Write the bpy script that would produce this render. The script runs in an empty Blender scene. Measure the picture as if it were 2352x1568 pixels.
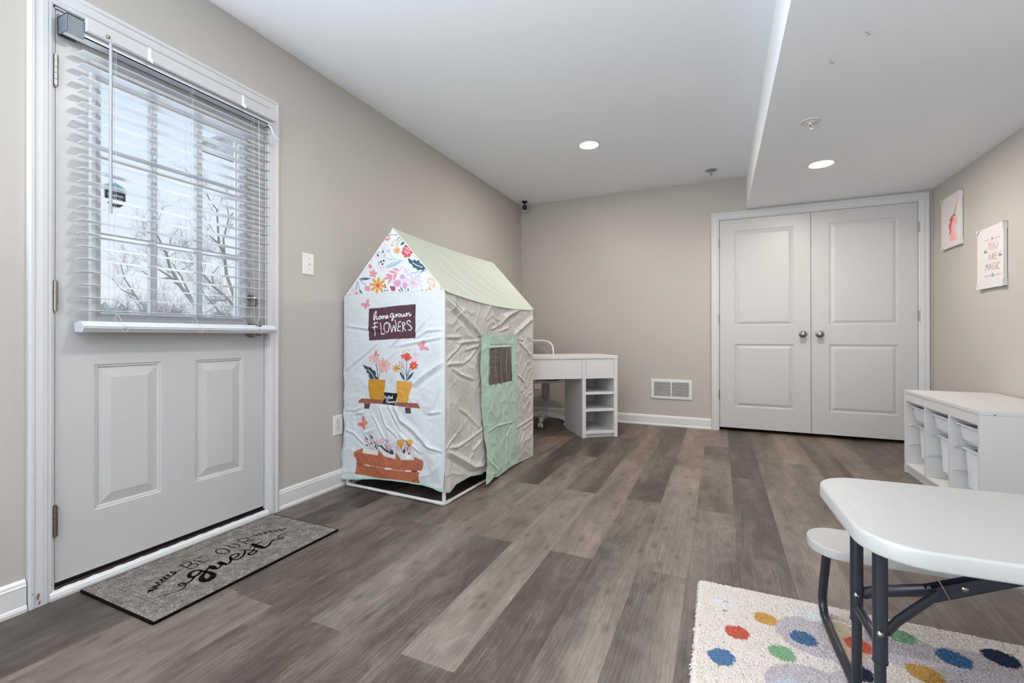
import bpy, math, random
import numpy as np
from mathutils import Vector, Matrix

C = bpy.context.scene.collection
scn = bpy.context.scene
PI = math.pi

# ------------------------------------------------------------------ camera
cam_d = bpy.data.cameras.new('camera')
cam = bpy.data.objects.new('camera', cam_d)
C.objects.link(cam)
cam_d.sensor_width = 36.0
cam_d.lens = 1043.78 / 2352 * 36.0
cam_d.shift_y = -13.2 / 2352
cam_d.clip_start = 0.02
cam_d.clip_end = 500
CX, CH = 2.1387, 0.9239
_y, _p, _r = math.radians(24.5634), math.radians(0.1165), math.radians(-0.0394)
_f = Vector((-math.sin(_y) * math.cos(_p), math.cos(_y) * math.cos(_p), math.sin(_p)))
_rt = Vector((math.cos(_y), math.sin(_y), 0))
_up = _rt.cross(_f)
_r2 = _rt * math.cos(_r) + _up * math.sin(_r)
_u2 = -_rt * math.sin(_r) + _up * math.cos(_r)
_m = Matrix((( _r2.x, _u2.x, -_f.x, CX), (_r2.y, _u2.y, -_f.y, 0), (_r2.z, _u2.z, -_f.z, CH), (0, 0, 0, 1)))
cam.matrix_world = _m
scn.camera = cam

# ------------------------------------------------------------------ world, light, exposure
scn.view_settings.view_transform = 'Standard'
scn.view_settings.look = 'None'
scn.view_settings.gamma = 1.0
scn.view_settings.exposure = 0.06
scn.view_settings.use_curve_mapping = False
scn.cycles.use_denoising = True
try:
    scn.cycles.denoiser = 'OPENIMAGEDENOISE'
except Exception:
    pass
scn.cycles.max_bounces = 9
scn.cycles.diffuse_bounces = 6
scn.cycles.glossy_bounces = 3
scn.cycles.transmission_bounces = 6
scn.cycles.transparent_max_bounces = 10
scn.cycles.caustics_reflective = False
scn.cycles.caustics_refractive = False
scn.cycles.sample_clamp_indirect = 6.0

w = bpy.data.worlds.new('World')
scn.world = w
w.use_nodes = True
nt = w.node_tree
nt.nodes.clear()
out = nt.nodes.new('ShaderNodeOutputWorld')
bg = nt.nodes.new('ShaderNodeBackground')
bg.inputs[1].default_value = 1.0
tc = nt.nodes.new('ShaderNodeTexCoord')
sp = nt.nodes.new('ShaderNodeSeparateXYZ')
rmp = nt.nodes.new('ShaderNodeValToRGB')
nt.links.new(tc.outputs['Generated'], sp.inputs[0])
nt.links.new(sp.outputs['Z'], rmp.inputs[0])
e = rmp.color_ramp.elements
e[0].position = 0.0; e[0].color = (0.93, 0.96, 1.0, 1)
e[1].position = 0.55; e[1].color = (0.66, 0.82, 1.0, 1)
nt.links.new(rmp.outputs[0], bg.inputs[0])
nt.links.new(bg.outputs[0], out.inputs[0])

D = 4.9413      # back wall
H = 2.474       # ceiling
HS = 2.156      # lowered ceiling
XS = 2.378      # its edge
WR = 3.765      # right wall
YF = -2.3       # wall behind the camera


def area(name, loc, rot, size, power, color, shape='DISK', size_y=None, spread=PI):
    l = bpy.data.lights.new(name, 'AREA')
    l.shape = shape
    l.size = size
    if size_y:
        l.size_y = size_y
    l.energy = power
    l.color = color
    l.spread = spread
    o = bpy.data.objects.new(name, l)
    C.objects.link(o)
    o.location = loc
    o.rotation_euler = rot
    return o


WARM = (1.0, 0.94, 0.88)
LAMPS_FILLS = [(1.18, 3.6, H), (2.80, 3.87, HS), (1.40, 1.3, H), (2.95, 0.55, HS), (1.18, -1.3, H), (2.95, -1.5, HS)]  # visible lamps, one inferred from the blind's shadow, then unseen fill lights added
LPOW = [17, 17, 19, 3, 5, 4]
for (x, y, z), p in zip(LAMPS_FILLS, LPOW):
    area('ceiling_lamp_and_fill_light', (x, y, z - 0.012), (0, 0, 0), 0.15, p, WARM)
# daylight entering through the glazed opening in the left wall behind the camera
area('assumed_window_daylight', (-0.16, -1.05, 1.25), (0, -PI / 2 - 0.75, 0), 1.7, 345, (0.84, 0.93, 1.0), 'RECTANGLE', 1.5)
# daylight added to brighten the ceiling, as from an assumed window behind the camera
area('assumed_window_daylight', (2.0, YF - 0.16, 1.25), (PI / 2 + 0.95, 0, 0), 2.4, 50, (0.80, 0.90, 1.0), 'RECTANGLE', 1.5)
# daylight outside the glazed entrance door
area('door_daylight', (-0.35, 1.2, 1.45), (0, -PI / 2, 0), 1.0, 9, (0.78, 0.88, 1.0), 'RECTANGLE', 0.8)


# ------------------------------------------------------------------ helpers
def lin(c):
    if isinstance(c, str):
        c = tuple(int(c[i:i + 2], 16) for i in (0, 2, 4))
    r = []
    for v in c[:3]:
        v = v / 255.0
        r.append(v / 12.92 if v <= 0.04045 else ((v + 0.055) / 1.055) ** 2.4)
    return (r[0], r[1], r[2], 1.0)


class G:
    """small node-graph helper"""
    def __init__(s, name):
        s.m = bpy.data.materials.new(name)
        s.m.use_nodes = True
        s.t = s.m.node_tree
        s.b = s.t.nodes['Principled BSDF']
        s._oc = None

    def n(s, typ, **kw):
        nd = s.t.nodes.new(typ)
        for k, v in kw.items():
            setattr(nd, k, v)
        return nd

    def put(s, sock, v):
        if hasattr(v, 'is_output') or hasattr(v, 'links'):
            s.t.links.new(v, sock)
        else:
            if isinstance(v, (tuple, list)) and len(v) == 3 and len(sock.default_value) == 4:
                v = (*v, 1)
            sock.default_value = v

    def math(s, op, a, b=0.0, c=0.0, clamp=False):
        nd = s.n('ShaderNodeMath', operation=op)
        nd.use_clamp = clamp
        for i, v in enumerate((a, b, c)):
            s.put(nd.inputs[i], v)
        return nd.outputs[0]

    def mix(s, f, a, b, blend='MIX'):
        nd = s.n('ShaderNodeMix', data_type='RGBA', blend_type=blend)
        s.put(nd.inputs[0], f)
        s.put(nd.inputs[6], a)
        s.put(nd.inputs[7], b)
        return nd.outputs[2]

    def oc(s):
        if s._oc is None:
            s._oc = s.n('ShaderNodeTexCoord')
        return s._oc.outputs['Object']

    def scale(s, v, sc, off=(0, 0, 0)):
        nd = s.n('ShaderNodeMapping')
        s.put(nd.inputs[0], v)
        nd.inputs['Scale'].default_value = sc
        nd.inputs['Location'].default_value = off
        return nd.outputs[0]

    def noise(s, v, scale, detail=2, rough=0.5, dist=0.0):
        nd = s.n('ShaderNodeTexNoise')
        s.put(nd.inputs['Vector'], v)
        nd.inputs['Scale'].default_value = scale
        nd.inputs['Detail'].default_value = detail
        nd.inputs['Roughness'].default_value = rough
        nd.inputs['Distortion'].default_value = dist
        return nd.outputs['Fac']

    def ramp(s, f, stops):
        nd = s.n('ShaderNodeValToRGB')
        s.put(nd.inputs[0], f)
        el = nd.color_ramp.elements
        while len(el) < len(stops):
            el.new(0.5)
        for e_, (p, c) in zip(el, stops):
            e_.position = p
            e_.color = lin(c) if not isinstance(c, float) else (c, c, c, 1)
        return nd.outputs[0]

    def bump(s, h, strength=0.2, dist=0.01):
        nd = s.n('ShaderNodeBump')
        nd.inputs['Strength'].default_value = strength
        nd.inputs['Distance'].default_value = dist
        s.put(nd.inputs['Height'], h)
        s.put(s.b.inputs['Normal'], nd.outputs[0])

    def base(s, c):
        s.put(s.b.inputs['Base Color'], c)

    def set(s, **kw):
        for k, v in kw.items():
            s.put(s.b.inputs[k.replace('_', ' ')], v)
        return s


def simple(name, c, rough=0.5, metal=0.0, var=0.03, vscale=8.0, bump=0.0, bscale=300.0, spec=0.5, coat=0.0):
    g = G(name)
    col = lin(c)
    n = g.noise(g.oc(), vscale, 3)
    lo = tuple(v * (1 - var) for v in col[:3])
    hi = tuple(min(1, v * (1 + var)) for v in col[:3])
    g.base(g.mix(n, lo, hi))
    g.set(Roughness=rough, Metallic=metal)
    g.b.inputs['Specular IOR Level'].default_value = spec
    if coat:
        g.b.inputs['Coat Weight'].default_value = coat
    if bump:
        g.bump(g.noise(g.oc(), bscale, 3), bump, 0.002)
    return g.m


class MB:
    """collects geometry for ONE mesh object"""
    def __init__(s):
        s.v = []; s.f = []; s.mi = []; s.sm = []

    def add(s, vs, fs, mi=0, smooth=False):
        o = len(s.v)
        s.v.extend([tuple(p) for p in vs])
        for f in fs:
            s.f.append(tuple(i + o for i in f)); s.mi.append(mi); s.sm.append(smooth)
        return s

    def box(s, a, b, mi=0, bev=0.0):
        x0, y0, z0 = (min(a[i], b[i]) for i in range(3))
        x1, y1, z1 = (max(a[i], b[i]) for i in range(3))
        if bev <= 0:
            vs = [(x0, y0, z0), (x1, y0, z0), (x1, y1, z0), (x0, y1, z0), (x0, y0, z1), (x1, y0, z1), (x1, y1, z1), (x0, y1, z1)]
            s.add(vs, [(3, 2, 1, 0), (4, 5, 6, 7), (0, 1, 5, 4), (1, 2, 6, 5), (2, 3, 7, 6), (3, 0, 4, 7)], mi)
            return s
        bev = min(bev, (x1 - x0) * .49, (y1 - y0) * .49, (z1 - z0) * .49)
        import bmesh
        bm = bmesh.new()
        bmesh.ops.create_cube(bm, size=1)
        for v in bm.verts:
            v.co = Vector(((x0 + x1) / 2 + v.co.x * (x1 - x0), (y0 + y1) / 2 + v.co.y * (y1 - y0), (z0 + z1) / 2 + v.co.z * (z1 - z0)))
        bmesh.ops.bevel(bm, geom=bm.edges[:], offset=bev, segments=2, affect='EDGES', profile=0.5)
        bm.verts.index_update()
        s.add([v.co[:] for v in bm.verts], [[v.index for v in f.verts] for f in bm.faces], mi, False)
        bm.free()
        return s

    def prism(s, pts, ext, mi=0, smooth=False):
        """polygon pts (3D) extruded by vector ext"""
        n = len(pts)
        ext = Vector(ext)
        v = [Vector(p) for p in pts]
        v2 = [p + ext for p in v]
        s.add(v + v2, [tuple(range(n - 1, -1, -1)), tuple(range(n, 2 * n))], mi)
        s.add(v + v2, [(i, (i + 1) % n, n + (i + 1) % n, n + i) for i in range(n)], mi, smooth)
        return s

    def tube(s, path, r, n=10, mi=0, closed=False, caps=True, flat=None):
        """round tube along path; r number or list; flat=(a,b) scales the section"""
        P = [Vector(p) for p in path]
        m = len(P)
        R = r if isinstance(r, (list, tuple)) else [r] * m
        T = []
        for i in range(m):
            if closed:
                t = P[(i + 1) % m] - P[i - 1]
            else:
                t = P[min(i + 1, m - 1)] - P[max(i - 1, 0)]
            T.append(t.normalized() if t.length > 1e-9 else Vector((0, 0, 1)))
        up = Vector((0, 0, 1)) if abs(T[0].z) < 0.9 else Vector((1, 0, 0))
        N = (up - T[0] * up.dot(T[0])).normalized()
        vs = []
        for i in range(m):
            N = (N - T[i] * N.dot(T[i]))
            N = N.normalized() if N.length > 1e-6 else T[i].orthogonal().normalized()
            Bn = T[i].cross(N)
            for k in range(n):
                a = 2 * PI * k / n
                fa, fb = flat if flat else (1, 1)
                vs.append(P[i] + N * (math.cos(a) * R[i] * fa) + Bn * (math.sin(a) * R[i] * fb))
        fs = []
        for i in range(m if closed else m - 1):
            j = (i + 1) % m
            for k in range(n):
                k2 = (k + 1) % n
                fs.append((i * n + k, i * n + k2, j * n + k2, j * n + k))
        s.add(vs, fs, mi, True)
        if caps and not closed:
            s.add(vs[:n], [tuple(range(n - 1, -1, -1))], mi)
            s.add(vs[-n:], [tuple(range(n))], mi)
        return s

    def lathe(s, prof, org, axis='z', n=24, mi=0, sgn=1):
        """prof: list of (radius, height) turned about an axis through org"""
        org = Vector(org)
        ax = {'x': (Vector((0, 1, 0)), Vector((0, 0, 1)), Vector((1, 0, 0))), 'y': (Vector((0, 0, 1)), Vector((1, 0, 0)), Vector((0, 1, 0))), 'z': (Vector((1, 0, 0)), Vector((0, 1, 0)), Vector((0, 0, 1)))}[axis]
        vs = []
        for r, h in prof:
            for k in range(n):
                a = 2 * PI * k / n
                vs.append(org + ax[0] * (r * math.cos(a)) + ax[1] * (r * math.sin(a)) + ax[2] * (h * sgn))
        fs = []
        for i in range(len(prof) - 1):
            for k in range(n):
                k2 = (k + 1) % n
                q = (i * n + k, i * n + k2, (i + 1) * n + k2, (i + 1) * n + k)
                fs.append(q if sgn > 0 else q[::-1])
        s.add(vs, fs, mi, True)
        if prof[0][0] > 1e-5:
            s.add(vs[:n], [tuple(range(n))[::-sgn]], mi)
        if prof[-1][0] > 1e-5:
            s.add(vs[-n:], [tuple(range(n))[::sgn]], mi)
        return s

    def grid(s, fn, nu, nv, mi=0, smooth=True, flip=False):
        vs = [fn(i / nu, j / nv) for j in range(nv + 1) for i in range(nu + 1)]
        fs = []
        for j in range(nv):
            for i in range(nu):
                a = j * (nu + 1) + i
                q = (a, a + 1, a + nu + 2, a + nu + 1)
                fs.append(q[::-1] if flip else q)
        s.add(vs, fs, mi, smooth)
        return s

    def xf(s, M):
        s.v = [tuple(M @ Vector(p)) for p in s.v]
        return s

    def build(s, name, mats, parent=None, auto=True):
        org = Vector((0, 0, 0))
        root = parent
        while root is not None and root.parent is not None:
            root = root.parent
        if root is not None and not root.get('_local'):
            org = Vector(root.location)
        me = bpy.data.meshes.new(name)
        me.from_pydata([(p[0] - org.x, p[1] - org.y, p[2] - org.z) for p in s.v], [], s.f)
        if not isinstance(mats, (list, tuple)):
            mats = [mats]
        for m_ in mats:
            me.materials.append(m_)
        me.polygons.foreach_set('material_index', s.mi)
        me.polygons.foreach_set('use_smooth', s.sm)
        me.update()
        o = bpy.data.objects.new(name, me)
        C.objects.link(o)
        if parent is not None:
            o.parent = parent
        return o


def tag(o, label=None, cat=None, group=None, kind=None):
    if label: o['label'] = label
    if cat: o['category'] = cat
    if group: o['group'] = group
    if kind: o['kind'] = kind
    return o


def thing(name, label, cat, loc=(0, 0, 0), rz=0.0, group=None, local=False, kind=None):
    o = bpy.data.objects.new(name, None)
    o.empty_display_size = 0.1
    C.objects.link(o)
    o.location = loc
    o.rotation_euler = (0, 0, rz)
    if local: o['_local'] = 1
    return tag(o, label, cat, group, kind)


def rrect(w_, d_, r, n=6, z=0.0):
    """rounded rectangle outline centred on 0, counter-clockwise"""
    pts = []
    for cx, cy, a0 in ((w_ / 2 - r, -d_ / 2 + r, -90), (w_ / 2 - r, d_ / 2 - r, 0), (-w_ / 2 + r, d_ / 2 - r, 90), (-w_ / 2 + r, -d_ / 2 + r, 180)):
        for i in range(n + 1):
            a = math.radians(a0 + 90 * i / n)
            pts.append((cx + r * math.cos(a), cy + r * math.sin(a), z))
    return pts


def slab(mb, outline, z0, z1, rim, mi=0, seg=3):
    """flat slab of a given xy outline with rounded upper and lower rims"""
    n = len(outline)
    cx = sum(p[0] for p in outline) / n; cy = sum(p[1] for p in outline) / n
    nrm = []
    for i in range(n):
        a = Vector(outline[i - 1][:2]); b = Vector(outline[(i + 1) % n][:2])
        t = (b - a).normalized(); nrm.append(Vector((t.y, -t.x)))
    rings = []
    for i in range(seg + 1):
        a = PI / 2 * i / seg
        rings.append((-rim * (1 - math.sin(a)), z0 + rim * (1 - math.cos(a))))
    for i in range(seg + 1):
        a = PI / 2 * i / seg
        rings.append((-rim * (1 - math.cos(a)), z1 - rim * (1 - math.sin(a))))
    vs = []
    for off, z in rings:
        for p, q in zip(outline, nrm):
            vs.append((p[0] + q.x * off, p[1] + q.y * off, z))
    fs = []
    for j in range(len(rings) - 1):
        for i in range(n):
            k = (i + 1) % n
            fs.append((j * n + i, j * n + k, (j + 1) * n + k, (j + 1) * n + i))
    mb.add(vs, fs, mi, True)
    mb.add(vs[:n], [tuple(range(n - 1, -1, -1))], mi)
    mb.add(vs[-n:], [tuple(range(n))], mi)
    return mb

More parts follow.
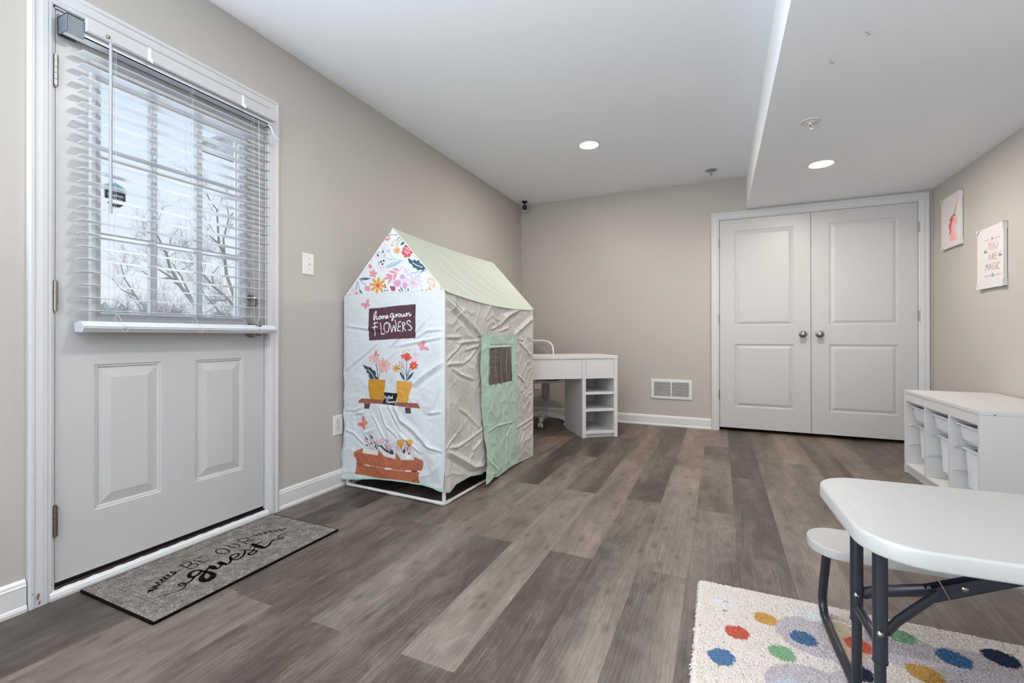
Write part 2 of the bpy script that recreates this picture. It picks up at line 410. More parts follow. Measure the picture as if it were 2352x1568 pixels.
# print data: p = polygon, l = line, r = ribbon; millimetres on each surface
FRONT = """p e0919f 384,1530 382,1527 379,1525 374,1525 369,1526 366,1529 364,1533 366,1536 369,1538 374,1538 379,1537 382,1534
l 3f5f6e 3.3 352,1519 363,1517 380,1515 396,1512 411,1511 426,1510 436,1510
p e0919f 380,1490 377,1488 370,1489 363,1491 359,1495 358,1498 361,1500 368,1500 375,1497 379,1493
p e57f78 363,1479 359,1480 355,1484 352,1489 352,1494 355,1497 360,1496 364,1491 366,1486 366,1481
p e57f78 340,1483 337,1486 338,1491 342,1495 347,1498 352,1497 354,1494 353,1489 349,1485 344,1482
p e0919f 375,1504 372,1502 367,1502 360,1503 354,1506 349,1509 349,1512 351,1514 357,1515 364,1513 370,1511 374,1507
l d9a85c 3.3 382,1454 384,1459 388,1466 392,1471 398,1476 405,1480 412,1482 418,1482 424,1480 428,1477 429,1473 428,1467 426,1462 422,1458 418,1455 412,1453 404,1451 395,1451 390,1452 391,1456 395,1462 400,1468 405,1471 412,1474 416,1475
p d9a85c 378,1453 382,1451 386,1449 389,1449 393,1449 397,1450 400,1452 400,1452 396,1455 392,1456 389,1456 385,1456 381,1455 378,1453
l 3f5f6e 4.4 427,1479 429,1481 432,1485 436,1489 440,1491 444,1493 447,1494
l 3f5f6e 3.3 427,1432 427,1438 428,1447 430,1456 433,1462 438,1468 444,1473 450,1476 456,1479 461,1481
p 3f5f6e 449,1448 459,1448 467,1449 474,1451 480,1455 485,1460 488,1467 488,1467 479,1467 471,1466 464,1463 458,1459 453,1454 449,1448
p d9a85c 454,1410 450,1408 444,1408 437,1411 432,1414 431,1418 434,1420 441,1420 448,1417 453,1413
p d9a85c 432,1398 428,1399 424,1404 423,1409 424,1414 428,1416 432,1415 435,1410 437,1404 435,1399
p d9a85c 405,1407 404,1411 407,1415 413,1418 419,1419 424,1418 424,1414 421,1410 416,1407 409,1406
p d9a85c 400,1429 404,1431 410,1431 417,1428 422,1424 423,1421 419,1419 413,1419 406,1422 401,1426
p d9a85c 422,1441 426,1440 430,1435 431,1430 430,1425 426,1423 422,1424 418,1429 417,1435 419,1440
p d9a85c 449,1432 449,1428 446,1424 441,1421 435,1420 430,1421 429,1425 433,1429 438,1432 444,1433
p e0919f 434,1419 433,1416 431,1414 427,1414 423,1415 421,1417 420,1420 421,1423 423,1425 427,1425 431,1424 433,1422
p d4566a 494,1447 513,1439 531,1425 544,1408 542,1396 529,1390 527,1378 513,1373 504,1378 492,1372 479,1376 477,1389 463,1395 461,1410 469,1419 467,1430 481,1434 483,1445
l df5a50 8.0 500,1443 505,1440 513,1436 521,1431 528,1423 535,1414 539,1408
p f0f2f6 496,1428 495,1427 494,1425 492,1425 490,1426 489,1427 489,1429 489,1431 490,1432 492,1432 494,1432 495,1430
p f0f2f6 506,1426 506,1425 504,1423 503,1423 501,1424 500,1425 499,1427 500,1429 501,1430 503,1430 504,1430 506,1428
p f0f2f6 491,1415 491,1414 489,1412 488,1412 486,1413 485,1414 484,1416 485,1418 486,1419 488,1419 489,1419 491,1417
p f0f2f6 505,1418 505,1416 504,1415 502,1415 500,1415 499,1417 498,1419 499,1420 500,1422 502,1422 504,1421 505,1420
p f0f2f6 518,1417 517,1416 516,1414 514,1414 513,1415 511,1416 511,1418 511,1420 513,1421 514,1421 516,1421 517,1419
p f0f2f6 501,1405 500,1404 499,1403 497,1402 495,1403 494,1404 494,1406 494,1408 495,1409 497,1409 499,1409 500,1407
p f0f2f6 512,1402 511,1400 510,1399 508,1398 507,1399 505,1400 505,1402 505,1404 507,1405 508,1405 510,1405 511,1403
p f0f2f6 521,1399 521,1397 520,1396 518,1396 516,1397 515,1398 514,1400 515,1402 516,1403 518,1403 520,1402 521,1401
p f0f2f6 506,1395 506,1393 504,1392 503,1392 501,1392 500,1394 499,1396 500,1397 501,1399 503,1399 504,1398 506,1397
p f0f2f6 490,1407 489,1406 488,1404 486,1404 485,1405 483,1406 483,1408 483,1410 485,1411 486,1411 488,1411 489,1409
p f0f2f6 521,1410 521,1409 520,1407 518,1407 516,1408 515,1409 514,1411 515,1413 516,1414 518,1414 520,1414 521,1412
p 3f5f6e 504,1371 525,1363 540,1351 555,1361 568,1348 589,1354 593,1334 611,1330 619,1317 641,1301 626,1299 615,1290 600,1298 578,1294 566,1309 548,1311 534,1333 517,1341 511,1355
l f0f2f6 3.6 542,1341 549,1337 559,1331 570,1325 584,1320 600,1314 611,1310
l 3f5f6e 2.9 530,1282 541,1283 555,1284 570,1285 584,1286 597,1287 611,1289 626,1290 641,1292 651,1293
l 3f5f6e 2.9 570,1256 575,1261 581,1267 589,1274 599,1279 610,1285 618,1288
l a9bec2 3.3 494,1357 485,1358 472,1359 459,1360 448,1362 438,1364 428,1366 419,1368 410,1370 400,1371 386,1374 370,1377 356,1380 344,1383 334,1387 323,1390 309,1392 293,1394 282,1395
l a9bec2 3.3 412,1372 406,1377 397,1385 388,1392 381,1400 374,1407 368,1414 361,1419 354,1422 348,1426 341,1433 335,1441 331,1446
l a9bec2 2.5 360,1419 357,1424 353,1431 350,1439 348,1447 348,1456 348,1462
l a9bec2 2.5 368,1414 361,1415 352,1416 344,1418 338,1419 333,1421 329,1422
p a9bec2 335,1328 361,1326 386,1327 408,1331 429,1338 449,1347 467,1359 467,1359 442,1360 418,1360 396,1356 374,1349 354,1340 335,1328
l f0f2f6 2.9 368,1336 377,1340 391,1346 404,1351 416,1354 428,1356 436,1357
l a9bec2 2.5 396,1372 385,1371 370,1370 356,1369 344,1368 334,1368 327,1368
l a9bec2 2.5 340,1365 336,1362 332,1358 327,1354 323,1352 318,1350 315,1349
l a9bec2 2.2 335,1390 328,1394 316,1400 307,1404 300,1405 294,1404 290,1404
p 2b3a4a 326,1418 323,1416 319,1415 316,1416 313,1418 313,1421 314,1424 317,1427 321,1427 324,1426 327,1424 327,1421
p 2b3a4a 287,1401 284,1399 280,1398 276,1399 274,1401 273,1404 275,1407 278,1410 281,1410 285,1410 287,1407 288,1404
p 2b3a4a 312,1361 309,1359 305,1358 301,1359 299,1361 298,1364 299,1367 302,1370 306,1371 310,1370 312,1367 313,1364
p 2b3a4a 331,1367 328,1364 325,1364 321,1364 318,1367 318,1370 319,1373 322,1375 326,1376 330,1375 332,1373 333,1370
p 2b3a4a 322,1347 319,1344 315,1344 311,1344 309,1347 308,1350 310,1353 313,1355 316,1356 320,1355 323,1353 323,1350
p a9bec2 325,1432 323,1428 320,1426 316,1425 313,1427 311,1431 311,1435 313,1439 317,1442 320,1442 323,1440 325,1437
p a9bec2 373,1425 371,1421 368,1418 364,1418 361,1420 359,1424 359,1428 361,1432 364,1434 368,1435 371,1433 373,1429
p a9bec2 293,1418 291,1414 288,1411 284,1411 281,1413 279,1417 279,1421 281,1425 284,1427 288,1428 291,1426 293,1422
p a9bec2 276,1412 274,1408 271,1406 267,1405 264,1407 262,1411 262,1415 264,1419 268,1422 271,1422 275,1420 276,1417
p a9bec2 339,1400 337,1396 334,1394 330,1393 327,1395 325,1399 325,1403 327,1407 330,1410 334,1410 337,1408 339,1404
p a9bec2 295,1363 293,1359 290,1357 286,1356 283,1358 281,1362 281,1366 283,1370 286,1373 290,1373 293,1371 295,1368
p a9bec2 296,1351 294,1347 291,1344 287,1344 284,1346 282,1349 282,1354 284,1358 288,1360 291,1361 295,1359 296,1355
p e8cbdc 338,1451 334,1453 331,1458 328,1464 327,1471 329,1476 332,1478 335,1477 339,1472 341,1465 342,1458 341,1453
p e8cbdc 340,1446 337,1444 330,1445 321,1447 313,1451 307,1455 306,1458 310,1459 317,1459 325,1456 334,1453 339,1449
p e8cbdc 314,1402 310,1403 304,1407 299,1413 295,1419 294,1425 296,1427 300,1427 305,1423 310,1417 314,1410 315,1405
p e8cbdc 276,1392 273,1391 266,1391 257,1394 248,1397 243,1401 242,1404 245,1406 252,1405 261,1403 270,1399 275,1395
p e8cbdc 285,1396 286,1393 284,1388 279,1383 272,1378 266,1376 262,1377 261,1380 263,1385 268,1390 275,1394 281,1396
p e8cbdc 233,1360 229,1362 225,1367 223,1374 222,1381 223,1386 226,1388 230,1386 234,1381 236,1374 237,1367 236,1362
p e8cbdc 208,1344 208,1340 204,1336 198,1331 190,1328 183,1327 179,1328 179,1331 182,1335 189,1340 197,1343 204,1345
p e8cbdc 304,1338 303,1335 299,1331 291,1328 283,1325 276,1325 272,1326 273,1329 277,1333 285,1337 293,1339 300,1339
p e8cbdc 299,1312 297,1314 295,1319 296,1326 299,1333 302,1337 306,1338 309,1336 310,1330 309,1324 307,1317 303,1313
p e8cbdc 319,1318 316,1320 315,1326 316,1333 318,1339 322,1343 325,1344 328,1342 329,1337 329,1330 326,1323 323,1319
p e0919f 232,1347 235,1339 233,1332 228,1328 220,1329 212,1333 206,1340 203,1348 205,1354 210,1358 218,1358 226,1354
l d4566a 1.5 206,1351 223,1340
p e0919f 248,1325 254,1322 257,1315 255,1309 250,1304 243,1303 237,1307 235,1313 236,1320 242,1324
p e0919f 277,1301 275,1296 269,1293 259,1292 251,1295 247,1299 249,1304 256,1308 266,1308 274,1305
p e0919f 258,1274 251,1275 244,1279 240,1285 240,1292 245,1296 252,1295 258,1291 263,1284 262,1278
p e0919f 216,1282 214,1287 217,1293 223,1298 232,1299 238,1297 241,1292 238,1286 231,1281 223,1280
p e0919f 210,1314 216,1317 225,1316 233,1312 238,1307 237,1301 232,1299 223,1299 215,1303 210,1309
p d9a85c 249,1299 248,1296 246,1295 242,1294 239,1295 236,1297 235,1300 236,1302 239,1304 242,1304 246,1303 248,1301
p d9a85c 177,1309 176,1308 175,1308 174,1308 173,1308 172,1309 171,1310 172,1311 173,1311 174,1311 175,1311 176,1310
p d9a85c 189,1317 189,1316 188,1315 187,1315 186,1316 185,1316 184,1317 185,1318 186,1319 187,1319 188,1319 189,1318
p d9a85c 172,1291 172,1290 171,1290 170,1289 168,1290 167,1290 167,1291 167,1292 168,1293 170,1293 171,1293 172,1292
p d9a85c 161,1300 161,1299 160,1298 159,1298 158,1298 157,1299 156,1300 157,1301 158,1302 159,1302 160,1301 161,1301
p d9a85c 183,1303 183,1302 182,1302 180,1301 179,1302 178,1302 178,1303 178,1304 179,1305 180,1305 182,1305 183,1304
p d9a85c 194,1308 193,1307 192,1306 191,1306 190,1306 189,1307 189,1308 189,1309 190,1310 191,1310 192,1310 193,1309
p d9a85c 157,1293 157,1292 156,1291 155,1291 153,1292 152,1292 152,1293 152,1294 153,1295 155,1295 156,1295 157,1294
p d9a85c 203,1284 203,1284 202,1283 201,1283 199,1283 198,1284 198,1285 198,1286 199,1286 201,1286 202,1286 203,1285
p d9a85c 169,1304 168,1303 168,1302 166,1302 165,1303 164,1303 164,1304 164,1305 165,1306 166,1306 168,1306 168,1305
p 3f5f6e 128,1275 145,1270 161,1268 177,1266 193,1266 209,1268 225,1270 225,1270 209,1275 193,1277 177,1279 161,1279 145,1278 128,1275
l 3f5f6e 2.9 131,1273 135,1270 142,1266 150,1264 159,1263 170,1264 180,1265 193,1267 206,1268 215,1270
l 3f5f6e 3.3 131,1273 137,1268 145,1260 155,1252 165,1245 177,1238 185,1233
p e0919f 179,1227 199,1228 222,1224 214,1221 225,1215 214,1213 225,1207 213,1206 221,1200 209,1199 214,1193 191,1197 174,1205 172,1217
l 3f5f6e 3.3 114,1259 113,1254 111,1245 109,1236 104,1225 98,1213 93,1204
l 3f5f6e 2.9 112,1252 111,1245 111,1236 111,1226 110,1216 110,1205 110,1197
l 3f5f6e 3.6 115,1258 119,1250 124,1238 128,1225 131,1210 133,1193 135,1182
p 3f5f6e 131,1212 132,1206 135,1200 138,1194 143,1189 149,1185 157,1181 157,1181 155,1187 153,1193 149,1199 144,1204 138,1208 131,1212
p e0919f 119,1187 117,1182 112,1179 104,1178 97,1180 91,1184 89,1188 91,1193 97,1196 104,1197 112,1196 117,1192
p e57f78 46,1179 46,1188 64,1181
p e8cbdc 85,1209 85,1200 83,1192 78,1189 71,1191 66,1198 62,1208 61,1217 63,1225 68,1228 75,1226 81,1219
p dc9c3a 289,1277 295,1272 297,1261 295,1249 289,1240 282,1237 276,1242 274,1252 276,1265 282,1274
p dc9c3a 334,1255 334,1248 326,1240 312,1233 299,1230 291,1232 291,1239 299,1247 313,1254 326,1257
p dc9c3a 347,1216 341,1212 327,1211 311,1214 298,1219 293,1225 299,1229 313,1229 330,1227 343,1222
p dc9c3a 321,1184 312,1184 301,1191 291,1202 286,1212 288,1218 296,1217 308,1211 318,1200 323,1190
p dc9c3a 270,1176 264,1181 262,1192 265,1204 271,1214 278,1217 284,1212 286,1201 283,1189 278,1179
p dc9c3a 224,1198 225,1205 233,1213 247,1220 261,1223 269,1221 269,1215 260,1207 246,1200 233,1196
p dc9c3a 211,1238 217,1242 232,1242 249,1240 262,1235 266,1229 260,1225 246,1224 229,1227 215,1232
p dc9c3a 238,1270 247,1270 258,1262 269,1252 274,1241 272,1235 263,1236 251,1243 241,1254 236,1264
p df5a50 296,1226 294,1220 288,1215 280,1214 271,1216 265,1221 263,1228 265,1234 271,1238 280,1239 288,1237 294,1232
p 2b3a4a 341,1225 339,1224 336,1224 333,1225 331,1226 330,1228 330,1230 332,1232 335,1232 338,1231 340,1229 341,1227
p 2b3a4a 346,1209 344,1208 341,1208 338,1209 336,1210 334,1212 335,1214 337,1216 340,1216 343,1215 345,1213 346,1211
p 2b3a4a 342,1190 340,1189 337,1189 334,1190 331,1191 330,1194 331,1195 333,1197 336,1197 339,1196 341,1194 342,1192
p 2b3a4a 358,1192 356,1191 353,1191 350,1191 348,1193 347,1195 348,1197 350,1198 352,1198 355,1198 358,1196 359,1194
p 2b3a4a 372,1217 386,1217 390,1206 378,1205
p d4566a 415,1196 409,1190 401,1187 391,1188 383,1192 380,1199 381,1207 386,1213 395,1217 405,1216 412,1211 416,1204
p 2b3a4a 405,1209 404,1207 403,1205 400,1205 397,1206 395,1207 395,1210 395,1212 397,1214 400,1215 403,1214 404,1212
p 2b3a4a 393,1199 392,1197 391,1195 388,1195 385,1195 383,1197 383,1200 383,1202 385,1204 388,1204 391,1204 392,1202
p 2b3a4a 411,1195 410,1193 408,1191 406,1191 403,1192 401,1193 401,1196 401,1198 403,1200 406,1201 408,1200 410,1198
l e0919f 3.6 469,1324 463,1319 456,1313 447,1307 440,1302 432,1296 424,1291 414,1286 405,1282 396,1277 390,1272 385,1265 380,1258 372,1249 364,1238 358,1230
p e0919f 442,1306 435,1312 428,1316 421,1318 413,1319 405,1319 396,1317 396,1317 402,1311 409,1307 417,1304 425,1303 433,1304 442,1306
p e0919f 424,1291 415,1297 407,1302 397,1305 387,1306 377,1307 366,1305 366,1305 374,1299 383,1294 393,1291 403,1289 413,1289 424,1291
p e0919f 396,1277 386,1283 377,1286 367,1289 357,1289 346,1288 335,1286 335,1286 345,1280 355,1276 365,1274 375,1273 385,1274 396,1277
p e0919f 392,1273 378,1275 364,1275 351,1274 338,1271 326,1267 315,1260 315,1260 329,1259 343,1258 356,1259 369,1262 381,1267 392,1273
p e0919f 424,1291 414,1286 407,1280 401,1273 398,1266 396,1257 396,1248 396,1248 405,1253 413,1259 418,1266 422,1273 424,1281 424,1291
p e0919f 390,1270 380,1266 372,1261 366,1255 361,1248 359,1241 358,1232 358,1232 368,1236 376,1241 382,1247 387,1253 389,1261 390,1270
p cfa3c6 487,1264 485,1257 477,1252 468,1251 458,1253 451,1259 448,1266 451,1273 458,1278 468,1280 477,1277 485,1271
p d9cde6 491,1319 495,1314 496,1306 493,1296 486,1289 480,1287 475,1292 474,1301 478,1311 484,1318
p d9cde6 514,1308 516,1302 512,1294 504,1287 494,1283 487,1284 485,1290 489,1298 498,1305 507,1309
p d9cde6 535,1278 532,1273 522,1270 509,1269 498,1271 493,1275 496,1280 506,1284 519,1284 530,1282
p d9cde6 514,1235 507,1234 498,1240 489,1248 485,1257 487,1262 494,1262 504,1257 512,1248 516,1240
p d9cde6 480,1225 474,1229 469,1237 468,1247 471,1256 476,1259 483,1256 487,1248 488,1237 486,1229
p d9cde6 564,1281 570,1276 572,1266 571,1253 566,1243 560,1240 554,1245 552,1255 553,1268 558,1278
p d9cde6 602,1265 603,1259 596,1250 585,1241 573,1237 565,1238 565,1244 572,1253 583,1261 595,1266
p d9cde6 620,1234 616,1229 603,1226 587,1226 574,1228 568,1233 573,1237 585,1240 601,1241 615,1238
p d9cde6 609,1202 602,1201 589,1205 576,1213 567,1222 566,1228 574,1229 587,1225 600,1217 608,1208
p d9cde6 575,1185 568,1188 561,1197 557,1210 557,1221 561,1226 568,1223 575,1213 579,1200 579,1190
p d9cde6 532,1190 529,1195 532,1206 539,1217 548,1225 555,1226 558,1221 556,1210 549,1199 540,1191
p d9cde6 502,1215 504,1221 515,1227 530,1232 543,1233 550,1230 548,1224 538,1218 523,1213 509,1212
p d9cde6 498,1249 505,1252 519,1251 535,1247 546,1241 550,1235 543,1232 530,1233 514,1237 502,1243
p d9cde6 523,1275 531,1274 541,1266 551,1255 555,1245 553,1239 546,1240 535,1248 526,1259 521,1269
p dc9c3a 554,1229 554,1227 553,1226 551,1225 550,1226 549,1227 548,1229 549,1231 550,1232 551,1232 553,1232 554,1230
p dc9c3a 546,1225 544,1224 542,1223 541,1224 540,1225 540,1227 541,1228 543,1229 545,1230 547,1229 547,1228 547,1226
p dc9c3a 549,1232 546,1232 544,1233 544,1234 544,1235 545,1236 548,1236 550,1236 552,1236 553,1234 552,1233 551,1232
p dc9c3a 551,1222 549,1223 548,1224 548,1226 550,1226 552,1226 554,1226 556,1224 557,1223 556,1222 555,1221 553,1221
p dc9c3a 535,1230 535,1232 535,1233 537,1234 538,1234 540,1233 541,1231 541,1230 541,1228 540,1227 538,1227 537,1228
p dc9c3a 554,1234 555,1235 557,1236 558,1236 559,1235 560,1234 560,1232 558,1231 557,1230 555,1230 554,1231 553,1232
p dc9c3a 543,1222 545,1222 547,1222 548,1221 548,1220 548,1219 546,1218 544,1217 542,1217 540,1218 540,1219 541,1221
p dc9c3a 542,1241 544,1241 545,1239 546,1238 545,1237 543,1236 541,1237 538,1237 537,1239 537,1240 538,1241 539,1241
p dc9c3a 564,1225 565,1224 565,1222 565,1221 563,1221 561,1221 560,1223 558,1224 558,1226 559,1227 560,1227 562,1227
p dba0ba 416,1212 402,1226 396,1246 406,1241 408,1252 418,1245 420,1256 429,1247 434,1256 443,1247 449,1254 456,1234 453,1218 436,1211
p dba0ba 471,1203 467,1218 469,1235 474,1229 478,1238 483,1230 488,1239 490,1229 497,1236 499,1226 505,1231 503,1213 496,1199 483,1197
p 3f5f6e 447,1213 450,1207 453,1201 457,1195 462,1190 468,1185 475,1181 475,1181 472,1187 469,1193 465,1199 460,1204 454,1209 447,1213
p 3f5f6e 434,1196 436,1192 440,1188 444,1186 448,1184 453,1182 459,1182 459,1182 456,1186 453,1189 449,1192 445,1194 439,1195 434,1196
l 3f5f6e 3.3 488,1199 494,1182
p 3f5f6e 509,1201 506,1198 504,1195 504,1191 504,1188 506,1184 509,1181 509,1181 512,1184 514,1188 514,1191 514,1194 512,1198 509,1201
p 3f5f6e 613,1182 612,1180 610,1179 607,1179 605,1179 603,1181 602,1183 603,1184 605,1186 607,1186 610,1185 612,1184
l d9a85c 4.7 695,1198 690,1197 684,1197 677,1199 669,1203 662,1209 655,1216 650,1221 646,1226 644,1231 646,1236 650,1240 655,1243 662,1244 671,1243 679,1241 685,1236 691,1231 695,1225 697,1219 697,1213 697,1208 696,1203 695,1200 695,1198
l d9a85c 3.6 659,1236 661,1231 665,1224 670,1218 676,1212 683,1206 688,1202
l d9a85c 3.6 673,1238 676,1233 680,1226 684,1220 688,1214 691,1209 693,1205
l a9bec2 2.5 698,1197 702,1195 708,1192 713,1188 715,1183 716,1178 716,1175
p d9a85c 669,1190 672,1184 673,1178 671,1175 667,1175 661,1179 656,1185 653,1192 652,1197 654,1200 658,1200 663,1196
p d9a85c 647,1187 651,1184 654,1180 654,1178 651,1177 646,1177 641,1179 637,1182 634,1185 635,1188 637,1189 642,1188
p f3b08a 732,1199 755,1173 734,1174
S
p e0919f 186,1112 182,1108 173,1107 163,1108 154,1111 148,1116 147,1122 151,1126 160,1127 170,1126 179,1123 185,1118
p e0919f 211,1132 206,1124 200,1119 194,1118 189,1121 187,1128 189,1137 193,1145 199,1150 206,1151 210,1147 212,1140
p e0919f 193,1101 191,1094 186,1090 181,1089 176,1091 172,1096 171,1103 174,1110 178,1114 184,1116 189,1113 193,1108
p e0919f 217,1113 215,1108 210,1104 202,1103 195,1105 190,1109 188,1114 190,1119 195,1122 202,1124 210,1122 215,1118
l 2b3a4a 3.6 184,1125 187,1116
p 573945 211,1092 304,1095 438,1103 565,1107 562,1035 565,916 394,910 212,901 206,969
p 1a1820 226,1079 225,1077 224,1075 221,1075 218,1075 217,1077 216,1079 217,1081 218,1082 221,1083 224,1082 225,1081
p 1a1820 559,1089 558,1088 556,1086 554,1086 552,1086 550,1088 549,1090 550,1091 552,1093 554,1093 556,1093 558,1091
p 1a1820 557,930 557,928 555,926 553,926 550,926 549,928 548,930 549,931 550,933 553,933 555,933 557,931
p 1a1820 227,913 226,911 224,909 221,909 219,909 217,911 216,913 217,915 219,916 221,917 224,916 226,915
l f4f4f8 5.0 255,1021 257,1031 261,1045 266,1058 270,1069 268,1073 264,1073 259,1068 254,1059 250,1047 248,1035 249,1026 251,1023 254,1030 258,1040 264,1044 270,1045 271,1036 272,1027 276,1026 281,1029 285,1035 290,1041 295,1045 300,1046 303,1041 304,1035 300,1030 295,1027 290,1029 287,1034 290,1040 295,1045
l f4f4f8 5.0 304,1034 307,1041 311,1045 313,1037 314,1028 315,1034 317,1042 321,1045 325,1045 326,1037 327,1030 329,1035 331,1043 336,1046 340,1046 341,1039 343,1031 346,1030 349,1033 354,1037 358,1043 358,1047 356,1050 352,1048 349,1045 347,1038 349,1033 358,1034 366,1036
l f4f4f8 5.0 401,1057 395,1058 387,1058 381,1054 377,1049 377,1043 380,1039 385,1038 392,1039 398,1047 402,1052 403,1045 402,1035 399,1026 396,1018 392,1017 390,1019 390,1023 394,1028 402,1033 412,1038 417,1045 420,1051 424,1054 427,1053 425,1045 424,1038 427,1043 431,1050 435,1052 438,1053
l f4f4f8 5.0 442,1039 441,1042 438,1045 438,1048 440,1050 443,1053 446,1054 450,1054 453,1052 455,1049 455,1046 453,1042 451,1039 448,1038 445,1039 442,1039
l f4f4f8 5.0 455,1049 457,1050 460,1052 462,1052 462,1049 463,1044 464,1040 467,1039 471,1039 474,1040 476,1045 478,1050 479,1053 480,1051 481,1046 483,1042 486,1041 491,1041 494,1043 495,1048 496,1054 496,1058
l f4f4f8 5.0 502,1041 502,1046 502,1052 502,1056 503,1057 504,1055 507,1054 510,1056 514,1058 517,1059 518,1055 519,1049 519,1044 521,1042 523,1041 526,1042 528,1044 530,1048 532,1051
l f4f4f8 5.0 257,1005 258,996 258,982 258,969 259,955 259,940 259,930
l f4f4f8 5.0 247,1002 249,1003 253,1005 258,1007 266,1007 275,1007 281,1007
l f4f4f8 5.0 240,980 277,983
l f4f4f8 5.0 300,1004 302,995 306,981 309,968 309,957 308,947 310,940 316,939 326,941 332,943
l f4f4f8 5.0 349,1009 344,1006 338,1001 332,995 330,988 330,980 330,972 333,964 336,958 340,953 345,950 351,950 356,951 361,955 364,961 367,968 369,976 370,984 370,992 367,998 363,1004 358,1007 354,1006 350,1003 347,1000
l f4f4f8 5.0 375,1002 377,995 380,984 383,975 385,964 387,954 390,951 395,962 400,980 405,989 409,980 413,963 416,954 419,962 421,979 421,994 419,1005 416,1014 414,1020
l f4f4f8 5.0 459,1010 454,1010 447,1010 441,1007 439,1000 438,990 438,981 435,972 433,964 433,959 439,957 447,958 453,959
l f4f4f8 5.0 438,981 455,983
l f4f4f8 5.0 470,999 471,992 472,983 472,974 471,966 470,959 469,954
l f4f4f8 5.0 467,1000 471,1002 476,1005 481,1005 485,1003 488,998 489,993 484,990 478,985 474,980 479,973 488,964 494,958
l f4f4f8 5.0 528,1005 526,1008 523,1013 519,1016 514,1016 508,1013 504,1010 503,1006 504,1001 507,997 512,993 519,990 526,986 531,982 535,977 537,973 536,969 532,964 528,962 523,961 517,962 513,963
p e0919f 609,873 604,877 602,884 605,892 611,899 619,902 626,902 631,898 632,891 629,883 623,876 616,872
p e0919f 631,850 621,855 615,861 615,866 620,869 630,869 641,866 651,861 657,855 657,850 652,847 643,847
p e0919f 592,869 583,872 578,876 577,881 581,885 588,887 598,886 607,883 612,879 613,874 609,870 602,868
p e0919f 605,848 599,850 595,855 594,861 597,867 603,870 610,871 617,868 621,864 621,858 618,852 612,848
l 2b3a4a 3.6 619,876 620,868
p e9b4b8 251,808 256,830 267,847 277,838 276,810
p e57f78 251,811 258,834 268,847 277,834 275,812
p e9b4b8 242,764 239,769 241,781 248,794 256,805 263,808 265,802 263,791 256,777 248,767
p e9b4b8 214,778 215,783 225,793 240,802 254,808 261,808 260,803 250,793 235,784 222,778
p e9b4b8 275,763 269,766 264,777 260,791 261,802 264,807 270,804 276,793 279,779 279,768
p e9b4b8 305,774 298,775 286,782 273,792 266,802 266,808 273,807 285,800 298,790 305,780
p e9b4b8 201,796 205,801 219,806 238,810 254,811 261,809 256,804 242,799 224,795 208,794
p a03048 292,816 291,813 289,811 286,810 283,811 280,813 279,815 280,818 283,820 286,821 289,820 291,818
p e9b4b8 324,802 331,799 336,790 338,778 335,768 328,763 321,766 316,776 314,788 317,798
p e9b4b8 364,795 367,789 363,779 354,769 343,763 334,762 332,768 335,778 345,788 355,795
p e9b4b8 387,770 384,764 373,758 358,754 344,755 338,759 341,765 352,771 368,774 381,774
p e9b4b8 384,739 377,735 363,736 349,741 339,748 337,754 345,757 358,756 373,752 382,745
p e9b4b8 355,716 346,717 337,724 330,734 329,745 333,750 341,749 351,742 357,731 359,721
p e9b4b8 313,711 308,716 307,726 311,738 319,747 327,750 332,745 333,735 329,723 321,714
p e9b4b8 279,728 279,735 287,743 300,751 314,754 322,752 322,746 313,737 300,730 287,726
p e9b4b8 268,759 273,764 287,767 303,766 316,762 320,757 314,752 301,749 285,750 272,753
p e9b4b8 286,788 294,789 306,785 318,777 324,768 323,761 314,760 302,764 290,773 284,782
p dc9c3a 338,764 337,761 336,759 334,759 332,759 330,761 330,763 330,766 332,768 334,768 336,768 337,766
p dc9c3a 327,757 325,755 322,755 320,755 319,757 320,759 321,761 324,762 326,763 328,763 329,761 329,759
p dc9c3a 331,768 327,768 325,769 324,770 324,772 326,774 329,774 332,775 335,774 336,772 336,771 334,769
p dc9c3a 333,753 331,754 330,756 330,758 332,759 334,759 337,758 340,757 341,755 341,753 339,752 336,752
p dc9c3a 313,764 313,766 313,768 315,769 317,769 320,768 321,766 322,764 321,762 319,761 317,761 315,762
p dc9c3a 337,772 339,774 341,775 343,775 345,774 345,772 345,770 343,768 341,766 339,766 337,767 336,769
p dc9c3a 323,751 326,752 329,752 331,751 331,749 330,747 327,746 324,745 321,745 320,746 319,747 321,749
p dc9c3a 322,781 325,781 327,779 327,778 326,776 324,775 320,775 317,776 315,777 315,779 316,780 319,781
p dc9c3a 350,759 352,757 352,755 351,754 349,753 347,754 344,755 343,757 342,759 343,761 345,761 348,761
p 2f464e 162,756 183,751 207,743 226,743 240,726 258,725 270,706 265,693 284,683 281,674 226,672 212,680 209,704 190,709 193,725 176,735
l f0f2f6 3.6 202,728 211,723 224,714 235,705 244,695 253,683 258,675
l 2f464e 5.2 265,762 268,753 273,742 277,731 278,723 278,715 279,707 281,695 282,683 284,674
l 2f464e 3.6 309,732 305,726 300,717 295,707 292,696 290,683 288,674
p d9a85c 495,860 495,858 493,856 492,855 490,856 489,857 488,860 489,862 490,864 492,865 493,864 495,863
p d9a85c 488,846 487,843 486,841 484,841 483,841 481,843 481,846 481,848 483,850 484,851 486,850 487,848
p d9a85c 504,851 504,848 503,847 501,846 499,847 498,848 498,851 498,853 499,855 501,856 503,855 504,853
p d9a85c 521,849 521,847 520,845 518,844 516,845 515,847 515,849 515,852 516,854 518,854 520,854 521,852
p d9a85c 479,835 479,832 477,830 476,830 474,830 473,832 472,834 473,837 474,839 476,840 477,839 479,837
p d9a85c 492,824 496,834 519,833 521,823
p df5a50 539,800 532,799 522,801 511,807 504,813 504,818 510,820 521,817 531,812 538,805
p df5a50 524,790 518,790 510,796 504,805 501,813 503,818 510,817 518,811 524,803 527,795
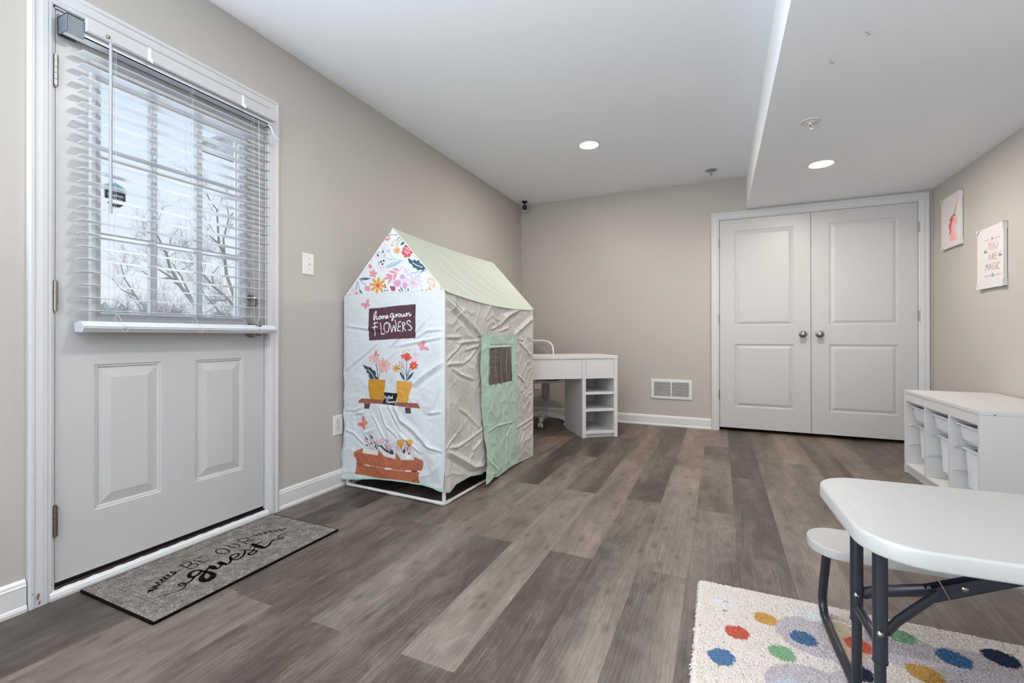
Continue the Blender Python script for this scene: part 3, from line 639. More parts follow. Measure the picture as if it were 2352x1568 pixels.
p df5a50 506,785 501,788 497,795 496,806 498,814 502,818 508,815 512,807 513,797 511,788
p df5a50 487,786 484,791 484,799 489,809 495,816 501,818 505,813 504,805 500,795 493,788
p df5a50 463,801 464,806 472,813 483,818 494,820 500,818 499,814 492,807 480,802 469,799
p df5a50 457,816 461,820 471,823 485,824 496,823 500,819 496,815 486,812 473,810 462,812
p df5a50 528,820 524,815 515,811 502,809 489,811 480,814 477,819 480,824 489,828 502,829 515,828 524,825
p e8cbdc 540,785 538,806 544,832 549,824 556,836 560,825 567,837 569,824 578,834 579,820 587,827 581,801 570,781 554,778
p e8503a 568,785 571,781 570,775 566,769 560,766 554,766 551,769 552,775 557,781 563,785
p e8503a 584,767 582,763 576,759 567,758 560,759 557,763 559,767 565,770 573,772 581,770
p e8503a 576,746 570,744 563,746 557,750 554,755 555,760 561,761 568,760 574,755 577,750
p e8503a 549,737 545,739 542,744 543,751 546,756 552,758 556,756 559,751 558,744 555,739
p e8503a 525,747 524,751 528,756 535,760 543,762 548,760 548,756 544,750 537,746 530,745
p e8503a 521,769 525,772 532,773 540,771 546,767 547,763 543,760 536,759 527,761 522,765
p e8503a 540,786 546,785 551,781 554,775 554,769 550,766 545,766 539,770 536,776 536,782
p e0919f 559,762 558,760 555,758 552,757 549,758 546,759 545,762 546,765 549,767 552,767 555,767 558,765
l d9a85c 4.8 453,777 451,780 448,783 446,783 447,777 448,768 451,760 455,754 461,750 466,747 470,746 474,748 477,751 477,757 477,764 474,771 469,776 463,780 459,780 461,772 466,760 470,751
p d9a85c 458,739 454,736 447,735 439,736 433,738 431,742 435,745 442,746 450,746 456,743
p d9a85c 442,722 437,722 431,725 427,730 426,736 429,739 434,739 440,736 444,731 444,725
p d9a85c 415,720 412,723 412,728 415,734 420,738 425,739 428,736 428,731 425,725 420,720
p d9a85c 396,735 398,739 403,742 411,744 419,744 422,741 421,738 415,734 407,732 400,732
p d9a85c 401,756 406,758 413,756 420,753 423,748 423,744 418,743 411,744 405,747 401,752
p d9a85c 425,767 430,765 433,760 433,754 431,748 427,746 422,748 419,753 419,759 421,764
p d9a85c 450,759 451,755 448,750 442,746 435,744 430,745 429,749 433,754 439,758 446,760
p df5a50 436,743 434,739 431,737 427,736 422,737 419,739 418,742 419,746 422,748 427,749 431,748 434,746
l 3b4d5c 4.0 500,808 500,793 500,771 500,748 500,722 500,695 500,675
l 3b4d5c 3.6 438,745 445,742 455,739 464,734 471,727 476,719 481,711 483,702 484,694 485,688
l 3b4d5c 3.6 474,749 480,744 488,736 494,728 496,719 497,709 498,702
l 3b4d5c 3.6 540,769 534,762 526,753 519,742 514,730 510,717 506,705 504,696 503,687 502,682
l 3b4d5c 3.6 544,749 539,745 531,737 523,729 517,719 512,707 509,699
p 3b4d5c 451,727 453,715 456,705 462,696 469,687 478,680 489,673 489,673 488,684 484,694 478,704 471,712 462,720 451,727
p 3b4d5c 552,727 540,721 529,713 520,705 512,695 506,685 502,674 502,674 515,680 525,688 535,697 542,706 548,716 552,727
p c9922f 209,671 343,674 340,644 324,555 273,553 218,554 210,629
p d9a347 432,672 542,670 531,624 511,552 433,552 428,627
l b9842a 2.5 212,621 329,627
l c08c34 2.5 433,627 531,626
p 9a5a46 156,554 324,555 324,531 127,525 128,537
p 9a5a46 428,551 579,552 598,524 417,528
p 5b3f3c 177,526 222,527 215,495 174,493
p 5b3f3c 495,525 533,525 535,492 496,492
p 1a1820 334,601 437,599 416,528 322,531
l f4f4f8 3.2 335,561 336,580
l f4f4f8 3.2 335,579 337,580 340,580 342,580 344,579 345,577 345,576 344,574 343,572 341,571 339,570 337,570 336,569
l f4f4f8 3.2 353,572 352,571 350,570 348,568 348,566 349,564 350,563 352,562 354,563 355,563 357,565 357,567 358,568 356,570 354,571 353,572
l f4f4f8 3.2 364,581 364,576 363,570 363,565 364,563 366,563 367,564
l f4f4f8 3.2 360,575 368,576
l f4f4f8 3.2 373,582 373,577 373,571 373,566 374,564 375,565 376,565
l f4f4f8 3.2 370,576 377,577
l f4f4f8 3.2 380,571 382,571 385,571 387,572 387,573 386,575 385,576 384,576 382,575 381,574 380,573 380,571 380,569 381,568 383,567 384,566 385,566 387,567 388,568
l f4f4f8 3.2 398,576 396,576 394,576 393,576 392,575 391,573 391,571 392,570 393,568 394,567 395,568 397,569 398,570
l f4f4f8 3.2 399,586 398,583 398,579 398,575 398,572 398,570 399,568
l f4f4f8 3.2 349,538 350,556
l f4f4f8 3.2 349,555 358,556
l f4f4f8 3.2 349,547 356,548
l f4f4f8 3.2 363,557 362,552 362,546 362,541 363,539 364,539 364,539
l f4f4f8 3.2 371,549 370,548 368,546 367,545 367,543 368,541 369,540 370,540 372,540 373,541 374,542 375,544 375,545 374,547 372,548 371,549
l f4f4f8 3.2 378,548 379,546 380,543 380,541 381,543 382,546 383,548 384,546 385,543 385,541 386,543 387,547 388,550
l f4f4f8 3.2 393,546 394,546 397,547 398,547 399,548 398,550 397,551 396,551 395,550 393,549 393,548 393,546 393,544 394,543 395,542 396,542 397,542 399,543 400,543
l f4f4f8 3.2 403,551 403,543
l f4f4f8 3.2 403,549 404,549 405,550 406,551 407,551 408,551 409,551
l f4f4f8 3.2 417,552 416,552 414,552 412,551 412,550 412,549 412,548 414,548 415,548 417,547 417,546 416,545 415,544 414,544 412,544 411,544
p e57f78 168,399 166,392 157,386 145,383 132,383 122,386 118,391 121,398 129,404 142,407 155,407 164,404
p e57f78 185,431 185,421 181,412 174,408 167,410 161,417 157,427 158,438 162,447 169,450 176,449 182,442
p e57f78 183,389 184,381 182,374 176,370 169,370 162,374 157,382 156,390 158,398 164,402 171,401 178,397
p e57f78 204,413 204,407 200,401 192,396 183,395 175,396 170,401 169,408 173,414 181,419 190,420 198,418
l 2b3a4a 4.5 161,413 166,402
p b5694c 168,257 130,242 96,225 93,201 112,185 115,159 112,124 104,94 267,91 487,100 596,108 590,135 596,168 616,191 623,220 618,238 560,251 557,232 466,223 423,261 423,224 335,226 290,267 284,226 168,227
p e6e2da 171,260 278,255 293,246 284,225 167,228
p e6e2da 312,259 420,252 424,223 346,225 324,241
p e6e2da 433,273 555,256 559,232 471,225 444,247
l c9b0a0 3.5 112,159 126,158 149,157 180,157 222,157 271,158 324,159 379,159 436,160 487,163 533,167 573,173 601,176
l f4f4f8 7.5 187,157 221,157
l f4f4f8 7.5 345,158 390,161
l f4f4f8 7.5 496,163 531,167
l 5b3f3c 7.5 542,168 584,173
l 5b3f3c 6.0 118,156 156,158
l f4f4f8 6.5 585,173 601,175
p 1a1820 128,213 127,211 126,209 124,208 121,209 120,210 119,212 120,214 121,215 124,216 126,216 127,215
p 1a1820 133,184 132,182 130,180 128,179 126,179 125,181 124,183 125,185 126,186 128,187 130,187 132,185
p 1a1820 140,146 139,144 138,142 136,142 133,142 132,143 131,145 132,147 133,149 136,149 138,149 139,148
p 1a1820 147,122 146,120 145,119 143,118 141,118 139,119 139,121 139,123 141,125 143,126 145,125 146,124
p 1a1820 592,216 591,214 590,213 588,212 586,212 585,214 584,215 585,217 586,219 588,219 590,219 591,218
p 1a1820 586,192 586,190 585,189 583,188 581,188 580,190 579,191 580,193 581,195 583,195 585,195 586,194
p 1a1820 562,144 561,143 560,141 558,140 556,140 555,142 555,143 555,145 556,147 558,148 560,147 561,146
p 1a1820 554,117 554,115 552,114 551,113 549,113 547,115 547,116 547,118 549,120 551,120 552,120 554,119
l 2b3a4a 3.5 180,324 188,316 199,304 209,292 218,279 227,266 232,256
l 2b3a4a 3.5 230,337 228,329 226,317 227,307 232,299 239,292 244,287
l 2b3a4a 3.5 258,306 260,302 263,297 267,290 272,281 277,271 281,264
l 2b3a4a 3.5 293,284 267,271
l 2b3a4a 3.5 201,283 209,271
p 2b3a4a 181,325 181,321 183,319 185,317 188,315 192,315 197,315 197,315 196,319 195,321 192,323 189,324 185,325 181,325
p 2b3a4a 192,317 193,314 195,311 197,309 200,308 204,308 209,308 209,308 208,311 206,314 204,316 201,317 197,317 192,317
p 2b3a4a 219,339 219,336 221,333 223,331 226,330 230,330 235,330 235,330 234,333 233,336 230,338 227,339 223,340 219,339
p 2b3a4a 233,334 234,331 235,328 238,326 241,325 245,325 249,325 249,325 248,328 247,331 245,333 242,334 238,335 233,334
p 2b3a4a 224,327 225,324 227,321 229,319 232,318 236,317 241,317 241,317 240,321 238,323 236,325 233,327 229,327 224,327
p 2b3a4a 192,282 193,278 195,276 197,274 200,273 204,272 209,272 209,272 208,276 206,278 204,280 201,282 197,282 192,282
p 2b3a4a 250,306 251,303 253,300 255,298 258,297 262,296 266,297 266,297 266,300 264,303 262,305 259,306 255,306 250,306
p 2b3a4a 265,295 265,291 267,289 269,287 272,286 276,285 281,285 281,285 280,289 278,291 276,293 273,294 269,295 265,295
p 2b3a4a 285,288 285,285 287,282 289,281 292,279 296,279 300,279 300,279 300,282 298,285 296,287 293,288 289,289 285,288
p 2b3a4a 259,281 260,278 261,275 263,273 267,272 270,272 275,272 275,272 274,275 273,278 270,280 267,281 264,282 259,281
p 2b3a4a 270,270 271,266 273,264 275,262 278,261 282,260 286,261 286,261 286,264 284,266 282,268 279,270 275,270 270,270
p e9b4b8 221,339 220,333 217,329 212,327 208,328 204,332 203,337 204,342 208,346 212,348 217,347 220,344
p e9b4b8 189,312 188,306 185,302 180,300 175,301 172,305 171,310 172,315 175,319 180,321 185,320 188,317
p e9b4b8 201,300 200,295 196,291 192,289 187,290 184,293 182,298 184,303 187,308 192,309 196,309 200,305
p e9b4b8 253,314 252,309 249,305 244,303 239,304 236,307 235,312 236,317 239,322 244,323 249,323 252,319
p e9b4b8 287,309 286,304 283,300 278,298 274,299 270,302 269,307 270,312 274,317 278,318 283,318 286,314
p e9b4b8 296,299 295,294 291,290 287,288 282,289 279,292 278,297 279,303 282,307 287,309 291,308 295,304
p e9b4b8 259,268 258,262 254,258 250,256 245,257 242,261 241,266 242,271 245,275 250,277 254,276 258,273
p d4566a 243,292 241,288 238,284 232,283 227,283 223,286 222,289 223,293 227,297 232,298 238,298 241,295
l e0919f 3.0 335,318 332,314 328,309 324,305 317,303 311,303 305,305 302,308 300,312 300,317 302,320 306,324 311,326 315,326 320,325 324,324 325,321 326,318 325,315 323,313 320,311 316,310 314,310 311,311 309,312 309,314 309,316 310,318 312,319 314,319 315,319
l d4566a 3.0 372,320 370,317 367,313 363,310 359,309 353,309 349,310 347,312 345,316 345,319 347,322 350,324 354,326 357,326 361,325 364,324 365,322 365,320 365,317 363,316 360,314 358,314 356,314 354,315 352,316 352,317 352,318 353,320 354,320 356,321 357,321
l df5a50 3.0 366,296 364,293 360,288 356,284 351,283 345,283 340,284 337,287 335,291 335,295 337,298 341,301 345,303 349,303 353,302 356,301 358,299 358,296 357,293 355,291 353,290 350,289 347,289 345,290 343,291 343,293 343,294 344,296 346,297 347,297 349,297
l e0919f 3.0 400,292 397,288 393,282 388,277 381,276 374,276 369,278 365,281 363,285 363,290 366,294 370,297 375,299 379,300 384,299 388,297 390,295 390,291 389,288 387,286 384,284 380,283 377,283 375,284 373,285 372,287 373,289 374,291 375,292 378,292 379,293
l d4566a 3.0 372,280 370,277 367,273 363,270 359,269 353,269 349,270 347,272 345,276 345,279 347,282 350,284 354,286 357,286 361,286 364,284 365,282 365,280 365,278 363,276 360,274 358,274 356,274 354,275 352,276 352,277 352,278 353,280 354,280 356,281 357,281
l 2b3a4a 11.9 309,286 316,281 326,274 335,268 343,263 351,260 357,258
l 2b3a4a 11.9 357,262 363,259 371,255 379,252 388,251 397,252 404,253
l 2b3a4a 3.5 379,273 387,249
l 2b3a4a 3.5 383,272 391,249
l 2b3a4a 3.5 387,272 394,249
l 2b3a4a 3.5 391,272 397,250
l 2b3a4a 3.5 394,271 400,250
l 2b3a4a 3.5 398,271 404,251
l 2b3a4a 3.5 402,270 407,251
p dc9c3a 450,294 441,311 438,333 446,328 449,340 457,332 460,344 466,334 472,344 477,333 483,341 486,319 481,300 466,293
p dc9c3a 505,308 501,324 504,344 510,338 516,348 521,340 527,349 530,340 538,347 541,338 548,343 545,324 535,308 519,304
p e9b4b8 438,270 428,279 421,293 427,291 427,299 434,295 434,303 440,298 442,305 449,299 451,305 458,291 459,279 450,272
p e9b4b8 497,272 494,285 498,302 502,297 508,305 512,298 517,306 519,298 526,304 528,296 534,301 530,284 522,271 509,268
l 2b3a4a 4.0 458,298 461,293 466,286 471,279 477,272 484,265 489,261
l 2b3a4a 4.0 521,307 518,304 514,300 510,296 509,291 508,285 508,281
l 2b3a4a 4.0 500,315 497,309 493,299 489,289 488,279 487,268 487,260
l 2b3a4a 4.0 479,276 489,261
p 4a3040 525,265 523,261 520,258 517,258 514,259 513,262 514,266 516,269 519,272 522,272 524,271 525,268
p 2b3a4a 489,294 485,288 483,282 482,277 482,271 484,266 487,260 487,260 491,266 493,272 494,277 494,283 493,288 489,294"""
WINTXT = """l 8c8078 5.0 506,838 504,833 502,827 501,822 504,821 509,821 512,822
l 8c8078 5.0 496,832 515,832
l 8c8078 5.0 524,839 522,821
l 8c8078 5.0 522,828 527,829 533,830 538,830 539,827 539,824 539,821
l 8c8078 5.0 550,827 555,827 562,827 566,827 566,829 563,832 560,833 555,832 551,830 548,827 549,825 551,822 554,820 558,820 563,821 567,821
l 8c8078 5.0 496,800 492,799 486,798 483,797 487,795 494,794 498,792 495,791 488,790 483,790
l 8c8078 5.0 515,797 512,796 509,794 507,792 510,790 516,788 520,788 523,790 525,792 526,794 523,796 518,797 515,797
l 8c8078 5.0 538,796 539,793 541,789 543,787 545,789 547,792 550,794 553,792 555,788 558,786 559,788 561,792 561,795
l 8c8078 5.0 573,790 578,790 584,791 588,791 586,793 581,794 577,795 575,792 575,788 577,786 581,785 586,786 590,786
l 8c8078 5.0 600,796 600,785
l 8c8078 5.0 614,796 627,794
l 8c8078 5.0 614,784 629,786
l 8c8078 5.0 487,769 487,758
l 8c8078 5.0 487,766 491,767 497,768 501,768 502,765 502,761 502,758
l 8c8078 5.0 515,764 519,764 525,764 529,764 527,766 522,768 518,768 517,765 516,760 517,757 521,756 527,757 531,757
l 8c8078 5.0 543,756 543,759 543,763 544,766 548,764 552,759 557,757 561,759 565,764 569,766 571,763 572,758 573,754
l 8c8078 5.0 585,765 587,753
l 8c8078 5.0 600,753 600,756 600,761 602,763 605,760 610,755 614,753 616,755 617,760 617,763
l 8c8078 5.0 492,736 485,723
l 8c8078 5.0 485,731 496,731
l 8c8078 5.0 510,737 512,721
l 8c8078 5.0 528,729 526,728 523,726 522,724 525,723 531,721 535,721 537,723 539,725 539,727 536,728 532,729 528,729
l 8c8078 5.0 547,728 549,726 551,722 554,720 556,722 559,725 561,726 564,724 566,721 569,719 572,721 575,725 577,727
l 8c8078 5.0 519,717 531,709
l 8c8078 5.0 544,715 526,704
l 8c8078 5.0 515,688 510,668
l 8c8078 5.0 505,681 522,680
l 8c8078 5.0 535,677 532,676 529,673 528,671 532,669 538,666 542,666 546,667 548,670 548,673 545,675 539,676 535,677
l 8c8078 5.0 561,664 561,668 562,673 563,676 567,676 573,675 576,673
l 8c8078 5.0 654,729 662,729 674,729 684,727 690,724 694,719 694,715 688,710 678,706 669,705 661,707 653,711 649,715 649,720 652,725 654,729
l 8c8078 5.0 639,702 619,685
l 8c8078 5.0 679,702 664,679
l 8c8078 5.0 694,691 710,700"""
MAT = """r 3 3 3 165,1106 175,1105 189,1105 203,1105 218,1105 233,1106 243,1107
r 3 4 3 175,1107 173,1112 169,1119 167,1125 168,1130 170,1133 174,1135 179,1136 186,1135 192,1134 197,1131 200,1127 203,1123 205,1119 207,1114 208,1110
r 3 4 3 210,1111 208,1116 206,1122 205,1127 207,1132 211,1135 215,1138 219,1139 224,1139 229,1138 233,1135 238,1130 241,1125 242,1121 243,1117 242,1114 241,1110 238,1106 237,1104
r 3 3 3 174,1153 182,1153 193,1154 204,1155 215,1156 226,1157 234,1158
r 3 3 3 175,1152 175,1184
r 3 3 3 204,1156 207,1173
r 3 3 3 234,1158 226,1186
r 4 4 4 179,1240 176,1244 171,1250 168,1255 170,1260 174,1265 181,1268 190,1270 201,1270 212,1269 222,1267 232,1264 239,1261 243,1257 244,1253 243,1249 240,1245 234,1241 227,1238 219,1236 210,1235 201,1234 193,1236 185,1239 179,1240
r 4 4 4 168,1295 177,1294 189,1293 200,1293 211,1294 221,1296 229,1299 232,1303 232,1309 230,1314 225,1317 217,1319 207,1320 195,1319 182,1317 173,1316
r 3 3 3 158,1349 168,1347 184,1346 199,1344 215,1343 231,1342 242,1341
r 3 4 3 163,1350 164,1357 165,1368 169,1376 176,1379 185,1380 194,1378 201,1374 206,1367 209,1361 209,1355 206,1349 204,1345
r 3 3 3 204,1348 207,1352 213,1358 218,1365 223,1371 228,1377 231,1382
r 7 16 8 290,1115 285,1114 278,1112 272,1109 269,1105 268,1099 269,1093 270,1088 274,1082 278,1077 284,1073 292,1069 298,1067 304,1067 309,1069 312,1073 313,1078 312,1085 310,1092 306,1099 300,1106 295,1111
r 8 30 4 289,1112 295,1113 302,1114 311,1115 319,1116 328,1118 336,1118 345,1118 354,1117 362,1116 369,1112 375,1107 380,1101 384,1096 386,1090 386,1085 385,1080 382,1077 378,1074 373,1073 368,1073 362,1074 356,1076 349,1080 342,1084 337,1089 331,1095 326,1102 320,1109 313,1118 307,1125 301,1133 296,1140 292,1145
r 9 4 1.5 309,1080 316,1073 324,1065 330,1056 334,1047 337,1039 336,1031 326,1029 317,1028 315,1023 317,1018 324,1015 331,1015 334,1018 335,1022 336,1027 339,1029 347,1025 355,1018 360,1010 362,1002 362,994 360,985 357,973 352,961 345,952 339,944 337,934 336,927
r 14 26 10 286,1145 287,1147 290,1149 295,1150 301,1149 308,1148 316,1147 323,1147 330,1148 335,1149
r 8 6 5 331,1147 332,1150 332,1155 331,1160 327,1166 321,1172 316,1178 312,1182 309,1184 307,1186
r 16 24 8 285,1184 289,1184 296,1184 302,1184 308,1184 315,1183 321,1183 327,1184 333,1186 337,1187
r 8 8 8 336,1185 336,1188 335,1193 333,1198 329,1204 323,1210 316,1216 308,1220 299,1225 293,1228
r 10 6 8 287,1229 294,1228 303,1227 309,1229 311,1234 310,1241 308,1248 305,1254 301,1259 297,1263 291,1265 285,1265 280,1264 278,1260 276,1256 277,1251 279,1245 283,1238 288,1232 296,1227 305,1223 313,1221 321,1222 328,1226 333,1231 334,1238 333,1246 329,1254 324,1264 316,1273 308,1282 300,1288 292,1293 287,1296
r 5 8 5 272,1288 274,1292 279,1297 285,1301 293,1305 302,1308 311,1311 320,1314 328,1315 335,1315 341,1311 346,1306 349,1300 350,1295 350,1289 348,1284 345,1282 339,1280 335,1280 331,1281 327,1284 325,1287 325,1291 327,1295 326,1300 322,1307 317,1314 311,1321 304,1329 298,1337 293,1342
r 16 24 10 256,1349 262,1349 270,1348 279,1347 289,1347 299,1346 309,1346 318,1346 327,1346 335,1347 340,1349 343,1351 346,1353
r 3 4 3 275,1324 276,1332 277,1344 277,1356 276,1368 275,1379 275,1388
r 9 5 1.5 343,1350 341,1356 339,1364 336,1373 330,1382 322,1392 316,1402 312,1410 310,1418 310,1424 314,1428 320,1430 326,1433 331,1437 334,1442 336,1445 333,1448 327,1451 322,1451 319,1448 318,1443 315,1440 310,1441 304,1444 299,1449 295,1455 292,1462 290,1469 291,1476 294,1483 298,1489 303,1493 308,1497 314,1502 320,1510 325,1518 329,1524
r 2 2 1.5 277,938 274,947 269,959 264,971 259,983 253,996 247,1008 242,1020 236,1032 230,1044 223,1058 216,1071 210,1081
r 2 2 1.5 187,1393 188,1403 190,1417 193,1431 198,1444 205,1458 212,1471 221,1483 231,1494 240,1505 248,1515 256,1524 262,1530
r 2 10 2 276,939 274,941 272,944 270,946 269,949 267,952 265,954
r 2 10 2 261,947 261,948 262,950 262,951 262,953 263,954 263,955
r 2 10 2 278,950 278,951 278,953 277,954 277,956 277,958 277,959
r 2 10 2 257,958 257,959 257,961 257,963 257,965 256,966 256,968
r 2 10 2 262,965 264,965 267,966 270,967 274,968 277,968 279,969
r 2 10 2 243,972 246,972 249,972 252,973 255,973 259,973 261,973
r 2 10 2 247,981 249,982 251,984 253,985 255,987 257,988 259,989
r 2 10 2 222,990 225,990 229,990 233,990 237,991 242,991 245,991
r 2 10 2 236,1000 237,1001 238,1002 240,1003 241,1004 243,1006 244,1006
r 2 10 2 214,1009 217,1009 221,1009 225,1009 229,1009 233,1008 236,1008
r 2 10 2 222,1018 224,1019 227,1020 230,1021 233,1022 236,1023 238,1024
r 2 10 2 207,1024 209,1024 212,1024 215,1024 218,1024 220,1024 222,1024
r 2 10 2 216,1033 218,1034 220,1036 222,1037 224,1038 226,1039 228,1040
r 2 10 2 198,1038 201,1038 204,1038 207,1039 211,1039 214,1039 217,1039
r 2 10 2 215,1051 216,1052 218,1054 220,1056 222,1057 224,1059 226,1060
r 2 10 2 189,1057 191,1057 195,1058 198,1058 201,1059 205,1059 207,1059
r 2 10 2 204,1064 205,1064 208,1064 210,1064 213,1064 215,1064 217,1064
r 2 10 2 172,1413 173,1414 175,1415 177,1416 179,1417 181,1419 182,1420
r 2 10 2 191,1411 192,1413 194,1414 196,1416 199,1418 201,1419 202,1421
r 2 10 2 182,1432 183,1433 184,1434 185,1436 187,1437 188,1438 189,1439
r 2 10 2 198,1427 200,1428 202,1430 205,1432 207,1434 209,1436 211,1437
r 2 10 2 195,1455 195,1456 194,1457 194,1459 194,1460 194,1461 194,1463
r 2 10 2 205,1447 207,1448 210,1450 212,1452 215,1454 218,1456 220,1457
r 2 10 2 207,1469 208,1470 208,1471 208,1473 209,1474 209,1475 209,1476
r 2 10 2 219,1465 220,1467 222,1469 224,1471 225,1473 227,1475 228,1477
r 2 10 2 222,1484 222,1485 223,1487 224,1488 225,1490 226,1492 227,1493
r 2 10 2 235,1483 236,1484 238,1486 239,1487 241,1489 243,1491 244,1492
r 2 10 2 234,1502 234,1503 235,1505 235,1507 235,1509 236,1511 236,1512
r 2 10 2 247,1499 249,1501 251,1502 253,1504 256,1505 258,1507 260,1508
r 2 10 2 245,1516 247,1517 249,1519 252,1521 254,1523 257,1525 259,1526"""
UNI = """p c99b5a 4500,1845 4477,1843 4416,1959
p eab0a8 4500,1835 4477,1822 4456,1803 4434,1769 4437,1753 4471,1759 4500,1778 4505,1788 4489,1740 4475,1705 4449,1670 4432,1629 4475,1643 4530,1644 4560,1656 4557,1711 4541,1763 4529,1815
p eab0a8 4533,1860 4514,1844 4526,1841
p c9525f 4488,1849 4460,1831 4474,1835 4460,1818 4488,1830 4509,1835 4502,1809 4521,1791 4533,1761 4542,1730 4536,1696 4548,1715 4557,1711 4590,1689 4569,1711 4557,1733 4569,1747 4559,1767 4590,1765 4559,1789 4541,1796 4571,1811 4547,1825 4529,1837 4506,1842
l c9525f 3.2 4533,1739 4536,1731 4540,1720 4542,1708 4540,1695 4536,1680 4530,1670 4522,1664 4513,1662 4507,1662 4504,1666 4503,1671 4503,1675
l c9525f 2.7 4542,1752 4539,1740 4535,1724 4530,1711 4523,1703 4515,1697 4510,1693
p 703040 4486,1794 4487,1793 4488,1792 4491,1792 4493,1793 4495,1794 4495,1796 4495,1798 4493,1799 4491,1798 4488,1797 4487,1796"""
MAGIC = """l b5697c 2.7 4066,1558 3985,1555
l b5697c 2.7 3948,1555 3869,1554
p 7a9db0 3964,1573 3960,1563 3948,1560 3957,1555 3954,1544 3964,1552 3974,1548 3971,1558 3980,1566 3968,1564
p 7a9db0 3958,1341 3952,1328 3937,1325 3949,1318 3945,1304 3958,1313 3971,1307 3967,1320 3979,1330 3963,1329
l c7605c 3.7 4017,1543 3999,1517
l c7605c 3.7 3975,1537 3982,1532 3992,1524 3999,1516 4001,1506 4001,1496 4000,1488
l cf9f62 3.7 3964,1528 3970,1524 3977,1517 3982,1510 3982,1503 3979,1496 3976,1490 3971,1487 3964,1485 3958,1486 3953,1489 3947,1495 3943,1501 3943,1508 3944,1516 3947,1523 3953,1526 3959,1527 3964,1528
p c7605c 3958,1505 3959,1503 3961,1502 3964,1502 3967,1503 3970,1505 3970,1507 3970,1509 3967,1510 3964,1510 3961,1509 3959,1507
l 7a9db0 3.7 3935,1518 3935,1512 3935,1504 3933,1497 3929,1492 3924,1488 3919,1486 3914,1486 3908,1489 3904,1494 3901,1503 3899,1514 3898,1523
p 6f93a3 4069,1475 4051,1499 4042,1485 4030,1486 4021,1473 4046,1473
p e5a9a9 4033,1502 4034,1500 4036,1499 4039,1499 4042,1500 4044,1502 4044,1504 4044,1506 4042,1507 4039,1507 4036,1506 4034,1504
p 6f93a3 3894,1433 3877,1455 3869,1442 3859,1443 3851,1431 3873,1430
p e5a9a9 3862,1458 3862,1456 3864,1455 3867,1455 3869,1456 3871,1458 3871,1460 3871,1462 3869,1463 3867,1463 3864,1462 3862,1460
l 7a9db0 3.7 4009,1420 4005,1434 3999,1452 3993,1460 3988,1451 3982,1432 3979,1418
l 7a9db0 3.2 4004,1438 3982,1437
l b5697c 3.7 3961,1419 3961,1457
l b5697c 3.7 3961,1457 3956,1456 3949,1455 3944,1452 3943,1449 3944,1444 3946,1441 3951,1441 3957,1441 3960,1439 3955,1433 3947,1424 3941,1418
l a9ab6b 3.7 3904,1455 3911,1457 3921,1459 3929,1457 3932,1446 3933,1432 3931,1421 3924,1418 3913,1419 3906,1420
l a9ab6b 3.7 3929,1439 3911,1438
l 7a9db0 3.7 4042,1356 4042,1370 4041,1388 4039,1399 4035,1394 4030,1382 4026,1375 4023,1383 4020,1395 4017,1400 4015,1389 4013,1370 4011,1356
l c7605c 3.7 4004,1356 4000,1370 3994,1389 3987,1398 3981,1388 3974,1367 3969,1352
l c7605c 3.2 3998,1374 3974,1373
l a9ab6b 3.7 3929,1392 3935,1393 3942,1394 3949,1393 3954,1388 3957,1380 3959,1373 3958,1366 3955,1360 3951,1356 3944,1354 3935,1355 3930,1357 3928,1362 3929,1369 3931,1374 3935,1375 3940,1375 3944,1375
l 7a9db0 3.7 3915,1352 3914,1381
p 7a9db0 3910,1394 3911,1393 3912,1392 3914,1392 3916,1392 3918,1394 3919,1395 3918,1396 3916,1397 3914,1397 3912,1397 3911,1395
l b5697c 3.7 3877,1391 3882,1391 3889,1391 3895,1389 3899,1385 3902,1380 3903,1374 3902,1368 3900,1361 3896,1356 3890,1354 3882,1355 3877,1355
l b5697c 2.7 4056,1320 3975,1320
l b5697c 2.7 3936,1317 3855,1318"""
FF= [[(238, 463), (290, 399), (335, 331)], [(301, 506), (351, 404), (433, 354)], [(368, 519), (455, 397)], [(417, 514), (460, 451), (539, 409), (681, 307)], [(450, 368), (601, 282)], [(646, 499), (735, 517)], [(29, 477), (102, 478), (162, 505)], [(-2, 355), (90, 341), (180, 280)], [(238, 373), (174, 345)], [(72, 454), (168, 470)], [(621, 328), (691, 312), (739, 302)], [(666, 504), (739, 663)], [(17, 994), (207, 971), (349, 961)], [(27, 723), (188, 826), (277, 889)], [(381, 870), (459, 934)], [(416, 867), (606, 901), (762, 924)], [(442, 857), (372, 805)], [(557, 662), (647, 727), (758, 791)], [(561, 917), (647, 959), (750, 965)], [(565, 953), (647, 1027)]]
SF= [[(23, 1129), (184, 1041), (349, 945)], [(43, 1150), (199, 1061), (341, 954)], [(3, 793), (169, 884)], [(16, 922), (155, 922)], [(133, 889), (349, 899)], [(206, 848), (341, 869)], [(16, 775), (162, 773)], [(162, 765), (260, 805), (340, 861)], [(70, 751), (140, 711), (276, 672)], [(639, 1003), (731, 1062), (907, 1114)], [(873, 939), (1026, 1012), (1180, 1069)], [(907, 909), (989, 858), (1180, 758)], [(873, 919), (1002, 899)], [(629, 961), (773, 987)], [(883, 656), (1038, 588)], [(533, 974), (600, 993)], [(133, 518), (206, 479), (332, 380)], [(9, 321), (125, 299), (373, 360)], [(15, 323), (104, 374)], [(-4, 316), (147, 231), (283, 149), (382, 136)], [(275, 254), (365, 298)], [(894, 276), (1166, 292)], [(883, 119), (1013, 219)], [(-36, 198), (15, 169)], [(-11, 318), (-24, 209)]]

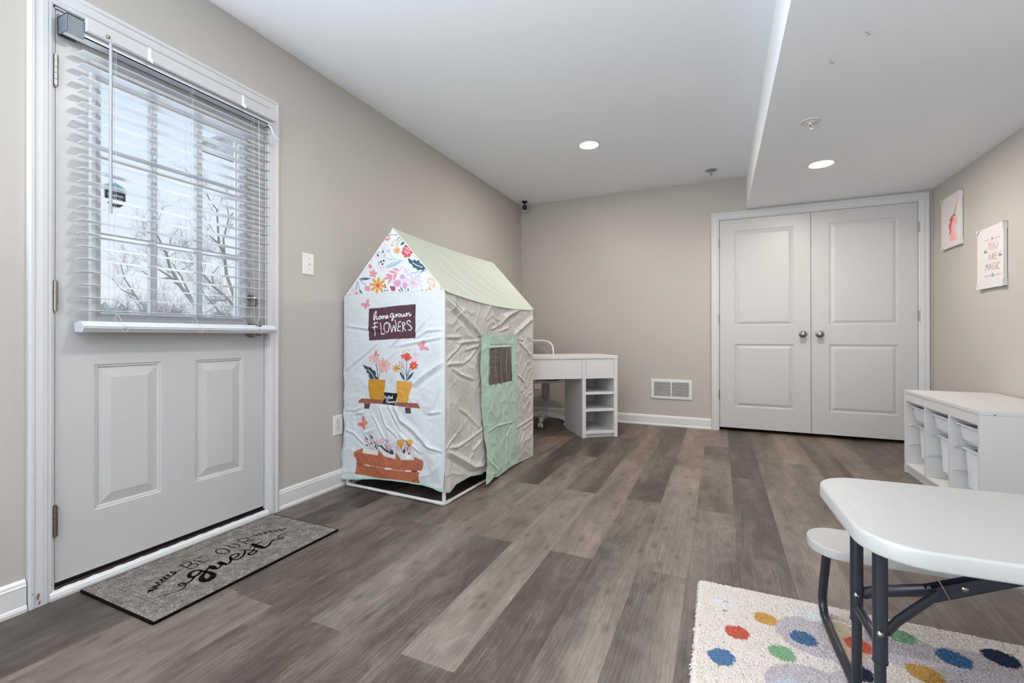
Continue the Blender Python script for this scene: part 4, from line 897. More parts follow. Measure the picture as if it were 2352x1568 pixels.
# ------------------------------------------------------------------ materials
def wall_mat(name, c):
    g = G(name)
    n = g.noise(g.oc(), 1.3, 2)
    a = lin(c)[:3]
    g.base(g.mix(n, tuple(v * .985 for v in a), tuple(min(1, v * 1.015) for v in a)))
    g.set(Roughness=0.75)
    g.b.inputs['Specular IOR Level'].default_value = 0.25
    g.bump(g.noise(g.oc(), 420, 2), 0.12, 0.002)
    return g.m


M_WALL = wall_mat('wall_paint', (182, 176, 169))
M_CEIL = wall_mat('ceiling_paint', (236, 239, 243))
M_TRIM = simple('trim_white', (214, 213, 211), 0.32, var=0.01, bump=0.03, bscale=60)
M_DOOR = simple('door_white', (188, 187, 186), 0.38, var=0.012, bump=0.05, bscale=120)
M_CASING = simple('casing_white', (200, 200, 201), 0.5, var=0.015, bump=0.04, bscale=90)
M_NICKEL = simple('satin_nickel', (150, 145, 140), 0.28, 1.0, var=0.05)
M_STEEL = simple('galvanised_steel', (160, 166, 172), 0.35, 0.9, var=0.12, vscale=60)
M_DARK = simple('dark_bronze_sill', (40, 32, 30), 0.4, 0.3, var=0.1)
M_BLACK = simple('black_plastic', (14, 14, 16), 0.3, var=0.05)
M_SLAT = simple('blind_vinyl', (206, 209, 213), 0.4, var=0.01)
M_CORD = simple('white_cord', (205, 206, 210), 0.8)
M_PLATE = simple('ivory_plate', (226, 222, 216), 0.35, var=0.01)
M_FURN = simple('white_foil_board', (214, 212, 212), 0.35, var=0.01)
M_FURN2 = simple('white_foil_board_cool', (200, 199, 198), 0.38, var=0.01)
M_HDPE = simple('white_blow_moulded_plastic', (168, 167, 165), 0.42, var=0.015, vscale=30, bump=0.05, bscale=500)
M_TUBE = simple('charcoal_powder_coat', (38, 42, 50), 0.32, 0.2, var=0.06)
M_BARK = simple('grey_bark', (200, 196, 190), 0.9, var=0.25, vscale=30)
M_TWIG = simple('grey_brown_twigs', (178, 168, 160), 0.9, var=0.2)
M_BLKINK = simple('black_ink', (13, 9, 8), 0.95, var=0.1, spec=0.05)


def glass_mat(name, tint=(0.97, 0.985, 1.0), gloss=0.06, milk=0.0):
    g = G(name)
    tr = g.n('ShaderNodeBsdfTransparent'); tr.inputs[0].default_value = (*tint, 1)
    gl = g.n('ShaderNodeBsdfGlossy'); gl.inputs['Roughness'].default_value = 0.03
    fr = g.n('ShaderNodeFresnel'); fr.inputs[0].default_value = 1.45
    mx = g.n('ShaderNodeMixShader')
    g.put(mx.inputs[0], g.math('MULTIPLY', fr.outputs[0], gloss / 0.06 * .6))
    g.t.links.new(tr.outputs[0], mx.inputs[1]); g.t.links.new(gl.outputs[0], mx.inputs[2])
    o = g.t.nodes['Material Output']
    res = mx.outputs[0]
    if milk:
        df = g.n('ShaderNodeBsdfDiffuse'); df.inputs[0].default_value = lin((190, 172, 156))
        m2 = g.n('ShaderNodeMixShader')
        g.put(m2.inputs[0], g.math('MULTIPLY', g.noise(g.scale(g.oc(), (1, 30, 2)), 1.0, 3), milk * 2))
        g.t.links.new(res, m2.inputs[1]); g.t.links.new(df.outputs[0], m2.inputs[2]); res = m2.outputs[0]
    g.t.links.new(res, o.inputs[0])
    return g.m


M_GLASS = glass_mat('clear_glass')


def emit_mat(name, col, s):
    g = G(name)
    g.base(col)
    g.b.inputs['Emission Color'].default_value = (*col, 1)
    g.b.inputs['Emission Strength'].default_value = s
    return g.m


M_LENS = emit_mat('lit_lamp_lens', (1.0, 0.95, 0.88), 14.0)


def attr_mat(name, rough=0.75, stripes=None, bump=None, trans=0.0):
    """colour from a per-vertex colour layer; alpha blends over a pinstripe weave"""
    g = G(name)
    at = g.n('ShaderNodeAttribute', attribute_name='print')
    col = at.outputs['Color']
    if stripes:
        base, line, per, duty = stripes
        uv = g.n('ShaderNodeAttribute', attribute_name='cloth')
        s = g.n('ShaderNodeSeparateXYZ'); g.put(s.inputs[0], uv.outputs['Vector'])
        ph = g.math('FRACT', g.math('MULTIPLY', s.outputs[0], 1.0 / per))
        m_ = g.math('LESS_THAN', ph, duty)
        wv = g.noise(g.scale(uv.outputs['Vector'], (900, 60, 1)), 1.0, 2)
        m_ = g.math('MULTIPLY', m_, g.math('MULTIPLY_ADD', wv, 0.8, 0.35, clamp=True))
        st = g.mix(m_, lin(base), lin(line))
        col = g.mix(at.outputs['Alpha'], st, col)
    g.base(col)
    g.set(Roughness=rough)
    g.b.inputs['Specular IOR Level'].default_value = 0.3
    if trans:
        g.b.inputs['Transmission Weight'].default_value = 0.0
    if bump:
        g.bump(g.noise(g.oc(), bump[0], 3, 0.6), bump[1], bump[2])
    return g.m


# ------------------------------------------------------------------ floor
def floor_mat():
    g = G('vinyl_plank_floor')
    pl = g.n('ShaderNodeAttribute', attribute_name='plank')     # r tone, g seed, b warm
    uv = g.n('ShaderNodeAttribute', attribute_name='pcoord')     # x across 0..1, y metres along
    s = g.n('ShaderNodeSeparateColor'); g.put(s.inputs[0], pl.outputs['Color'])
    q = g.n('ShaderNodeSeparateXYZ'); g.put(q.inputs[0], uv.outputs['Vector'])
    tone, seed, warm = s.outputs[0], s.outputs[1], s.outputs[2]
    u, v = q.outputs[0], q.outputs[1]
    cb = g.n('ShaderNodeCombineXYZ')
    g.put(cb.inputs[0], g.math('MULTIPLY', u, 0.1835)); g.put(cb.inputs[1], v); g.put(cb.inputs[2], g.math('MULTIPLY', seed, 37.0))
    P = cb.outputs[0]
    warp = g.noise(g.scale(P, (6, 1.8, 1)), 1.0, 2, 0.5)
    cb2 = g.n('ShaderNodeCombineXYZ')
    g.put(cb2.inputs[0], g.math('ADD', g.math('MULTIPLY', u, 0.1835), g.math('MULTIPLY', g.math('SUBTRACT', warp, 0.5), 0.05)))
    g.put(cb2.inputs[1], v); g.put(cb2.inputs[2], g.math('MULTIPLY', seed, 37.0))
    W = cb2.outputs[0]
    fine = g.noise(g.scale(P, (520, 28, 1)), 1.0, 3, 0.6)
    grain = g.noise(g.scale(W, (58, 3.4, 1)), 1.0, 5, 0.6, 0.25)
    patch = g.noise(g.scale(P, (15, 6.5, 1)), 1.0, 5, 0.62, 0.8)
    big = g.noise(g.scale(P, (5.5, 0.9, 1), (3, 1, 5)), 1.0, 2, 0.5)
    rings = g.n('ShaderNodeTexWave', wave_type='BANDS', bands_direction='X')
    g.put(rings.inputs['Vector'], g.scale(W, (1, 0.05, 1)))
    rings.inputs['Scale'].default_value = 26
    rings.inputs['Distortion'].default_value = 9
    rings.inputs['Detail'].default_value = 3
    rings.inputs['Detail Scale'].default_value = 1.3
    t = g.math('ADD', g.math('MULTIPLY', g.math('SUBTRACT', grain, 0.5), 0.5), g.math('MULTIPLY', g.math('SUBTRACT', fine, 0.5), 0.4))
    t = g.math('ADD', t, g.math('MULTIPLY', g.math('SUBTRACT', patch, 0.5), 0.7))
    t = g.math('ADD', t, g.math('MULTIPLY', g.math('SUBTRACT', big, 0.5), 0.95))
    t = g.math('ADD', t, g.math('MULTIPLY', g.math('SUBTRACT', rings.outputs['Fac'], 0.5), 0.10))
    t = g.math('ADD', g.math('MULTIPLY', t, 0.95), tone, clamp=True)
    cool = g.ramp(t, [(0.0, (58, 51, 47)), (0.3, (88, 79, 74)), (0.55, (120, 110, 103)), (0.8, (146, 135, 127)), (1.0, (170, 159, 149))])
    wrm = g.ramp(t, [(0.0, (60, 48, 40)), (0.3, (92, 77, 66)), (0.55, (125, 109, 96)), (0.8, (150, 134, 119)), (1.0, (176, 160, 143))])
    c = g.mix(warm, cool, wrm)
    # knots
    vo = g.n('ShaderNodeTexVoronoi', feature='F1')
    vo.voronoi_dimensions = '2D'
    kv = g.n('ShaderNodeCombineXYZ'); sw = g.n('ShaderNodeSeparateXYZ'); g.put(sw.inputs[0], W)
    g.put(kv.inputs[0], g.math('MULTIPLY_ADD', sw.outputs[0], 8.0, g.math('MULTIPLY', seed, 91.0)))
    g.put(kv.inputs[1], g.math('MULTIPLY_ADD', sw.outputs[1], 3.4, g.math('MULTIPLY', seed, 57.0)))
    g.put(vo.inputs['Vector'], kv.outputs[0]); vo.inputs['Scale'].default_value = 1.0
    kn = g.math('SUBTRACT', 1.0, g.math('MULTIPLY', vo.outputs['Distance'], 7.0), clamp=True)
    kn = g.math('MULTIPLY', kn, g.math('MULTIPLY_ADD', fine, 3.0, -0.6, clamp=True))
    ck = g.noise(g.scale(W, (120, 7, 1), (9, 2, 4)), 1.0, 3, 0.6)
    kn = g.math('MAXIMUM', kn, g.math('MULTIPLY', g.math('SUBTRACT', ck, 0.66), 7.0, clamp=True))
    c = g.mix(g.math('MULTIPLY', kn, 0.6), c, lin((58, 47, 40)))
    # bevelled seams
    e1 = g.math('GREATER_THAN', g.math('ABSOLUTE', g.math('SUBTRACT', u, 0.5)), 0.4945)
    c = g.mix(g.math('MULTIPLY', e1, 0.2), c, lin((60, 52, 46)))
    c = g.mix(1.0, c, (0.76, 0.735, 0.71, 1), 'MULTIPLY')
    g.base(c)
    g.put(g.b.inputs['Roughness'], g.math('MULTIPLY_ADD', grain, 0.16, 0.36))
    g.b.inputs['Specular IOR Level'].default_value = 0.42
    g.bump(g.math('SUBTRACT', g.math('ADD', g.math('MULTIPLY', fine, 0.6), grain), g.math('MULTIPLY', e1, 1.5)), 0.12, 0.003)
    return g.m


PW, PX0, PL = 0.1835, 0.005, 1.572
JOINT = {1: 1.885, 3: 1.078, 4: 1.866, 5: 1.075, 6: 1.861, 7: 1.072, 8: 1.857, 9: 2.635, 10: 1.860, 11: 2.620,
         12: 3.315, 13: 2.630, 14: 3.845, 15: 2.05, 16: 4.405, 17: 4.00, 18: 3.4, 0: 2.45, 2: 2.66, 19: 2.9, 20: 2.2}
# tone and warmth per (row, k-th joint index): k = plank that starts at joint + k*PL
TONE = {(0, -1): .46, (0, 0): .42, (1, -1): .3, (1, 0): .2, (2, -1): .46, (2, 0): .4, (3, -1): .58, (3, 0): .33, (4, -1): .45, (4, 0): .5,
        (5, -1): .36, (5, 0): .56, (5, 1): .3, (6, -1): .36, (6, 0): .55, (6, 1): .3, (7, -1): .38, (7, 0): .62, (7, 1): .36, (8, -1): .25, (8, 0): .6,
        (9, -1): .5, (9, 0): .36, (9, 1): .3, (10, -1): .47, (10, 0): .64, (10, 1): .6, (11, -1): .52, (11, 0): .45, (11, 1): .6,
        (12, -1): .3, (12, 0): .32, (13, -1): .58, (13, 0): .5, (13, 1): .42, (14, -1): .52, (14, 0): .56, (15, 0): .34, (15, 1): .36, (15, -1): .4, (16, -1): .47,
        (16, 0): .5, (17, -1): .46, (17, 0): .36, (18, 0): .4, (18, -1): .5}
rnd = random.Random(5)
mb = MB(); cols = []; pcs = []
for row in range(0, 22):
    x0 = PX0 + (row - (1 if row == -1 else 0)) * PW
    xa, xb = (x0 if row else -0.02), min(x0 + PW, WR + .02)
    if x0 > WR: break
    j0 = JOINT[row]
    k = math.floor((YF - .1 - j0) / PL)
    while j0 + k * PL < D + .05:
        ya, yb = max(j0 + k * PL, YF), min(j0 + (k + 1) * PL, D + 0.75)
        if yb > ya:
            kk = k
            t_ = TONE.get((row, kk), rnd.uniform(.3, .6))
            sd = rnd.random(); wm = min(1, max(0, (ya - 1.2) / 3.5 + rnd.uniform(-.15, .15)))
            mb.add([(xa, ya, 0), (xb, ya, 0), (xb, yb, 0), (xa, yb, 0)], [(0, 1, 2, 3)])
            cols += [(t_, sd, wm, 1)] * 4
            pcs += [(0, ya - j0 + 50, 0), (1, ya - j0 + 50, 0), (1, yb - j0 + 50, 0), (0, yb - j0 + 50, 0)]
        k += 1
fl = mb.build('floor', floor_mat())
tag(fl, kind='structure')
at = fl.data.color_attributes.new('plank', 'FLOAT_COLOR', 'POINT')
at.data.foreach_set('color', [c for q in cols for c in q])
at = fl.data.attributes.new('pcoord', 'FLOAT_VECTOR', 'POINT')
at.data.foreach_set('vector', [c for q in pcs for c in q])

# ------------------------------------------------------------------ shell
OY0, OY1, OZ = 0.782, 1.612, 2.095      # entrance opening
WY0, WY1, WZ0, WZ1 = -1.9, -0.2, 0.5, 2.0  # glazed opening behind the camera
mb = MB()
T = 0.15
mb.box((-T, YF - T, 0), (0, WY0, H)); mb.box((-T, WY0, 0), (0, WY1, WZ0)); mb.box((-T, WY0, WZ1), (0, WY1, H))
mb.box((-T, WY1, 0), (0, OY0, H)); mb.box((-T, OY0, OZ), (0, OY1, H)); mb.box((-T, OY1, 0), (0, D + T, H))
tag(mb.build('wall_left', M_WALL), kind='structure')
BX0, BX1, BZ = 2.128, 3.682, 2.078
mb = MB()
mb.box((0, D, 0), (BX0, D + .12, H)); mb.box((BX1, D, 0), (WR + T, D + .12, H)); mb.box((BX0, D, BZ), (BX1, D + .12, H))
tag(mb.build('wall_back', M_WALL), kind='structure')
mb = MB()
mb.box((BX0 - .1, D + .75, 0), (WR + T, D + .8, H)); mb.box((BX0 - .15, D + .12, 0), (BX0 - .1, D + .8, H)); mb.box((WR + .1, D + .12, 0), (WR + T, D + .75, H)); mb.box((BX0 - .1, D + .12, H - .05), (WR + .1, D + .75, H))
tag(mb.build('wall_closet', M_WALL), kind='structure')
tag(MB().box((WR, YF - T, 0), (WR + T, D, H)).build('wall_right', M_WALL), kind='structure')
mb = MB()
mb.box((-T, YF - T, 0), (.8, YF, H)); mb.box((3.2, YF - T, 0), (WR, YF, H)); mb.box((.8, YF - T, 0), (3.2, YF, WZ0)); mb.box((.8, YF - T, WZ1), (3.2, YF, H))
tag(mb.build('wall_front', M_WALL), kind='structure')
tag(MB().box((-T, YF - T, H), (WR + T, D + .8, H + .12)).build('ceiling', M_CEIL), kind='structure')
tag(MB().box((XS, YF, HS), (WR, D, H)).build('ceiling_soffit', M_CEIL), kind='structure')
tag(MB().box((-T, YF - T, -.12), (WR + T, D + .8, -.002)).build('floor_slab', M_DARK), kind='structure')


def sweep(mb, prof, path, side, mi=0, closed=False):
    """prof [(offset across, height out)], path of (p) with mitres; side(p_i, off, out)->xyz"""
    n = len(prof); vs = []
    for i in range(len(path)):
        for off, out_ in prof:
            vs.append(side(i, off, out_))
    fs = []
    for i in range(len(path) - 1):
        for k in range(n - 1):
            fs.append((i * n + k, i * n + k + 1, (i + 1) * n + k + 1, (i + 1) * n + k))
    mb.add(vs, fs, mi)
    return mb


# casing profile: offset from the opening outwards, thickness
CP = [(0, 0), (0, .009), (.006, .012), (.012, .0115), (.016, .015), (.03, .0165), (.046, .0145), (.05, .018), (.058, .0185), (.064, .016), (.064, 0)]


def casing(name, a0, a1, top, fr, wd=.064):
    mb = MB()
    k = wd / .064
    path = [(a0, 0, -1, 0), (a0, top, -1, 1), (a1, top, 1, 1), (a1, 0, 1, 0)]

    def side(i, off, out_):
        a, z, sa, sz = path[i]
        return fr(a + sa * off * k, z + sz * off * k, out_)
    sweep(mb, CP, path, side)
    mb.f = [f[::-1] for f in mb.f]
    return tag(mb.build(name, M_CASING), kind='structure')


casing('trim_1', 0.781, 1.612, 2.096, lambda a, z, o: (o, a, z))
t1 = bpy.data.objects['trim_1']
M_CHIP = simple('bare_wood_chip', (120, 92, 72), .8, var=.2)
mb = MB()
for y, z, a, b in ((.741, .036, .0035, .011), (.7445, .014, .0028, .007), (.727, .05, .0012, .004), (.775, .058, .001, .0025)):
    mb.add([(.0186, y + a * math.cos(t) * (1 + .3 * math.sin(3 * t)), z + b * math.sin(t) + a * math.cos(t)) for t in [i * PI / 5 for i in range(10)]], [tuple(range(10))])
mb.build('chipped_paint', M_CHIP, t1)
c2 = casing('trim_2', 2.134, 3.674, 2.071, lambda a, z, o: (a, D - o, z), .070)
# jambs
mb = MB()
mb.box((-T, OY0, 0), (0.001, 0.7885, OZ)).box((-T, 1.6045, 0), (0.001, OY1, OZ)).box((-T, OY0, 2.0885), (0.001, OY1, OZ))
mb.box((-.062, .7885, 0), (-.049, .8, 2.0885)).box((-.062, 1.593, 0), (-.049, 1.6045, 2.0885))
tag(mb.build('trim_3', M_CASING), kind='structure')
mb = MB()
mb.box((BX0, D - .001, 0), (2.1355, D + .12, BZ)).box((3.6725, D - .001, 0), (BX1, D + .12, BZ)).box((2.1355, D - .001, 2.0675), (3.6725, D + .12, BZ))
tag(mb.build('trim_4', M_CASING), kind='structure')
# dark sill under the entrance door and white strip before it
mb = MB()
mb.box((-T, .7885, 0), (-.002, 1.6045, .034)).box((-.04, .7885, .034), (-.012, 1.6045, .05))
mb.tube([(-.004, .79, .033), (-.004, 1.604, .033)], .006, 8)
tag(mb.build('trim_5', M_DARK), kind='structure')
pf = [(0, .0), (.018, .0), (.0195, .01), (.017, .022), (.010, .029), (0, .031)]
mb = MB()
n_ = 60
for i in range(n_ + 1):
    y = .772 + (1.618 - .772) * i / n_
    jag = .0012 * math.sin(i * 2.3) + .0012 * math.sin(i * 5.1)
    for a, b in pf: mb.v.append((a, y, b + (jag if b > .028 else 0)))
k = len(pf)
for i in range(n_):
    for j in range(k - 1):
        mb.f.append((i * k + j, (i + 1) * k + j, (i + 1) * k + j + 1, i * k + j + 1)); mb.mi.append(0); mb.sm.append(False)
mb.f.append(tuple(range(k))); mb.mi.append(0); mb.sm.append(False)
tag(mb.build('trim_6', M_TRIM), kind='structure')

# baseboards
BP = [(.018, 0), (.019, .010), (.016, .019), (.0125, .022), (.0125, .082), (.0135, .084), (.013, .088), (.0105, .091), (.0105, .094), (.009, .1), (.004, .106), (0, .107)]


def baseboard(name, segs):
    mb = MB(); k = len(BP)
    for p, q, nrm in segs:
        p, q, nrm = Vector(p), Vector(q), Vector(nrm)
        vs = []
        for e_ in (p, q):
            for o_, z in BP: vs.append(e_ + nrm * o_ + Vector((0, 0, z)))
        fs = [(j, k + j, k + j + 1, j + 1) for j in range(k - 1)]
        fs = [f if (q - p).cross(Vector((0, 0, 1))).dot(nrm) > 0 else f[::-1] for f in fs]
        mb.add(vs, fs)
        mb.add(vs[:k] + [p], [tuple(range(k + 1))]); mb.add(vs[k:] + [q], [tuple(range(k + 1))])
    return tag(mb.build(name, M_TRIM), kind='structure')


baseboard('baseboard_left', [((0, YF, 0), (0, .714, 0), (1, 0, 0)), ((0, 1.678, 0), (0, D, 0), (1, 0, 0))])
baseboard('baseboard_back', [((0, D, 0), (2.062, D, 0), (0, -1, 0))])
baseboard('baseboard_right', [((WR, YF, 0), (WR, D, 0), (-1, 0, 0))])
baseboard('baseboard_front', [((0, YF, 0), (WR, YF, 0), (0, 1, 0))])

# window behind the camera (never in this view, lights the room)
w2 = thing('window_1', None, None, (0, -1.05, WZ0), kind='structure')
mb = MB()
for a, b in ((WY0, WY0 + .05), (WY1 - .05, WY1), (-1.075, -1.025)):
    mb.box((-.1, a, WZ0), (-.04, b, WZ1))
for a, b in ((WZ0, WZ0 + .05), (WZ1 - .05, WZ1), (1.23, 1.27)):
    mb.box((-.1, WY0, a), (-.04, WY1, b))
mb.build('window_frame', M_TRIM, w2)
MB().box((-.075, WY0, WZ0), (-.071, WY1, WZ1)).build('pane', M_GLASS, w2)
w3 = thing('window_2_added', None, None, (2.0, YF, WZ0), kind='structure')  # unseen window, added to go with the extra daylight
mb = MB()
for a, b in ((.8, .85), (3.15, 3.2), (1.575, 1.625), (2.375, 2.425)):
    mb.box((a, YF - .1, WZ0), (b, YF - .04, WZ1))
for a, b in ((WZ0, WZ0 + .05), (WZ1 - .05, WZ1)):
    mb.box((.8, YF - .1, a), (3.2, YF - .04, b))
mb.build('window_frame', M_TRIM, w3)
MB().box((.8, YF - .075, WZ0), (3.2, YF - .071, WZ1)).build('pane', M_GLASS, w3)


def panel_face(mb, U0, U1, V0, V1, rects, prof, fr, mi=0, cap=True):
    us = sorted(set([U0, U1] + [r[0] for r in rects] + [r[1] for r in rects]))
    vs = sorted(set([V0, V1] + [r[2] for r in rects] + [r[3] for r in rects]))
    for i in range(len(us) - 1):
        for j in range(len(vs) - 1):
            cu, cv_ = (us[i] + us[i + 1]) / 2, (vs[j] + vs[j + 1]) / 2
            if any(r[0] < cu < r[1] and r[2] < cv_ < r[3] for r in rects): continue
            mb.add([fr(us[i], vs[j], 0), fr(us[i + 1], vs[j], 0), fr(us[i + 1], vs[j + 1], 0), fr(us[i], vs[j + 1], 0)], [(0, 1, 2, 3)], mi)
    for r in rects:
        rg = []
        for ins, dp in prof:
            rg.append([fr(r[0] + ins, r[2] + ins, dp), fr(r[1] - ins, r[2] + ins, dp), fr(r[1] - ins, r[3] - ins, dp), fr(r[0] + ins, r[3] - ins, dp)])
        v_ = [p for q in rg for p in q]
        fs = []
        for a in range(len(rg) - 1):
            for k in range(4):
                fs.append((a * 4 + k, a * 4 + (k + 1) % 4, (a + 1) * 4 + (k + 1) % 4, (a + 1) * 4 + k))
        if cap: fs.append(tuple(4 * (len(rg) - 1) + k for k in range(4)))
        mb.add(v_, fs, mi)


def hinge(parent, fr, z0, z1, r=.007):
    mb = MB()
    n = 5; L = (z1 - z0) / n
    for i in range(n):
        p = [fr(0, z0 + i * L + .0006, .006), fr(0, z0 + (i + 1) * L - .0006, .006)]
        mb.tube(p, r, 10)
    mb.tube([fr(0, z0 - .004, .006), fr(0, z1 + .004, .006)], r * .6, 8)
    a = fr(-.016, z0, .0008); b = fr(0, z1, .0028)
    mb.box(a, b)
    return mb.build('hinge', M_NICKEL, parent)


# ------------------------------------------------------------------ entrance door
d1 = thing('door_1', None, None, (0, 0.792, 0), kind='structure')
mb = MB()
frD = lambda y, z, d: (-.003 + d, y, z)
LY0, LY1, LZ0, LZ1 = .7915, 1.6015, .053, 2.085
lite = (.896, 1.496, .99, 1.925)
PP = [(0, 0), (.003, -.003), (.009, -.0035), (.013, -.0075), (.017, -.0075), (.048, -.001), (.051, .0)]
mb2 = MB()
panel_face(mb2, LY0, LY1, LZ0, LZ1, [(.903, 1.129, .272, .82), (1.264, 1.489, .272, .82)], PP, frD)
# cut the glazed opening out by rebuilding the upper band
mb = MB()
panel_face(mb, LY0, LY1, LZ0, .95, [(.903, 1.129, .272, .82), (1.264, 1.489, .272, .82)], PP, frD)
panel_face(mb, LY0, LY1, .95, LZ1, [lite], [(0, 0), (0.0, -.044)], frD, cap=False)
for a, b, c_, d_ in ((LY0, LY0, 0, 0), (LY1, LY1, 0, 0)):
    mb.add([(-.003, a, LZ0), (-.047, a, LZ0), (-.047, a, LZ1), (-.003, a, LZ1)], [(0, 1, 2, 3)])
mb.add([(-.003, LY0, LZ0), (-.047, LY0, LZ0), (-.047, LY1, LZ0), (-.003, LY1, LZ0)], [(0, 1, 2, 3)])
mb.add([(-.003, LY0, LZ1), (-.047, LY0, LZ1), (-.047, LY1, LZ1), (-.003, LY1, LZ1)], [(0, 1, 2, 3)])
panel_face(mb, LY0, LY1, LZ0, LZ1, [lite], [(0, 0)], lambda y, z, d: (-.047, y, z), cap=False)
leaf_ = mb.build('door_leaf', M_DOOR, d1)
mb = MB()
LP = [(-.012, 0), (-.012, .004), (-.006, .011), (.004, .013), (.014, .009), (.018, .004), (.024, .004), (.028, -.006), (.028, -.02)]
for ins_sign in (1,):
    rg = []
    for ins, dp in LP:
        rg.append([frD(lite[0] + ins, lite[2] + ins, dp), frD(lite[1] - ins, lite[2] + ins, dp), frD(lite[1] - ins, lite[3] - ins, dp), frD(lite[0] + ins, lite[3] - ins, dp)])
    v_ = [p for q in rg for p in q]
    mb.add(v_, [(a * 4 + k, a * 4 + (k + 1) % 4, (a + 1) * 4 + (k + 1) % 4, (a + 1) * 4 + k) for a in range(len(rg) - 1) for k in range(4)])
GY0, GY1, GZ0, GZ1 = lite[0] + .026, lite[1] - .026, lite[2] + .026, lite[3] - .026
mb.box((-.047, lite[0], lite[2]), (-.03, GY0, lite[3])).box((-.047, GY1, lite[2]), (-.03, lite[1], lite[3])).box((-.047, GY0, lite[2]), (-.03, GY1, GZ0)).box((-.047, GY0, GZ1), (-.03, GY1, lite[3]))
wf = mb.build('window_frame', M_CASING, d1)
mb = MB()
for i in (1, 2):
    y = GY0 + (GY1 - GY0) * i / 3
    mb.box((-.034, y - .0125, GZ0), (-.012, y + .0125, GZ1)).box((-.0125, y - .006, GZ0), (-.006, y + .006, GZ1))
    z = GZ0 + (GZ1 - GZ0) * i / 3
    for g0, g1 in zip([GY0] + [GY0 + (GY1 - GY0) * k / 3 + .0124 for k in (1, 2)], [GY0 + (GY1 - GY0) * k / 3 - .0124 for k in (1, 2)] + [GY1]):
        mb.box((-.0338, g0, z - .0125), (-.0123, g1, z + .0125)).box((-.0128, g0, z - .006), (-.0063, g1, z + .006))
mb.build('muntins', M_CASING, wf)
MB().box((-.0355, GY0 - .01, GZ0 - .01), (-.0345, GY1 + .01, GZ1 + .01)).build('pane', M_GLASS, wf)
for z0, z1 in ((1.812, 1.922), (1.018, 1.12), (.222, .327)):
    hinge(d1, lambda y, z, o: (o, .789 + y, z), z0, z1)
mb = MB()
mb.lathe([(.034, 0), (.034, .008), (.028, .014), (.012, .015)], (-.003, 1.53, 1.10), 'x', 28)
mb.box((.012, 1.516, 1.097), (.03, 1.545, 1.104), 0, .002)
db = mb.build('deadbolt', M_NICKEL, d1)
mb = MB()
mb.lathe([(.036, 0), (.036, .007), (.03, .013), (.014, .016), (.013, .036), (.022, .043), (.029, .054), (.028, .064), (.018, .07), (0, .071)], (-.003, 1.53, .955), 'x', 28)
mb.build('door_knob', M_NICKEL, d1)

# ------------------------------------------------------------------ closet doors
CPR = [(0, 0), (.003, -.004), (.008, -.0045), (.013, -.009), (.018, -.009), (.040, -.0015), (.042, -.001)]
for n_, (x0, x1, hx) in enumerate(((2.1385, 2.9005, 2.131), (2.9045, 3.6695, 3.677))):
    dd = thing('door_%d' % (n_ + 2), None, None, (x0, D, 0), kind='structure')
    fr = lambda x, z, d: (x, D + .002 - d, z)
    pr = (2.271, 2.768) if n_ == 0 else (3.041, 3.541)
    mb = MB()
    panel_face(mb, x0, x1, .033, 2.065, [(pr[0], pr[1], 1.027, 1.955), (pr[0], pr[1], .238, .851)], CPR, fr)
    a, b = D + .002, D + .037
    for x in (x0, x1): mb.add([(x, a, .033), (x, b, .033), (x, b, 2.065), (x, a, 2.065)], [(0, 1, 2, 3)])
    for z in (.033, 2.065): mb.add([(x0, a, z), (x1, a, z), (x1, b, z), (x0, b, z)], [(0, 1, 2, 3)])
    mb.add([(x0, b, .033), (x1, b, .033), (x1, b, 2.065), (x0, b, 2.065)], [(0, 1, 2, 3)])
    mb.build('door_leaf', M_DOOR, dd)
    for zc in ((1.84, 1.094, .353) if n_ == 0 else (1.852, 1.098, .356)):
        hinge(dd, (lambda x, z, o: (hx + x * (1 if n_ == 0 else -1), D - .001 - o, z)), zc - .045, zc + .045, .0065)
    kx = 2.838 if n_ == 0 else 2.969
    MB().lathe([(.030, 0), (.032, .003), (.030, .006), (.021, .009), (.012, .012), (.011, .03), (.018, .036), (.0265, .044), (.0275, .05), (.024, .056), (.013, .0605), (0, .062)], (kx, D + .002, .944), 'y', 32, 0, -1).build('door_knob', M_NICKEL, dd)
    sx = 2.81 if n_ == 0 else 2.985
    MB().box((sx, D - .0, 2.0655), (sx + .05, D + .03, 2.0705)).build('catch_plate', M_BLACK, dd)

# ------------------------------------------------------------------ window blind
bl = thing('window_blind', 'white two-inch slatted blind hanging over the glazed half of the entrance door', 'blind', (0.0, .84, .945))
SZ = [1.953 - .0467 * i for i in range(21)]
BY0, BY1 = .842, 1.592
ST = .0019
mb = MB()
rnd = random.Random(3)
for z in SZ:
    tl = rnd.uniform(-.0012, .0012)
    prof = []
    n = 8
    for i in range(n + 1):
        t = i / n
        prof.append((.014 + .048 * t, z + .0026 + .0005 * (1 - (2 * t - 1) ** 2) + tl * (t - .5) * 2))
    vs = []
    for y in (BY0, BY1):
        for x, zz in prof: vs.append((x, y, zz))
        for x, zz in prof[::-1]: vs.append((x, y, zz - ST))
    m = 2 * (n + 1)
    mb.add(vs, [(i, (i + 1) % m, m + (i + 1) % m, m + i) for i in range(m)], 0, False)
    mb.add(vs[:m], [tuple(range(m))[::-1]]); mb.add(vs[m:], [tuple(range(m))])
mb.build('slats', M_SLAT, bl)
mb = MB()
mb.prism([(.010, BY0 - .004, .974), (.046, BY0 - .004, .982), (.056, BY0 - .004, .981), (.077, BY0 - .004, .965), (.080, BY0 - .004, .964), (.080, BY0 - .004, .9615), (.0765, BY0 - .004, .960), (.080, BY0 - .004, .9585), (.080, BY0 - .004, .956), (.068, BY0 - .004, .941), (.014, BY0 - .004, .943)], (0, BY1 - BY0 + .028, 0))
br_ = mb.build('bottom_rail', M_SLAT, bl)
